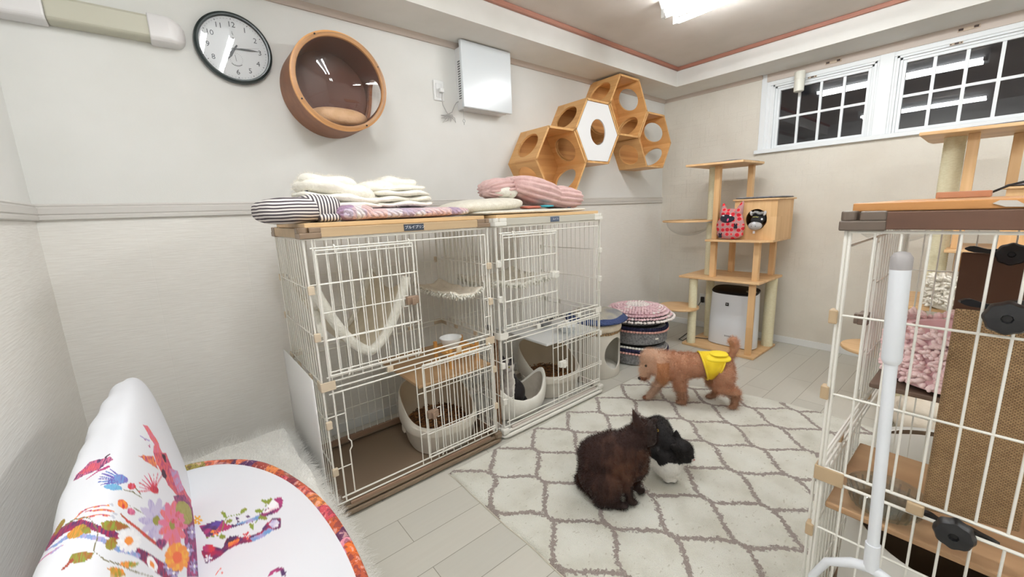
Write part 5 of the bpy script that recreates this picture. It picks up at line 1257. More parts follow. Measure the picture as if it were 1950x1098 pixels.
# bits on the foreground cage top
tag(MB().box((1.80, .03, 1.2712), (1.95, .14, 1.29)).build('wood_block', wood('block_reddish', s2l(168, 114, 84), s2l(190, 138, 106), 1, .5), None, bevel=.002, loc=(1.87, .09, 1.27)), 'small flat reddish wood block on top of the foreground cage', 'block')
tag(MB().tube([(1.95, .06, 1.276), (1.93, .03, 1.285), (1.93, .0, 1.302), (1.95, -.03, 1.312), (1.98, -.06, 1.305), (2.0, -.10, 1.277)], .0035, 8).build('cable', BLK, None, smooth=True, loc=(1.95, -.05, 1.27)), 'short black cable lying on top of the foreground cage', 'cable')
BACK_PRINT=[([(1.398,0.8),(1.407,0.77),(1.415,0.757),(1.425,0.742),(1.427,0.691),(1.426,0.638),(1.434,0.587),(1.432,0.547),(1.417,0.526),(1.417,0.486),(1.415,0.445),(1.415,0.402),(1.433,0.331),(1.441,0.283),(1.451,0.23),(1.47,0.171),(1.422,0.258),(1.366,0.354),(1.327,0.417),(1.305,0.473),(1.301,0.509),(1.286,0.559),(1.3,0.577),(1.311,0.597),(1.319,0.615),(1.337,0.618),(1.349,0.623),(1.377,0.61),(1.373,0.678),(1.384,0.729)],(222, 104, 92),(214, 112, 146)),
([(1.198,0.803),(1.204,0.793),(1.213,0.767),(1.231,0.744),(1.246,0.704),(1.276,0.653),(1.303,0.61),(1.293,0.577),(1.282,0.557),(1.28,0.524),(1.263,0.569),(1.246,0.615),(1.234,0.656),(1.215,0.709),(1.211,0.752)],(168, 50, 110),(232, 140, 56)),
([(1.319,0.615),(1.361,0.554),(1.409,0.486),(1.468,0.402),(1.46,0.357),(1.456,0.306),(1.451,0.255),(1.463,0.146),(1.486,0.022),(1.501,-0.105),(1.503,-0.168),(1.517,-0.237),(1.529,-0.305),(1.494,-0.282),(1.479,-0.3),(1.465,-0.32),(1.415,-0.209),(1.391,-0.14),(1.349,-0.044),(1.346,0.009),(1.364,0.032),(1.362,0.085),(1.334,0.192),(1.319,0.265),(1.296,0.351),(1.3,0.415),(1.291,0.488),(1.296,0.544),(1.31,0.562),(1.311,0.597)],(222, 104, 92),(168, 50, 110)),
([(1.297,0.242),(1.354,0.138),(1.411,0.019),(1.459,-0.085),(1.463,-0.145),(1.483,-0.244),(1.489,-0.308),(1.449,-0.31),(1.423,-0.351),(1.381,-0.353),(1.352,-0.389),(1.324,-0.427),(1.311,-0.495),(1.291,-0.51),(1.274,-0.526),(1.277,-0.584),(1.187,-0.358),(1.129,-0.199),(1.072,-0.029),(1.099,-0.034),(1.12,-0.016),(1.139,0.004),(1.179,-0.003),(1.212,0.014),(1.246,0.032),(1.263,0.103),(1.284,0.171)],(70, 36, 88),(168, 50, 110)),
([(1.406,0.331),(1.451,0.255),(1.475,0.199),(1.524,0.098),(1.507,0.045),(1.495,-0.011),(1.482,-0.067),(1.44,0.009),(1.417,0.045),(1.375,0.108),(1.384,0.187),(1.394,0.26)],(172, 160, 206),(214, 112, 146)),
([(1.334,0.397),(1.335,0.374),(1.311,0.395),(1.305,0.395),(1.296,0.415),(1.284,0.45),(1.284,0.471),(1.301,0.473),(1.311,0.473),(1.329,0.455),(1.334,0.438),(1.339,0.417)],(60, 26, 50),(60, 26, 50)),
([(1.437,0.402),(1.415,0.402),(1.41,0.4),(1.403,0.4),(1.388,0.422),(1.39,0.443),(1.39,0.463),(1.39,0.483),(1.403,0.486),(1.415,0.466),(1.43,0.445),(1.437,0.425)],(60, 26, 50),(60, 26, 50)),
([(1.341,0.716),(1.326,0.729),(1.326,0.729),(1.319,0.742),(1.318,0.757),(1.318,0.757),(1.323,0.76),(1.323,0.76),(1.331,0.744),(1.339,0.732),(1.334,0.732),(1.341,0.716)],(168, 50, 110),(168, 50, 110)),
([(1.333,0.666),(1.326,0.666),(1.32,0.663),(1.312,0.678),(1.312,0.678),(1.318,0.678),(1.314,0.694),(1.322,0.681),(1.329,0.681),(1.329,0.681),(1.337,0.668),(1.333,0.666)],(168, 50, 110),(168, 50, 110)),
([(1.308,0.815),(1.324,0.744),(1.346,0.686),(1.346,0.686),(1.362,0.673),(1.331,0.744),(1.315,0.818),(1.308,0.815)],(172, 160, 206),(172, 160, 206)),
([(1.086,1.951),(1.094,1.948),(1.102,1.943),(1.11,1.936),(1.12,1.832),(1.129,1.766),(1.144,1.7),(1.144,1.53),(1.14,1.371),(1.143,1.216),(1.137,1.188),(1.132,1.163),(1.126,1.137),(1.122,1.173),(1.113,1.206),(1.112,1.289),(1.103,1.315),(1.101,1.35),(1.094,1.393),(1.095,1.5),(1.093,1.609),(1.094,1.71),(1.09,1.784),(1.087,1.867)],(70, 36, 88),(214, 112, 146)),
([(1.113,1.918),(1.118,1.812),(1.125,1.7),(1.135,1.619),(1.131,1.548),(1.126,1.477),(1.126,1.391),(1.118,1.416),(1.107,1.391),(1.099,1.411),(1.099,1.492),(1.102,1.619),(1.103,1.72),(1.103,1.791),(1.106,1.832)],(222, 104, 92),(168, 50, 110)),
([(1.137,1.32),(1.145,1.282),(1.154,1.236),(1.154,1.236),(1.159,1.244),(1.152,1.317),(1.144,1.353),(1.144,1.353)],(60, 26, 50),(60, 26, 50)),
([(1.068,1.637),(1.078,1.502),(1.088,1.378),(1.087,1.256),(1.094,1.163),(1.098,1.165),(1.103,1.193),(1.098,1.294),(1.094,1.393),(1.083,1.52),(1.072,1.634),(1.068,1.637)],(168, 50, 110),(168, 50, 110)),
([(0.881,2.027),(0.886,1.961),(0.893,1.89),(0.897,1.801),(0.901,1.69),(0.9,1.561),(0.9,1.449),(0.886,1.262),(0.877,1.13),(0.872,1.041),(0.87,0.955),(0.866,0.871),(0.865,0.798),(0.873,0.716),(0.889,0.633),(0.897,0.564),(0.912,0.476),(0.937,0.364),(0.96,0.25),(1.004,0.179),(1.044,0.121),(1,0.273),(0.972,0.387),(0.946,0.501),(0.928,0.585),(0.908,0.673),(0.891,0.765),(0.888,0.841),(0.891,0.919),(0.889,1.018),(0.893,1.117),(0.904,1.269),(0.919,1.469),(0.922,1.634),(0.926,1.799),(0.922,1.931),(0.926,2.065),(0.92,2.149),(0.908,2.167),(0.899,2.128)],(70, 36, 88),(160, 30, 70)),
([(0.878,2.002),(0.873,1.796),(0.88,1.649),(0.873,1.467),(0.866,1.305),(0.858,1.168),(0.855,1.054),(0.85,0.952),(0.85,0.864),(0.865,0.765),(0.881,0.676),(0.889,0.666),(0.897,0.658),(0.88,0.749),(0.863,0.848),(0.862,0.937),(0.866,1.036),(0.869,1.165),(0.877,1.312),(0.884,1.518),(0.891,1.695),(0.881,1.837),(0.882,2.017),(0.878,2.002)],(172, 160, 206),(104, 150, 200)),
([(0.926,1.654),(0.933,1.609),(0.939,1.561),(0.945,1.482),(0.947,1.401),(0.945,1.269),(0.946,1.193),(0.946,1.127),(0.947,1.054),(0.95,1.056),(0.953,1.071),(0.949,1.13),(0.95,1.198),(0.949,1.289),(0.95,1.393),(0.949,1.497),(0.945,1.599),(0.937,1.627),(0.93,1.67),(0.926,1.654)],(168, 50, 110),(232, 140, 56)),
([(0.942,1.553),(0.937,1.383),(0.931,1.244),(0.933,1.16),(0.934,1.084),(0.933,1.026),(0.937,0.975),(0.939,0.978),(0.939,0.978),(0.939,1.031),(0.937,1.087),(0.937,1.165),(0.938,1.262),(0.941,1.401),(0.942,1.553),(0.942,1.553)],(168, 50, 110),(232, 140, 56)),
([(0.92,1.556),(0.92,1.436),(0.919,1.343),(0.919,1.246),(0.92,1.163),(0.918,1.084),(0.92,1.016),(0.924,1.018),(0.924,1.018),(0.924,1.089),(0.923,1.165),(0.923,1.269),(0.923,1.36),(0.926,1.482),(0.924,1.573),(0.92,1.556)],(168, 50, 110),(232, 140, 56)),
([(0.95,0.998),(0.95,0.998),(0.95,1.013),(0.952,1.028),(0.952,1.041),(0.954,1.059),(0.957,1.061),(0.957,1.046),(0.958,1.033),(0.96,1.021),(0.957,1.003),(0.954,1)],(190, 194, 206),(190, 194, 206)),
([(0.933,0.934),(0.931,0.945),(0.93,0.957),(0.928,0.97),(0.93,0.983),(0.931,0.998),(0.934,1),(0.935,0.988),(0.937,0.975),(0.935,0.96),(0.937,0.95),(0.935,0.937)],(190, 194, 206),(190, 194, 206)),
([(0.923,0.952),(0.919,0.962),(0.918,0.975),(0.92,0.99),(0.919,1),(0.92,1.016),(0.924,1.018),(0.924,1.005),(0.926,0.993),(0.927,0.98),(0.924,0.967),(0.922,0.965)],(190, 194, 206),(190, 194, 206)),
([(0.918,1.85),(0.922,1.736),(0.926,1.654),(0.924,1.573),(0.922,1.464),(0.918,1.381),(0.911,1.292),(0.895,1.213),(0.882,1.135),(0.869,1.12),(0.858,1.109),(0.846,1.125),(0.831,1.122),(0.824,1.051),(0.816,0.985),(0.819,0.899),(0.827,0.82),(0.835,0.742),(0.85,0.663),(0.869,0.59),(0.889,0.511),(0.892,0.511),(0.892,0.511),(0.87,0.592),(0.853,0.663),(0.838,0.744),(0.831,0.813),(0.823,0.891),(0.819,0.975),(0.824,1.038),(0.831,1.109),(0.846,1.109),(0.858,1.097),(0.872,1.109),(0.882,1.12),(0.897,1.201),(0.915,1.31),(0.922,1.396),(0.927,1.505),(0.927,1.566),(0.93,1.67),(0.927,1.774),(0.92,1.847),(0.92,1.847)],(110, 104, 66),(110, 104, 66)),
([(0.862,2.113),(0.857,2.004),(0.858,1.895),(0.859,1.819),(0.865,1.751),(0.863,1.685),(0.863,1.642),(0.866,1.642),(0.866,1.642),(0.866,1.687),(0.867,1.753),(0.863,1.839),(0.863,1.931),(0.865,2.05),(0.867,2.131),(0.867,2.131)],(214, 112, 146),(172, 160, 206)),
([(0.854,1.812),(0.859,1.746),(0.865,1.665),(0.869,1.69),(0.869,1.69),(0.863,1.769),(0.858,1.834),(0.854,1.812)],(172, 160, 206),(172, 160, 206)),
([(0.832,2.144),(0.836,2.131),(0.851,2.128),(0.861,2.169),(0.853,2.08),(0.857,2.093),(0.857,2.093),(0.855,2.113),(0.851,2.128),(0.836,2.131),(0.832,2.144)],(168, 50, 110),(168, 50, 110)),
([(0.945,1.89),(0.937,1.865),(0.928,1.875),(0.922,1.9),(0.914,1.936),(0.911,1.964),(0.916,2.014),(0.924,2.035),(0.934,2.042),(0.939,2.017),(0.946,1.971),(0.949,1.938)],(150, 88, 40),(140, 138, 48)),
([(0.897,1.325),(0.889,1.325),(0.878,1.343),(0.873,1.403),(0.874,1.495),(0.876,1.573),(0.885,1.649),(0.895,1.67),(0.9,1.614),(0.905,1.553),(0.907,1.464),(0.903,1.383)],(140, 138, 48),(232, 140, 56)),
([(0.877,1.218),(0.874,1.221),(0.876,1.269),(0.877,1.312),(0.882,1.365),(0.889,1.403),(0.893,1.421),(0.897,1.393),(0.896,1.363),(0.895,1.315),(0.889,1.256),(0.884,1.231)],(150, 88, 40),(124, 148, 52)),
([(0.9,1.125),(0.903,1.099),(0.904,1.071),(0.907,1.059),(0.91,1.008),(0.914,0.96),(0.918,0.924),(0.92,0.879),(0.926,0.825),(0.928,0.782),(0.918,0.82),(0.908,0.851),(0.897,0.889),(0.893,0.922),(0.888,0.965),(0.885,1),(0.885,1.026),(0.886,1.054),(0.889,1.084),(0.892,1.087),(0.897,1.107)],(124, 148, 52),(150, 88, 40)),
([(0.914,0.934),(0.918,0.879),(0.92,0.833),(0.928,0.782),(0.918,0.82),(0.904,0.871),(0.895,0.912),(0.903,0.917),(0.905,0.929)],(150, 88, 40),(150, 88, 40)),
([(0.858,0.889),(0.851,0.907),(0.844,0.937),(0.843,0.97),(0.846,0.995),(0.853,1),(0.861,0.995),(0.867,0.975),(0.874,0.945),(0.876,0.912),(0.874,0.886),(0.867,0.884)],(140, 138, 48),(150, 88, 40)),
([(0.819,1.434),(0.821,1.434),(0.825,1.424),(0.83,1.411),(0.83,1.353),(0.831,1.3),(0.832,1.254),(0.831,1.208),(0.828,1.16),(0.828,1.107),(0.824,1.114),(0.819,1.122),(0.815,1.132),(0.812,1.17),(0.809,1.201),(0.806,1.249),(0.808,1.312),(0.809,1.363),(0.811,1.403),(0.813,1.414),(0.817,1.444)],(124, 148, 52),(150, 88, 40)),
([(0.801,1.53),(0.804,1.454),(0.811,1.403),(0.812,1.381),(0.813,1.353),(0.819,1.378),(0.821,1.388),(0.819,1.429),(0.815,1.444),(0.808,1.492),(0.804,1.545),(0.801,1.53)],(150, 60, 40),(150, 60, 40)),
([(0.824,0.851),(0.831,0.833),(0.835,0.825),(0.84,0.805),(0.851,0.76),(0.862,0.711),(0.877,0.663),(0.866,0.681),(0.862,0.689),(0.855,0.699),(0.846,0.727),(0.839,0.755),(0.831,0.782),(0.831,0.803),(0.828,0.82)],(124, 148, 52),(232, 140, 56)),
([(0.801,0.962),(0.805,0.945),(0.806,0.924),(0.812,0.904),(0.815,0.876),(0.819,0.836),(0.824,0.798),(0.82,0.798),(0.819,0.785),(0.816,0.775),(0.811,0.803),(0.802,0.828),(0.798,0.856),(0.797,0.886),(0.8,0.919)],(140, 138, 48),(232, 140, 56)),
([(1.053,0.889),(1.026,0.998),(1.01,1.127),(1.01,1.112),(1.006,1.107),(1.022,0.995),(1.051,0.886),(1.053,0.889)],(104, 90, 170),(90, 80, 160)),
([(1.057,0.891),(1.027,1.028),(1.018,1.191),(1.018,1.191),(1.014,1.185),(1.023,1.026),(1.051,0.886),(1.053,0.889)],(104, 150, 200),(90, 80, 160)),
([(1.057,0.891),(1.034,1.051),(1.027,1.254),(1.027,1.254),(1.023,1.251),(1.027,1.046),(1.051,0.886),(1.053,0.889)],(104, 90, 170),(90, 80, 160)),
([(1.057,0.891),(1.038,1.071),(1.042,1.317),(1.042,1.317),(1.038,1.317),(1.03,1.064),(1.051,0.886),(1.053,0.889)],(104, 150, 200),(90, 80, 160)),
([(1.057,0.891),(1.042,1.074),(1.056,1.338),(1.052,1.338),(1.052,1.338),(1.038,1.071),(1.051,0.886),(1.053,0.889)],(104, 90, 170),(90, 80, 160)),
([(1.057,0.891),(1.046,1.061),(1.064,1.33),(1.064,1.33),(1.059,1.307),(1.042,1.074),(1.051,0.886),(1.053,0.889)],(104, 150, 200),(90, 80, 160)),
([(1.053,0.889),(1.055,1.051),(1.075,1.287),(1.071,1.292),(1.071,1.292),(1.046,1.061),(1.051,0.886),(1.053,0.889)],(104, 90, 170),(90, 80, 160)),
([(1.053,0.889),(1.061,1.026),(1.082,1.229),(1.076,1.211),(1.078,1.244),(1.056,1.036),(1.051,0.886),(1.053,0.889)],(104, 150, 200),(90, 80, 160)),
([(1.053,0.889),(1.067,0.998),(1.088,1.155),(1.084,1.153),(1.084,1.153),(1.061,1.008),(1.048,0.899),(1.053,0.889)],(104, 90, 170),(90, 80, 160)),
([(1.063,0.866),(1.053,0.876),(1.045,0.912),(1.037,0.962),(1.041,1.008),(1.046,1.046),(1.055,1.051),(1.064,1.043),(1.067,0.998),(1.074,0.942),(1.072,0.899),(1.071,0.871)],(120, 100, 180),(104, 150, 200)),
([(1.025,0.912),(1.017,0.922),(1.01,0.973),(1.004,1.026),(1.006,1.107),(1.01,1.163),(1.018,1.191),(1.022,1.178),(1.025,1.109),(1.027,1.046),(1.029,0.97),(1.026,0.927)],(110, 180, 206),(104, 150, 200)),
([(1.021,0.896),(1.027,0.848),(1.037,0.803),(1.045,0.744),(1.056,0.699),(1.056,0.699),(1.059,0.701),(1.048,0.747),(1.044,0.795),(1.03,0.851),(1.023,0.899),(1.023,0.899)],(110, 104, 66),(110, 104, 66)),
([(1.061,0.79),(1.06,0.752),(1.061,0.714),(1.061,0.714),(1.065,0.716),(1.067,0.742),(1.065,0.777),(1.065,0.777)],(110, 104, 66),(110, 104, 66)),
([(1.074,0.77),(1.061,0.777),(1.055,0.787),(1.046,0.808),(1.04,0.831),(1.038,0.856),(1.045,0.858),(1.049,0.861),(1.061,0.841),(1.068,0.818),(1.076,0.795),(1.072,0.78)],(214, 112, 146),(200, 48, 60)),
([(0.973,0.836),(0.965,0.856),(0.958,0.889),(0.958,0.912),(0.96,0.94),(0.965,0.955),(0.976,0.95),(0.983,0.927),(0.987,0.904),(0.99,0.869),(0.988,0.843),(0.985,0.831)],(200, 48, 60),(232, 140, 56)),
([(0.983,0.841),(0.991,0.785),(0.996,0.739),(1.006,0.696),(1.013,0.661),(1.013,0.661),(1.015,0.661),(1.008,0.696),(1.003,0.729),(0.991,0.785),(0.985,0.841),(0.985,0.841)],(110, 104, 66),(110, 104, 66)),
([(0.977,0.755),(0.971,0.765),(0.964,0.785),(0.961,0.808),(0.958,0.828),(0.965,0.833),(0.971,0.836),(0.979,0.815),(0.985,0.795),(0.988,0.772),(0.988,0.76),(0.987,0.747)],(214, 112, 146),(168, 50, 110)),
([(1.156,0.564),(1.102,0.663),(1.06,0.752),(1.056,0.749),(1.056,0.749),(1.098,0.661),(1.154,0.562),(1.156,0.564)],(200, 48, 60),(214, 112, 146)),
([(1.156,0.564),(1.11,0.666),(1.074,0.757),(1.074,0.757),(1.074,0.757),(1.106,0.663),(1.154,0.562),(1.156,0.564)],(200, 48, 60),(214, 112, 146)),
([(1.156,0.564),(1.122,0.656),(1.097,0.752),(1.093,0.749),(1.093,0.749),(1.113,0.666),(1.154,0.562),(1.156,0.564)],(200, 48, 60),(214, 112, 146)),
([(1.156,0.564),(1.137,0.645),(1.122,0.722),(1.118,0.734),(1.118,0.734),(1.128,0.656),(1.145,0.577),(1.156,0.564)],(200, 48, 60),(214, 112, 146)),
([(1.166,0.549),(1.159,0.623),(1.152,0.691),(1.152,0.691),(1.147,0.704),(1.148,0.635),(1.145,0.577),(1.156,0.564)],(200, 48, 60),(214, 112, 146)),
([(1.166,0.549),(1.178,0.597),(1.187,0.645),(1.187,0.645),(1.181,0.658),(1.166,0.61),(1.145,0.577),(1.156,0.564)],(200, 48, 60),(214, 112, 146)),
([(1.166,0.549),(1.192,0.572),(1.221,0.592),(1.221,0.592),(1.221,0.592),(1.185,0.585),(1.15,0.577),(1.156,0.564)],(200, 48, 60),(214, 112, 146)),
([(1.166,0.549),(1.208,0.544),(1.265,0.521),(1.255,0.536),(1.255,0.536),(1.2,0.557),(1.15,0.577),(1.156,0.564)],(200, 48, 60),(214, 112, 146)),
([(1.16,0.549),(1.22,0.514),(1.295,0.453),(1.295,0.453),(1.284,0.471),(1.213,0.529),(1.15,0.577),(1.156,0.564)],(200, 48, 60),(214, 112, 146)),
([(1.163,0.519),(1.148,0.547),(1.135,0.575),(1.129,0.6),(1.129,0.615),(1.137,0.618),(1.15,0.605),(1.167,0.58),(1.178,0.552),(1.189,0.524),(1.189,0.506),(1.179,0.506)],(200, 48, 60),(160, 30, 70)),
([(1.162,0.222),(1.14,0.263),(1.107,0.339),(1.075,0.422),(1.065,0.468),(1.076,0.471),(1.094,0.443),(1.124,0.377),(1.148,0.303),(1.16,0.245)],(196, 188, 216),(196, 188, 216)),
([(1.074,0.336),(1.06,0.369),(1.044,0.433),(1.038,0.478),(1.049,0.496),(1.063,0.483),(1.075,0.455),(1.093,0.392),(1.095,0.339),(1.088,0.318)],(172, 160, 206),(196, 188, 216)),
([(1,0.471),(0.992,0.498),(0.998,0.526),(1.015,0.531),(1.034,0.521),(1.046,0.509),(1.061,0.468),(1.057,0.435),(1.037,0.433),(1.018,0.443)],(196, 188, 216),(196, 188, 216)),
([(0.962,0.585),(0.958,0.607),(0.977,0.6),(1,0.582),(1.023,0.562),(1.044,0.524),(1.04,0.509),(1.026,0.506),(0.998,0.526),(0.971,0.559)],(172, 160, 206),(196, 188, 216)),
([(0.95,0.676),(0.956,0.678),(0.979,0.651),(1.002,0.62),(1.029,0.575),(1.041,0.536),(1.032,0.534),(1.011,0.557),(0.983,0.602),(0.96,0.643)],(196, 188, 216),(196, 188, 216)),
([(0.973,0.719),(0.985,0.701),(1.006,0.658),(1.025,0.615),(1.044,0.567),(1.048,0.539),(1.026,0.562),(1.003,0.607),(0.984,0.653),(0.975,0.696)],(172, 160, 206),(196, 188, 216)),
([(1.021,0.701),(1.034,0.668),(1.052,0.623),(1.06,0.569),(1.061,0.542),(1.052,0.539),(1.034,0.577),(1.022,0.613),(1.013,0.661),(1.013,0.699)],(196, 188, 216),(196, 188, 216)),
([(1.09,0.618),(1.103,0.58),(1.101,0.552),(1.093,0.519),(1.084,0.504),(1.061,0.529),(1.052,0.554),(1.049,0.595),(1.059,0.623),(1.072,0.628)],(172, 160, 206),(196, 188, 216)),
([(1.162,0.486),(1.17,0.453),(1.148,0.45),(1.128,0.448),(1.094,0.473),(1.078,0.501),(1.072,0.529),(1.079,0.547),(1.107,0.539),(1.143,0.514)],(196, 188, 216),(196, 188, 216)),
([(1.219,0.329),(1.216,0.306),(1.178,0.344),(1.135,0.397),(1.094,0.458),(1.08,0.486),(1.082,0.504),(1.113,0.478),(1.152,0.433),(1.192,0.384)],(172, 160, 206),(196, 188, 216)),
([(1.216,0.222),(1.197,0.245),(1.156,0.303),(1.12,0.377),(1.09,0.44),(1.079,0.471),(1.09,0.473),(1.12,0.43),(1.17,0.344),(1.206,0.265)],(196, 188, 216),(196, 188, 216)),
([(1.083,0.455),(1.07,0.468),(1.049,0.496),(1.037,0.521),(1.033,0.549),(1.034,0.564),(1.049,0.554),(1.068,0.529),(1.082,0.504),(1.086,0.473)],(140, 138, 48),(140, 138, 48)),
([(1.304,-0.11),(1.269,-0.049),(1.231,0.035),(1.194,0.133),(1.175,0.202),(1.175,0.222),(1.202,0.179),(1.239,0.106),(1.278,-0.001),(1.303,-0.085)],(214, 112, 146),(214, 112, 146)),
([(1.212,-0.011),(1.178,0.068),(1.163,0.136),(1.15,0.202),(1.148,0.245),(1.166,0.222),(1.189,0.179),(1.215,0.085),(1.231,0.009),(1.232,-0.039)],(222, 104, 92),(214, 112, 146)),
([(1.121,0.138),(1.109,0.182),(1.101,0.242),(1.116,0.263),(1.136,0.263),(1.152,0.245),(1.175,0.179),(1.177,0.136),(1.168,0.09),(1.147,0.093)],(214, 112, 146),(214, 112, 146)),
([(1.06,0.278),(1.052,0.316),(1.064,0.334),(1.084,0.336),(1.118,0.303),(1.144,0.265),(1.154,0.222),(1.141,0.202),(1.117,0.202),(1.082,0.242)],(222, 104, 92),(214, 112, 146)),
([(1.027,0.397),(1.03,0.415),(1.044,0.417),(1.082,0.372),(1.12,0.321),(1.14,0.283),(1.136,0.263),(1.12,0.263),(1.078,0.318),(1.049,0.351)],(214, 112, 146),(214, 112, 146)),
([(1.029,0.476),(1.036,0.478),(1.059,0.45),(1.097,0.392),(1.122,0.341),(1.136,0.303),(1.132,0.283),(1.103,0.321),(1.067,0.387),(1.044,0.433)],(222, 104, 92),(214, 112, 146)),
([(1.063,0.498),(1.079,0.471),(1.103,0.427),(1.136,0.359),(1.143,0.324),(1.144,0.303),(1.128,0.321),(1.099,0.374),(1.075,0.438),(1.059,0.483)],(214, 112, 146),(214, 112, 146)),
([(1.124,0.463),(1.14,0.433),(1.164,0.364),(1.174,0.306),(1.17,0.286),(1.156,0.286),(1.131,0.341),(1.116,0.395),(1.109,0.445),(1.106,0.476)],(222, 104, 92),(214, 112, 146)),
([(1.196,0.384),(1.219,0.329),(1.22,0.286),(1.212,0.242),(1.192,0.245),(1.16,0.286),(1.148,0.324),(1.144,0.379),(1.156,0.4),(1.177,0.402)],(214, 112, 146),(214, 112, 146)),
([(1.288,0.22),(1.3,0.171),(1.284,0.149),(1.243,0.174),(1.208,0.199),(1.183,0.245),(1.174,0.286),(1.187,0.306),(1.216,0.306),(1.255,0.265)],(222, 104, 92),(214, 112, 146)),
([(1.352,0.035),(1.353,0.007),(1.31,0.045),(1.259,0.103),(1.213,0.177),(1.189,0.222),(1.178,0.265),(1.212,0.242),(1.257,0.197),(1.307,0.121)],(214, 112, 146),(214, 112, 146)),
([(1.35,-0.072),(1.345,-0.097),(1.289,-0.003),(1.244,0.08),(1.198,0.179),(1.183,0.222),(1.193,0.222),(1.227,0.177),(1.288,0.073),(1.33,-0.014)],(222, 104, 92),(214, 112, 146)),
([(1.193,0.179),(1.171,0.202),(1.145,0.242),(1.128,0.283),(1.126,0.303),(1.132,0.324),(1.152,0.303),(1.17,0.286),(1.187,0.245),(1.198,0.199)],(140, 138, 48),(140, 138, 48)),
([(1.453,-0.257),(1.423,-0.267),(1.39,-0.249),(1.327,-0.143),(1.28,-0.026),(1.239,0.106),(1.232,0.177),(1.253,0.197),(1.289,0.171),(1.331,0.116),(1.4,-0.034),(1.441,-0.163)],(140, 138, 48),(170, 160, 90)),
([(1.295,-0.029),(1.278,-0.001),(1.261,0.029),(1.244,0.08),(1.239,0.106),(1.243,0.106),(1.265,0.078),(1.277,0.05),(1.3,-0.006),(1.301,-0.031)],(214, 112, 146),(214, 112, 146)),
([(1.231,0.057),(1.209,0.108),(1.204,0.133),(1.204,0.156),(1.213,0.154),(1.228,0.131),(1.25,0.08),(1.255,0.055),(1.257,0.029),(1.246,0.032)],(200, 48, 60),(214, 112, 146)),
([(1.171,0.202),(1.166,0.222),(1.175,0.222),(1.183,0.222),(1.208,0.177),(1.219,0.154),(1.223,0.131),(1.224,0.106),(1.204,0.133),(1.19,0.156)],(214, 112, 146),(214, 112, 146)),
([(1.156,0.286),(1.164,0.286),(1.178,0.265),(1.202,0.222),(1.217,0.177),(1.223,0.154),(1.219,0.154),(1.198,0.179),(1.179,0.222),(1.16,0.265)],(200, 48, 60),(214, 112, 146)),
([(1.201,0.265),(1.221,0.222),(1.243,0.174),(1.243,0.151),(1.238,0.151),(1.228,0.154),(1.217,0.177),(1.197,0.222),(1.183,0.265),(1.192,0.265)],(214, 112, 146),(214, 112, 146)),
([(1.28,0.123),(1.286,0.098),(1.292,0.073),(1.276,0.075),(1.254,0.103),(1.243,0.128),(1.223,0.177),(1.221,0.199),(1.231,0.199),(1.253,0.174)],(200, 48, 60),(214, 112, 146)),
([(1.323,-0.011),(1.318,-0.009),(1.305,-0.006),(1.282,0.024),(1.261,0.078),(1.239,0.128),(1.249,0.128),(1.259,0.126),(1.288,0.073),(1.299,0.047)],(214, 112, 146),(214, 112, 146)),
([(1.398,-0.389),(1.375,-0.351),(1.354,-0.313),(1.339,-0.28),(1.331,-0.249),(1.326,-0.221),(1.338,-0.252),(1.36,-0.29),(1.373,-0.323),(1.381,-0.353)],(172, 160, 206),(172, 160, 206)),
([(1.329,-0.3),(1.316,-0.27),(1.308,-0.239),(1.307,-0.214),(1.314,-0.216),(1.319,-0.219),(1.331,-0.249),(1.339,-0.28),(1.346,-0.308),(1.349,-0.336)],(70, 36, 88),(172, 160, 206)),
([(1.28,-0.204),(1.273,-0.176),(1.266,-0.148),(1.277,-0.153),(1.3,-0.186),(1.319,-0.219),(1.326,-0.247),(1.314,-0.242),(1.301,-0.237),(1.296,-0.234)],(172, 160, 206),(172, 160, 206)),
([(1.244,-0.092),(1.249,-0.092),(1.259,-0.097),(1.276,-0.125),(1.295,-0.158),(1.307,-0.189),(1.314,-0.216),(1.295,-0.183),(1.272,-0.151),(1.255,-0.12)],(70, 36, 88),(172, 160, 206)),
([(1.263,-0.072),(1.263,-0.072),(1.281,-0.102),(1.293,-0.133),(1.311,-0.189),(1.311,-0.189),(1.307,-0.189),(1.276,-0.125),(1.265,-0.097),(1.259,-0.072)],(172, 160, 206),(172, 160, 206)),
([(1.304,-0.11),(1.316,-0.14),(1.323,-0.168),(1.33,-0.196),(1.331,-0.224),(1.311,-0.189),(1.3,-0.161),(1.293,-0.133),(1.292,-0.105),(1.297,-0.107)],(70, 36, 88),(172, 160, 206)),
([(1.369,-0.242),(1.376,-0.27),(1.371,-0.267),(1.357,-0.262),(1.343,-0.254),(1.331,-0.224),(1.319,-0.194),(1.316,-0.166),(1.329,-0.171),(1.349,-0.206)],(172, 160, 206),(172, 160, 206)),
([(1.4,-0.338),(1.409,-0.369),(1.387,-0.33),(1.36,-0.29),(1.338,-0.252),(1.326,-0.221),(1.331,-0.224),(1.343,-0.229),(1.364,-0.265),(1.385,-0.303)],(70, 36, 88),(172, 160, 206)),
([(1.338,-0.252),(1.331,-0.249),(1.314,-0.216),(1.3,-0.186),(1.307,-0.189),(1.311,-0.189),(1.319,-0.194),(1.319,-0.194),(1.331,-0.224),(1.343,-0.254)],(244, 244, 246),(244, 244, 246)),
([(1.249,-0.242),(1.232,-0.211),(1.221,-0.183),(1.211,-0.156),(1.2,-0.128),(1.196,-0.102),(1.209,-0.13),(1.225,-0.161),(1.236,-0.189),(1.242,-0.214)],(172, 160, 206),(172, 160, 206)),
([(1.201,-0.176),(1.192,-0.151),(1.186,-0.125),(1.182,-0.1),(1.19,-0.102),(1.196,-0.102),(1.205,-0.13),(1.211,-0.156),(1.211,-0.178),(1.206,-0.178)],(70, 36, 88),(172, 160, 206)),
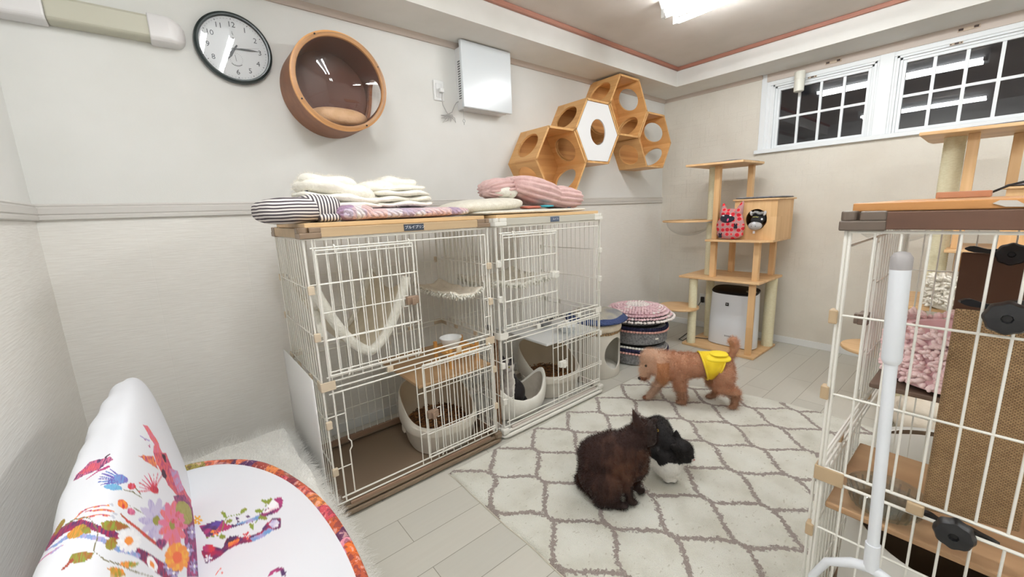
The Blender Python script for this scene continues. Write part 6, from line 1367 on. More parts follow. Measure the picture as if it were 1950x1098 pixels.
([(1.154,-0.069),(1.158,-0.069),(1.152,-0.044),(1.162,-0.047),(1.181,-0.074),(1.181,-0.074),(1.19,-0.102),(1.19,-0.125),(1.182,-0.123),(1.167,-0.095)],(172, 160, 206),(172, 160, 206)),
([(1.136,0.004),(1.131,0.027),(1.143,0.004),(1.162,-0.024),(1.175,-0.049),(1.186,-0.077),(1.181,-0.074),(1.171,-0.072),(1.158,-0.047),(1.144,-0.021)],(70, 36, 88),(172, 160, 206)),
([(1.139,0.05),(1.152,0.024),(1.166,-0.001),(1.175,-0.026),(1.181,-0.052),(1.186,-0.077),(1.171,-0.049),(1.162,-0.024),(1.152,0.002),(1.143,0.027)],(172, 160, 206),(172, 160, 206)),
([(1.179,-0.003),(1.194,-0.031),(1.2,-0.057),(1.2,-0.08),(1.194,-0.08),(1.19,-0.077),(1.181,-0.052),(1.175,-0.026),(1.17,-0.001),(1.17,0.022)],(70, 36, 88),(172, 160, 206)),
([(1.224,-0.087),(1.23,-0.112),(1.231,-0.138),(1.225,-0.135),(1.205,-0.105),(1.19,-0.077),(1.194,-0.08),(1.194,-0.054),(1.2,-0.057),(1.219,-0.085)],(172, 160, 206),(172, 160, 206)),
([(1.253,-0.194),(1.253,-0.194),(1.24,-0.189),(1.225,-0.161),(1.209,-0.13),(1.2,-0.105),(1.205,-0.105),(1.209,-0.107),(1.231,-0.138),(1.246,-0.166)],(70, 36, 88),(172, 160, 206)),
([(1.205,-0.13),(1.19,-0.102),(1.19,-0.102),(1.181,-0.074),(1.171,-0.049),(1.175,-0.049),(1.181,-0.052),(1.194,-0.08),(1.205,-0.105),(1.2,-0.105)],(244, 244, 246),(244, 244, 246)),
([(1.013,0.237),(1.01,0.237),(1.003,0.255),(0.991,0.291),(0.985,0.306),(0.988,0.308),(0.991,0.308),(0.998,0.291),(1.01,0.255),(1.017,0.237)],(172, 160, 206),(172, 160, 206)),
([(0.991,0.255),(0.985,0.27),(0.977,0.306),(0.975,0.324),(0.976,0.324),(0.98,0.324),(0.985,0.306),(0.998,0.273),(0.998,0.255),(0.994,0.255)],(70, 36, 88),(172, 160, 206)),
([(0.962,0.321),(0.957,0.336),(0.964,0.336),(0.968,0.339),(0.972,0.339),(0.98,0.324),(0.983,0.306),(0.98,0.306),(0.973,0.306),(0.968,0.303)],(172, 160, 206),(172, 160, 206)),
([(0.947,0.382),(0.95,0.382),(0.953,0.384),(0.964,0.369),(0.969,0.354),(0.975,0.339),(0.976,0.324),(0.968,0.339),(0.966,0.339),(0.953,0.367)],(70, 36, 88),(172, 160, 206)),
([(0.956,0.4),(0.958,0.4),(0.964,0.387),(0.975,0.357),(0.98,0.341),(0.977,0.339),(0.975,0.339),(0.969,0.354),(0.958,0.384),(0.953,0.4)],(172, 160, 206),(172, 160, 206)),
([(0.976,0.389),(0.98,0.374),(0.99,0.341),(0.985,0.341),(0.99,0.324),(0.98,0.341),(0.975,0.357),(0.972,0.372),(0.969,0.387),(0.972,0.387)],(70, 36, 88),(172, 160, 206)),
([(1.004,0.326),(1.01,0.311),(1.004,0.308),(0.998,0.308),(0.995,0.308),(0.985,0.324),(0.983,0.341),(0.985,0.341),(0.992,0.341),(0.998,0.344)],(172, 160, 206),(172, 160, 206)),
([(1.022,0.258),(1.019,0.258),(1.015,0.258),(1.007,0.275),(0.991,0.308),(0.985,0.324),(0.99,0.324),(0.991,0.326),(1,0.308),(1.017,0.275)],(70, 36, 88),(172, 160, 206)),
([(0.988,0.308),(0.985,0.306),(0.976,0.324),(0.976,0.324),(0.975,0.339),(0.977,0.339),(0.98,0.341),(0.99,0.324),(0.99,0.324),(0.991,0.308)],(244, 244, 246),(244, 244, 246)),
([(1.227,-0.353),(1.221,-0.351),(1.211,-0.323),(1.19,-0.267),(1.179,-0.239),(1.185,-0.242),(1.189,-0.242),(1.198,-0.27),(1.22,-0.325),(1.232,-0.356)],(172, 160, 206),(172, 160, 206)),
([(1.19,-0.313),(1.181,-0.287),(1.166,-0.234),(1.16,-0.209),(1.166,-0.211),(1.168,-0.211),(1.179,-0.239),(1.2,-0.295),(1.201,-0.318),(1.196,-0.315)],(70, 36, 88),(172, 160, 206)),
([(1.143,-0.204),(1.135,-0.178),(1.143,-0.181),(1.151,-0.183),(1.155,-0.183),(1.168,-0.211),(1.174,-0.237),(1.17,-0.237),(1.16,-0.232),(1.152,-0.229)],(172, 160, 206),(172, 160, 206)),
([(1.116,-0.105),(1.121,-0.107),(1.124,-0.107),(1.141,-0.135),(1.151,-0.161),(1.16,-0.186),(1.166,-0.211),(1.151,-0.183),(1.137,-0.156),(1.125,-0.13)],(70, 36, 88),(172, 160, 206)),
([(1.128,-0.085),(1.133,-0.087),(1.141,-0.112),(1.16,-0.163),(1.168,-0.189),(1.164,-0.189),(1.16,-0.186),(1.151,-0.161),(1.133,-0.11),(1.124,-0.085)],(172, 160, 206),(172, 160, 206)),
([(1.159,-0.115),(1.168,-0.143),(1.178,-0.168),(1.178,-0.191),(1.183,-0.216),(1.168,-0.189),(1.16,-0.163),(1.155,-0.138),(1.15,-0.112),(1.155,-0.115)],(70, 36, 88),(172, 160, 206)),
([(1.208,-0.227),(1.219,-0.254),(1.208,-0.249),(1.198,-0.247),(1.193,-0.244),(1.179,-0.216),(1.174,-0.191),(1.178,-0.191),(1.187,-0.196),(1.197,-0.199)],(172, 160, 206),(172, 160, 206)),
([(1.242,-0.336),(1.236,-0.333),(1.231,-0.33),(1.215,-0.3),(1.189,-0.242),(1.179,-0.216),(1.183,-0.216),(1.187,-0.219),(1.208,-0.249),(1.231,-0.308)],(70, 36, 88),(172, 160, 206)),
([(1.185,-0.242),(1.179,-0.239),(1.166,-0.211),(1.166,-0.211),(1.16,-0.186),(1.164,-0.189),(1.168,-0.189),(1.183,-0.216),(1.183,-0.216),(1.189,-0.242)],(244, 244, 246),(244, 244, 246)),
([(1.037,0.121),(1.026,0.141),(1.017,0.161),(1.01,0.182),(1.007,0.199),(1.004,0.22),(1.01,0.199),(1.019,0.182),(1.026,0.161),(1.029,0.141)],(172, 160, 206),(172, 160, 206)),
([(1.003,0.161),(0.998,0.179),(0.994,0.199),(0.995,0.217),(0.998,0.217),(1,0.217),(1.007,0.199),(1.01,0.182),(1.013,0.161),(1.006,0.161)],(70, 36, 88),(172, 160, 206)),
([(0.973,0.235),(0.976,0.235),(0.973,0.253),(0.98,0.253),(0.992,0.235),(0.995,0.237),(0.998,0.217),(0.998,0.199),(0.991,0.199),(0.981,0.217)],(172, 160, 206),(172, 160, 206)),
([(0.962,0.286),(0.96,0.303),(0.971,0.288),(0.98,0.27),(0.988,0.255),(0.995,0.237),(0.992,0.235),(0.988,0.235),(0.976,0.253),(0.968,0.27)],(70, 36, 88),(172, 160, 206)),
([(0.968,0.321),(0.973,0.306),(0.983,0.288),(0.988,0.273),(0.991,0.255),(0.998,0.237),(0.988,0.255),(0.98,0.27),(0.973,0.288),(0.971,0.306)],(172, 160, 206),(172, 160, 206)),
([(0.995,0.291),(1,0.273),(1.003,0.255),(1.007,0.237),(1,0.237),(0.998,0.237),(0.991,0.255),(0.988,0.273),(0.988,0.291),(0.985,0.306)],(70, 36, 88),(172, 160, 206)),
([(1.019,0.237),(1.022,0.22),(1.026,0.202),(1.019,0.199),(1.006,0.22),(1,0.237),(1,0.237),(1,0.255),(1.007,0.255),(1.017,0.237)],(172, 160, 206),(172, 160, 206)),
([(1.04,0.161),(1.036,0.161),(1.033,0.161),(1.019,0.182),(1.01,0.199),(1.004,0.22),(1.006,0.22),(1.013,0.22),(1.023,0.199),(1.033,0.182)],(70, 36, 88),(172, 160, 206)),
([(1.01,0.199),(1,0.217),(0.998,0.217),(0.992,0.235),(0.988,0.255),(0.991,0.255),(0.994,0.255),(1,0.237),(1.006,0.22),(1.006,0.22)],(244, 244, 246),(244, 244, 246)),
([(1.154,-0.092),(1.136,-0.064),(1.106,0.009),(1.086,0.078),(1.079,0.121),(1.079,0.141),(1.102,0.098),(1.131,0.027),(1.158,-0.047),(1.167,-0.095)],(232, 140, 56),(232, 140, 56)),
([(1.107,-0.036),(1.083,0.035),(1.064,0.1),(1.057,0.141),(1.06,0.161),(1.075,0.141),(1.094,0.098),(1.114,0.029),(1.132,-0.041),(1.128,-0.062)],(236, 178, 56),(232, 140, 56)),
([(1.046,0.1),(1.036,0.141),(1.029,0.182),(1.036,0.202),(1.046,0.202),(1.068,0.161),(1.087,0.098),(1.094,0.055),(1.087,0.035),(1.068,0.057)],(232, 140, 56),(232, 140, 56)),
([(1.006,0.22),(0.998,0.255),(1.004,0.273),(1.019,0.258),(1.042,0.22),(1.06,0.182),(1.068,0.141),(1.064,0.121),(1.051,0.121),(1.029,0.161)],(236, 178, 56),(232, 140, 56)),
([(0.985,0.306),(0.98,0.341),(0.998,0.326),(1.017,0.293),(1.042,0.24),(1.06,0.182),(1.06,0.161),(1.042,0.182),(1.019,0.22),(0.998,0.273)],(232, 140, 56),(232, 140, 56)),
([(0.98,0.374),(0.99,0.374),(1.007,0.344),(1.029,0.296),(1.049,0.24),(1.056,0.202),(1.049,0.202),(1.026,0.24),(1.004,0.291),(0.985,0.341)],(236, 178, 56),(232, 140, 56)),
([(1.004,0.377),(1.017,0.362),(1.04,0.313),(1.056,0.26),(1.071,0.202),(1.06,0.202),(1.04,0.24),(1.023,0.275),(1,0.344),(0.995,0.377)],(232, 140, 56),(232, 140, 56)),
([(1.042,0.331),(1.06,0.298),(1.078,0.242),(1.086,0.202),(1.082,0.182),(1.064,0.202),(1.046,0.24),(1.029,0.296),(1.026,0.329),(1.03,0.349)],(236, 178, 56),(232, 140, 56)),
([(1.093,0.242),(1.109,0.202),(1.121,0.138),(1.117,0.118),(1.094,0.141),(1.075,0.182),(1.053,0.24),(1.049,0.278),(1.052,0.298),(1.07,0.28)],(232, 140, 56),(232, 140, 56)),
([(1.145,0.116),(1.155,0.07),(1.152,0.047),(1.126,0.073),(1.11,0.095),(1.082,0.161),(1.071,0.202),(1.078,0.222),(1.097,0.202),(1.117,0.182)],(236, 178, 56),(232, 140, 56)),
([(1.185,-0.029),(1.185,-0.052),(1.162,-0.024),(1.131,0.027),(1.102,0.098),(1.086,0.141),(1.09,0.161),(1.101,0.161),(1.131,0.116),(1.16,0.045)],(232, 140, 56),(232, 140, 56)),
([(1.186,-0.1),(1.177,-0.097),(1.145,-0.044),(1.114,0.029),(1.094,0.098),(1.082,0.141),(1.094,0.141),(1.118,0.095),(1.152,0.024),(1.175,-0.049)],(236, 178, 56),(232, 140, 56)),
([(1.106,0.075),(1.09,0.078),(1.06,0.141),(1.038,0.202),(1.033,0.24),(1.04,0.258),(1.057,0.24),(1.078,0.202),(1.101,0.141),(1.117,0.075)],(228, 98, 50),(228, 98, 50)),
([(0.93,0.658),(0.922,0.666),(0.911,0.696),(0.901,0.727),(0.896,0.757),(0.899,0.77),(0.903,0.76),(0.914,0.732),(0.92,0.701),(0.93,0.668)],(236, 236, 240),(236, 236, 240)),
([(0.911,0.673),(0.901,0.694),(0.897,0.714),(0.891,0.744),(0.891,0.765),(0.896,0.767),(0.903,0.749),(0.907,0.729),(0.914,0.699),(0.915,0.676)],(244, 244, 246),(236, 236, 240)),
([(0.888,0.711),(0.882,0.729),(0.882,0.752),(0.884,0.762),(0.888,0.775),(0.896,0.767),(0.899,0.757),(0.899,0.737),(0.897,0.714),(0.896,0.701)],(236, 236, 240),(236, 236, 240)),
([(0.872,0.757),(0.869,0.767),(0.872,0.79),(0.878,0.793),(0.885,0.785),(0.891,0.775),(0.893,0.767),(0.891,0.744),(0.884,0.742),(0.877,0.749)],(244, 244, 246),(236, 236, 240)),
([(0.859,0.805),(0.861,0.815),(0.867,0.818),(0.876,0.813),(0.882,0.805),(0.888,0.785),(0.888,0.775),(0.881,0.772),(0.872,0.777),(0.862,0.795)],(236, 236, 240),(236, 236, 240)),
([(0.857,0.856),(0.859,0.858),(0.867,0.851),(0.877,0.833),(0.885,0.805),(0.888,0.798),(0.885,0.785),(0.876,0.803),(0.867,0.818),(0.858,0.836)],(244, 244, 246),(236, 236, 240)),
([(0.861,0.891),(0.867,0.884),(0.873,0.864),(0.881,0.836),(0.888,0.808),(0.888,0.798),(0.882,0.805),(0.874,0.823),(0.865,0.851),(0.862,0.869)],(236, 236, 240),(236, 236, 240)),
([(0.873,0.899),(0.877,0.889),(0.882,0.869),(0.891,0.831),(0.893,0.81),(0.891,0.798),(0.885,0.805),(0.877,0.833),(0.87,0.864),(0.87,0.896)],(244, 244, 246),(236, 236, 240)),
([(0.886,0.894),(0.892,0.876),(0.893,0.853),(0.897,0.823),(0.897,0.8),(0.893,0.798),(0.888,0.808),(0.884,0.838),(0.88,0.869),(0.881,0.891)],(236, 236, 240),(236, 236, 240)),
([(0.904,0.858),(0.908,0.838),(0.908,0.815),(0.907,0.795),(0.9,0.79),(0.896,0.79),(0.891,0.808),(0.891,0.831),(0.893,0.853),(0.896,0.866)],(244, 244, 246),(236, 236, 240)),
([(0.918,0.81),(0.923,0.79),(0.918,0.777),(0.911,0.775),(0.905,0.772),(0.897,0.79),(0.895,0.8),(0.9,0.813),(0.905,0.825),(0.912,0.818)],(236, 236, 240),(236, 236, 240)),
([(0.931,0.76),(0.931,0.749),(0.923,0.747),(0.914,0.752),(0.905,0.76),(0.9,0.78),(0.9,0.79),(0.907,0.795),(0.915,0.787),(0.926,0.77)],(244, 244, 246),(236, 236, 240)),
([(0.939,0.706),(0.937,0.706),(0.926,0.714),(0.914,0.732),(0.903,0.76),(0.9,0.77),(0.903,0.782),(0.912,0.765),(0.923,0.747),(0.935,0.729)],(236, 236, 240),(236, 236, 240)),
([(0.939,0.673),(0.934,0.671),(0.92,0.701),(0.91,0.729),(0.903,0.749),(0.9,0.77),(0.905,0.76),(0.916,0.742),(0.928,0.714),(0.939,0.684)],(244, 244, 246),(236, 236, 240)),
([(0.905,0.739),(0.899,0.747),(0.888,0.765),(0.881,0.793),(0.881,0.815),(0.884,0.828),(0.891,0.82),(0.9,0.803),(0.908,0.772),(0.908,0.752)],(232, 140, 56),(232, 140, 56)),
([(0.935,0.496),(0.934,0.468),(0.927,0.468),(0.916,0.478),(0.908,0.504),(0.901,0.539),(0.896,0.575),(0.901,0.59),(0.912,0.592),(0.92,0.582),(0.928,0.562),(0.937,0.524)],(244, 244, 246),(244, 244, 246)),
([(0.922,0.521),(0.923,0.506),(0.918,0.506),(0.915,0.506),(0.911,0.516),(0.91,0.529),(0.905,0.554),(0.911,0.557),(0.91,0.567),(0.916,0.557),(0.92,0.547),(0.922,0.534)],(232, 140, 56),(232, 140, 56)),
([(0.938,0.912),(0.935,0.864),(0.933,0.818),(0.939,0.752),(0.945,0.699),(0.952,0.64),(0.965,0.572),(0.979,0.509),(0.996,0.425),(1.004,0.41),(1.008,0.41),(0.995,0.483),(0.981,0.549),(0.968,0.623),(0.958,0.678),(0.949,0.744),(0.943,0.8),(0.942,0.856),(0.943,0.904),(0.938,0.912)],(150, 88, 40),(200, 48, 60)),
([(1.042,0.367),(1.036,0.367),(1.017,0.397),(0.996,0.44),(0.988,0.468),(0.984,0.496),(0.985,0.509),(0.995,0.498),(1.013,0.473),(1.025,0.445),(1.044,0.4),(1.051,0.367)],(168, 50, 110),(70, 36, 88)),
([(1.56,-0.658),(1.526,-0.579),(1.526,-0.579),(1.499,-0.521),(1.487,-0.48),(1.487,-0.48),(1.495,-0.488),(1.52,-0.541),(1.548,-0.604),(1.577,-0.683)],(236, 178, 56),(236, 178, 56)),
([(1.453,-0.455),(1.453,-0.455),(1.441,-0.417),(1.451,-0.424),(1.459,-0.429),(1.465,-0.434),(1.487,-0.48),(1.499,-0.521),(1.482,-0.505),(1.474,-0.5)],(232, 140, 56),(236, 178, 56)),
([(1.407,-0.341),(1.392,-0.305),(1.415,-0.346),(1.423,-0.351),(1.448,-0.394),(1.465,-0.434),(1.459,-0.429),(1.451,-0.424),(1.425,-0.379),(1.407,-0.341)],(236, 178, 56),(236, 178, 56)),
([(1.404,-0.285),(1.427,-0.325),(1.445,-0.363),(1.463,-0.404),(1.456,-0.399),(1.475,-0.442),(1.448,-0.394),(1.429,-0.353),(1.414,-0.318),(1.421,-0.323)],(232, 140, 56),(236, 178, 56)),
([(1.49,-0.424),(1.51,-0.47),(1.501,-0.462),(1.493,-0.455),(1.483,-0.447),(1.475,-0.442),(1.456,-0.399),(1.463,-0.404),(1.453,-0.371),(1.48,-0.417)],(236, 178, 56),(236, 178, 56)),
([(1.587,-0.655),(1.574,-0.637),(1.562,-0.622),(1.52,-0.541),(1.495,-0.488),(1.495,-0.488),(1.475,-0.442),(1.505,-0.495),(1.516,-0.505),(1.552,-0.574)],(232, 140, 56),(236, 178, 56))]
SEAT_PRINT=[([(-0.07,1.384),(-0.059,1.38),(-0.049,1.376),(-0.038,1.373),(-0.03,1.37),(-0.022,1.366),(-0.014,1.363),(-0.012,1.352),(-0.009,1.342),(-0.006,1.332),(0.003,1.325),(0.013,1.318),(0.022,1.312),(0.03,1.313),(0.038,1.314),(0.045,1.315),(0.055,1.316),(0.065,1.317),(0.075,1.319),(0.081,1.323),(0.088,1.328),(0.095,1.332),(0.104,1.344),(0.113,1.356),(0.122,1.368),(0.127,1.367),(0.132,1.366),(0.138,1.364),(0.138,1.356),(0.138,1.348),(0.138,1.34),(0.135,1.329),(0.132,1.318),(0.129,1.308),(0.122,1.303),(0.116,1.298),(0.109,1.293),(0.099,1.295),(0.088,1.296),(0.078,1.297),(0.069,1.297),(0.06,1.297),(0.052,1.297),(0.042,1.3),(0.032,1.303),(0.022,1.306),(0.011,1.308),(0,1.31),(-0.01,1.312),(-0.025,1.312),(-0.04,1.312),(-0.055,1.312),(-0.06,1.335),(-0.065,1.359)],(70, 36, 88),(168, 50, 110)),
([(0.007,1.32),(0.014,1.319),(0.021,1.319),(0.029,1.318),(0.04,1.317),(0.051,1.317),(0.063,1.317),(0.067,1.317),(0.071,1.316),(0.074,1.316),(0.071,1.309),(0.069,1.302),(0.066,1.296),(0.057,1.298),(0.047,1.301),(0.038,1.303),(0.028,1.309),(0.017,1.314)],(104, 150, 200),(172, 160, 206)),
([(-0.014,1.336),(-0.007,1.331),(-0,1.325),(0.007,1.32),(0.003,1.316),(-0.001,1.312),(-0.005,1.308),(-0.017,1.311),(-0.03,1.315),(-0.042,1.319),(-0.032,1.324),(-0.023,1.33)],(168, 50, 110),(200, 48, 60)),
([(0.081,1.319),(0.087,1.324),(0.094,1.328),(0.101,1.333),(0.105,1.338),(0.109,1.344),(0.113,1.349),(0.117,1.345),(0.122,1.341),(0.126,1.337),(0.125,1.329),(0.124,1.321),(0.122,1.314),(0.114,1.313),(0.106,1.312),(0.097,1.311),(0.092,1.313),(0.086,1.316)],(214, 112, 146),(244, 244, 246)),
([(0.123,1.347),(0.122,1.336),(0.118,1.327),(0.112,1.322),(0.106,1.322),(0.1,1.327),(0.097,1.336),(0.098,1.346),(0.102,1.356),(0.108,1.362),(0.114,1.362),(0.12,1.357)],(244, 244, 246),(244, 244, 246)),
([(-0.07,1.261),(-0.065,1.266),(-0.059,1.271),(-0.054,1.277),(-0.044,1.263),(-0.034,1.248),(-0.024,1.235),(-0.021,1.247),(-0.017,1.259),(-0.014,1.272),(-0.009,1.27),(-0.003,1.269),(0.002,1.268),(0.011,1.258),(0.021,1.247),(0.03,1.237),(0.041,1.236),(0.052,1.236),(0.063,1.235),(0.066,1.241),(0.07,1.247),(0.074,1.253),(0.082,1.261),(0.09,1.268),(0.098,1.276),(0.104,1.271),(0.11,1.267),(0.116,1.262),(0.116,1.252),(0.115,1.243),(0.115,1.233),(0.112,1.226),(0.11,1.219),(0.107,1.211),(0.099,1.215),(0.091,1.218),(0.083,1.222),(0.075,1.216),(0.067,1.211),(0.059,1.206),(0.051,1.206),(0.044,1.207),(0.037,1.207),(0.029,1.212),(0.021,1.216),(0.013,1.221),(0.004,1.221),(-0.005,1.22),(-0.013,1.219),(-0.023,1.213),(-0.032,1.207),(-0.042,1.202),(-0.049,1.202),(-0.056,1.202),(-0.063,1.202),(-0.065,1.221),(-0.067,1.241)],(160, 30, 70),(70, 36, 88)),
([(0.035,1.228),(0.043,1.227),(0.052,1.226),(0.061,1.225),(0.069,1.229),(0.077,1.233),(0.086,1.237),(0.088,1.23),(0.091,1.224),(0.094,1.218),(0.084,1.214),(0.074,1.21),(0.064,1.206),(0.056,1.207),(0.048,1.207),(0.04,1.207),(0.038,1.214),(0.036,1.221)],(104, 150, 200),(172, 160, 206)),
([(0.111,1.247),(0.11,1.237),(0.106,1.229),(0.1,1.225),(0.094,1.227),(0.089,1.233),(0.086,1.243),(0.087,1.254),(0.091,1.262),(0.097,1.266),(0.103,1.264),(0.108,1.257)],(244, 244, 246),(172, 160, 206)),
([(-0.013,1.255),(-0.003,1.251),(0.006,1.248),(0.015,1.245),(0.013,1.24),(0.011,1.235),(0.008,1.23),(0.002,1.23),(-0.005,1.229),(-0.012,1.229),(-0.012,1.237),(-0.012,1.246)],(200, 48, 60),(232, 140, 56)),
([(-0.041,1.249),(-0.043,1.242),(-0.048,1.24),(-0.055,1.244),(-0.061,1.252),(-0.065,1.263),(-0.067,1.273),(-0.065,1.28),(-0.06,1.283),(-0.053,1.279),(-0.046,1.271),(-0.042,1.26)],(200, 48, 60),(168, 50, 110)),
([(0.041,1.236),(0.04,1.234),(0.037,1.234),(0.035,1.237),(0.033,1.24),(0.033,1.243),(0.034,1.245),(0.036,1.244),(0.038,1.242),(0.04,1.239)],(200, 48, 60),(200, 48, 60)),
([(0.032,1.224),(0.031,1.226),(0.03,1.23),(0.03,1.236),(0.03,1.24),(0.031,1.241),(0.033,1.239),(0.033,1.235),(0.034,1.229),(0.033,1.225)],(222, 104, 92),(200, 48, 60)),
([(0.022,1.24),(0.023,1.243),(0.024,1.245),(0.027,1.246),(0.029,1.246),(0.03,1.244),(0.03,1.241),(0.028,1.238),(0.026,1.237),(0.024,1.238)],(200, 48, 60),(200, 48, 60)),
([(0.025,1.262),(0.026,1.262),(0.028,1.259),(0.03,1.254),(0.031,1.25),(0.03,1.247),(0.029,1.247),(0.027,1.25),(0.025,1.255),(0.024,1.26)],(222, 104, 92),(200, 48, 60)),
([(0.036,1.26),(0.037,1.257),(0.036,1.252),(0.035,1.248),(0.033,1.246),(0.032,1.246),(0.031,1.249),(0.032,1.254),(0.033,1.258),(0.035,1.26)],(200, 48, 60),(200, 48, 60)),
([(-0.024,1.314),(-0.025,1.312),(-0.027,1.312),(-0.03,1.315),(-0.032,1.318),(-0.033,1.322),(-0.032,1.324),(-0.03,1.324),(-0.027,1.321),(-0.025,1.317)],(222, 104, 92),(222, 104, 92)),
([(-0.031,1.299),(-0.032,1.301),(-0.034,1.306),(-0.035,1.312),(-0.035,1.317),(-0.034,1.32),(-0.033,1.318),(-0.031,1.313),(-0.03,1.307),(-0.03,1.301)],(232, 140, 56),(222, 104, 92)),
([(-0.041,1.309),(-0.042,1.312),(-0.041,1.317),(-0.039,1.321),(-0.037,1.322),(-0.036,1.321),(-0.035,1.318),(-0.036,1.313),(-0.038,1.309),(-0.04,1.307)],(222, 104, 92),(222, 104, 92)),
([(-0.046,1.333),(-0.044,1.335),(-0.042,1.335),(-0.039,1.332),(-0.037,1.328),(-0.036,1.325),(-0.037,1.323),(-0.04,1.323),(-0.043,1.326),(-0.045,1.33)],(232, 140, 56),(222, 104, 92)),
([(-0.039,1.349),(-0.037,1.347),(-0.036,1.342),(-0.034,1.335),(-0.034,1.329),(-0.035,1.327),(-0.037,1.329),(-0.039,1.334),(-0.04,1.34),(-0.04,1.346)],(222, 104, 92),(222, 104, 92)),
([(-0.028,1.339),(-0.027,1.335),(-0.028,1.33),(-0.03,1.326),(-0.032,1.324),(-0.034,1.326),(-0.034,1.329),(-0.033,1.334),(-0.032,1.338),(-0.03,1.34)],(232, 140, 56),(222, 104, 92)),
([(-0.048,1.212),(-0.049,1.211),(-0.051,1.211),(-0.054,1.213),(-0.055,1.216),(-0.056,1.219),(-0.055,1.221),(-0.053,1.22),(-0.051,1.218),(-0.049,1.215)],(244, 244, 246),(244, 244, 246)),
([(-0.054,1.202),(-0.055,1.203),(-0.056,1.207),(-0.057,1.212),(-0.057,1.216),(-0.057,1.218),(-0.055,1.216),(-0.054,1.212),(-0.053,1.207),(-0.053,1.203)],(172, 160, 206),(244, 244, 246)),
([(-0.062,1.209),(-0.063,1.212),(-0.062,1.216),(-0.061,1.219),(-0.059,1.22),(-0.058,1.219),(-0.058,1.216),(-0.058,1.212),(-0.059,1.21),(-0.061,1.208)],(244, 244, 246),(244, 244, 246)),
([(-0.066,1.228),(-0.065,1.23),(-0.063,1.23),(-0.061,1.227),(-0.059,1.224),(-0.058,1.222),(-0.059,1.22),(-0.061,1.22),(-0.064,1.223),(-0.065,1.226)],(172, 160, 206),(244, 244, 246)),
([(-0.061,1.24),(-0.06,1.238),(-0.058,1.234),(-0.057,1.229),(-0.057,1.225),(-0.058,1.223),(-0.059,1.224),(-0.06,1.228),(-0.061,1.234),(-0.062,1.238)],(244, 244, 246),(244, 244, 246)),
([(-0.052,1.232),(-0.051,1.229),(-0.052,1.225),(-0.053,1.222),(-0.055,1.221),(-0.056,1.222),(-0.057,1.225),(-0.056,1.228),(-0.055,1.231),(-0.053,1.233)],(172, 160, 206),(244, 244, 246)),
([(-0.06,1.404),(-0.061,1.402),(-0.064,1.402),(-0.067,1.405),(-0.07,1.41),(-0.071,1.414),(-0.069,1.417),(-0.067,1.417),(-0.063,1.414),(-0.061,1.409)],(236, 178, 56),(236, 178, 56)),
([(-0.067,1.386),(-0.069,1.388),(-0.071,1.394),(-0.072,1.402),(-0.073,1.409),(-0.072,1.412),(-0.07,1.41),(-0.068,1.404),(-0.066,1.396),(-0.066,1.389)],(232, 140, 56),(236, 178, 56)),
([(-0.079,1.397),(-0.08,1.402),(-0.079,1.408),(-0.078,1.412),(-0.075,1.415),(-0.073,1.413),(-0.073,1.409),(-0.073,1.403),(-0.075,1.398),(-0.078,1.396)],(236, 178, 56),(236, 178, 56)),
([(-0.085,1.427),(-0.084,1.43),(-0.081,1.43),(-0.078,1.427),(-0.075,1.422),(-0.074,1.418),(-0.075,1.415),(-0.078,1.415),(-0.081,1.418),(-0.084,1.423)],(232, 140, 56),(236, 178, 56)),
([(-0.078,1.447),(-0.076,1.445),(-0.074,1.438),(-0.072,1.43),(-0.072,1.423),(-0.073,1.42),(-0.075,1.422),(-0.077,1.428),(-0.078,1.437),(-0.079,1.444)],(236, 178, 56),(236, 178, 56)),
([(-0.065,1.435),(-0.064,1.43),(-0.065,1.424),(-0.067,1.419),(-0.07,1.417),(-0.071,1.419),(-0.072,1.423),(-0.071,1.429),(-0.069,1.434),(-0.067,1.437)],(232, 140, 56),(236, 178, 56)),
([(0.053,1.05),(0.055,1.054),(0.058,1.057),(0.06,1.061),(0.063,1.062),(0.067,1.063),(0.07,1.064),(0.075,1.061),(0.08,1.059),(0.084,1.056),(0.086,1.049),(0.087,1.042),(0.089,1.035),(0.088,1.03),(0.087,1.025),(0.086,1.021),(0.083,1.024),(0.08,1.026),(0.077,1.029),(0.077,1.035),(0.077,1.04),(0.077,1.045),(0.073,1.048),(0.07,1.05),(0.066,1.053),(0.064,1.05),(0.062,1.047),(0.06,1.045),(0.058,1.047),(0.055,1.049)],(168, 50, 110),(70, 36, 88)),
([(-0.045,1.141),(-0.04,1.149),(-0.035,1.157),(-0.034,1.142),(-0.033,1.127),(-0.032,1.127),(-0.031,1.126),(-0.033,1.144),(-0.035,1.161),(-0.041,1.153),(-0.046,1.144),(-0.045,1.142)],(222, 104, 92),(222, 104, 92)),
([(-0.057,1.312),(-0.041,1.304),(-0.024,1.296),(-0.018,1.324),(-0.011,1.353),(-0.006,1.361),(0,1.369),(0.013,1.363),(0.025,1.357),(0.032,1.358),(0.039,1.358),(0.039,1.361),(0.039,1.363),(0.032,1.362),(0.025,1.362),(0.012,1.367),(-0,1.373),(-0.007,1.365),(-0.013,1.357),(-0.019,1.328),(-0.025,1.3),(-0.041,1.308),(-0.057,1.316),(-0.057,1.314)],(124, 148, 52),(124, 148, 52)),
([(0.047,1.276),(0.056,1.285),(0.066,1.294),(0.077,1.318),(0.088,1.344),(0.097,1.349),(0.105,1.354),(0.105,1.356),(0.104,1.359),(0.096,1.353),(0.087,1.347),(0.076,1.322),(0.065,1.298),(0.055,1.289),(0.046,1.28),(0.046,1.278)],(124, 148, 52),(124, 148, 52)),
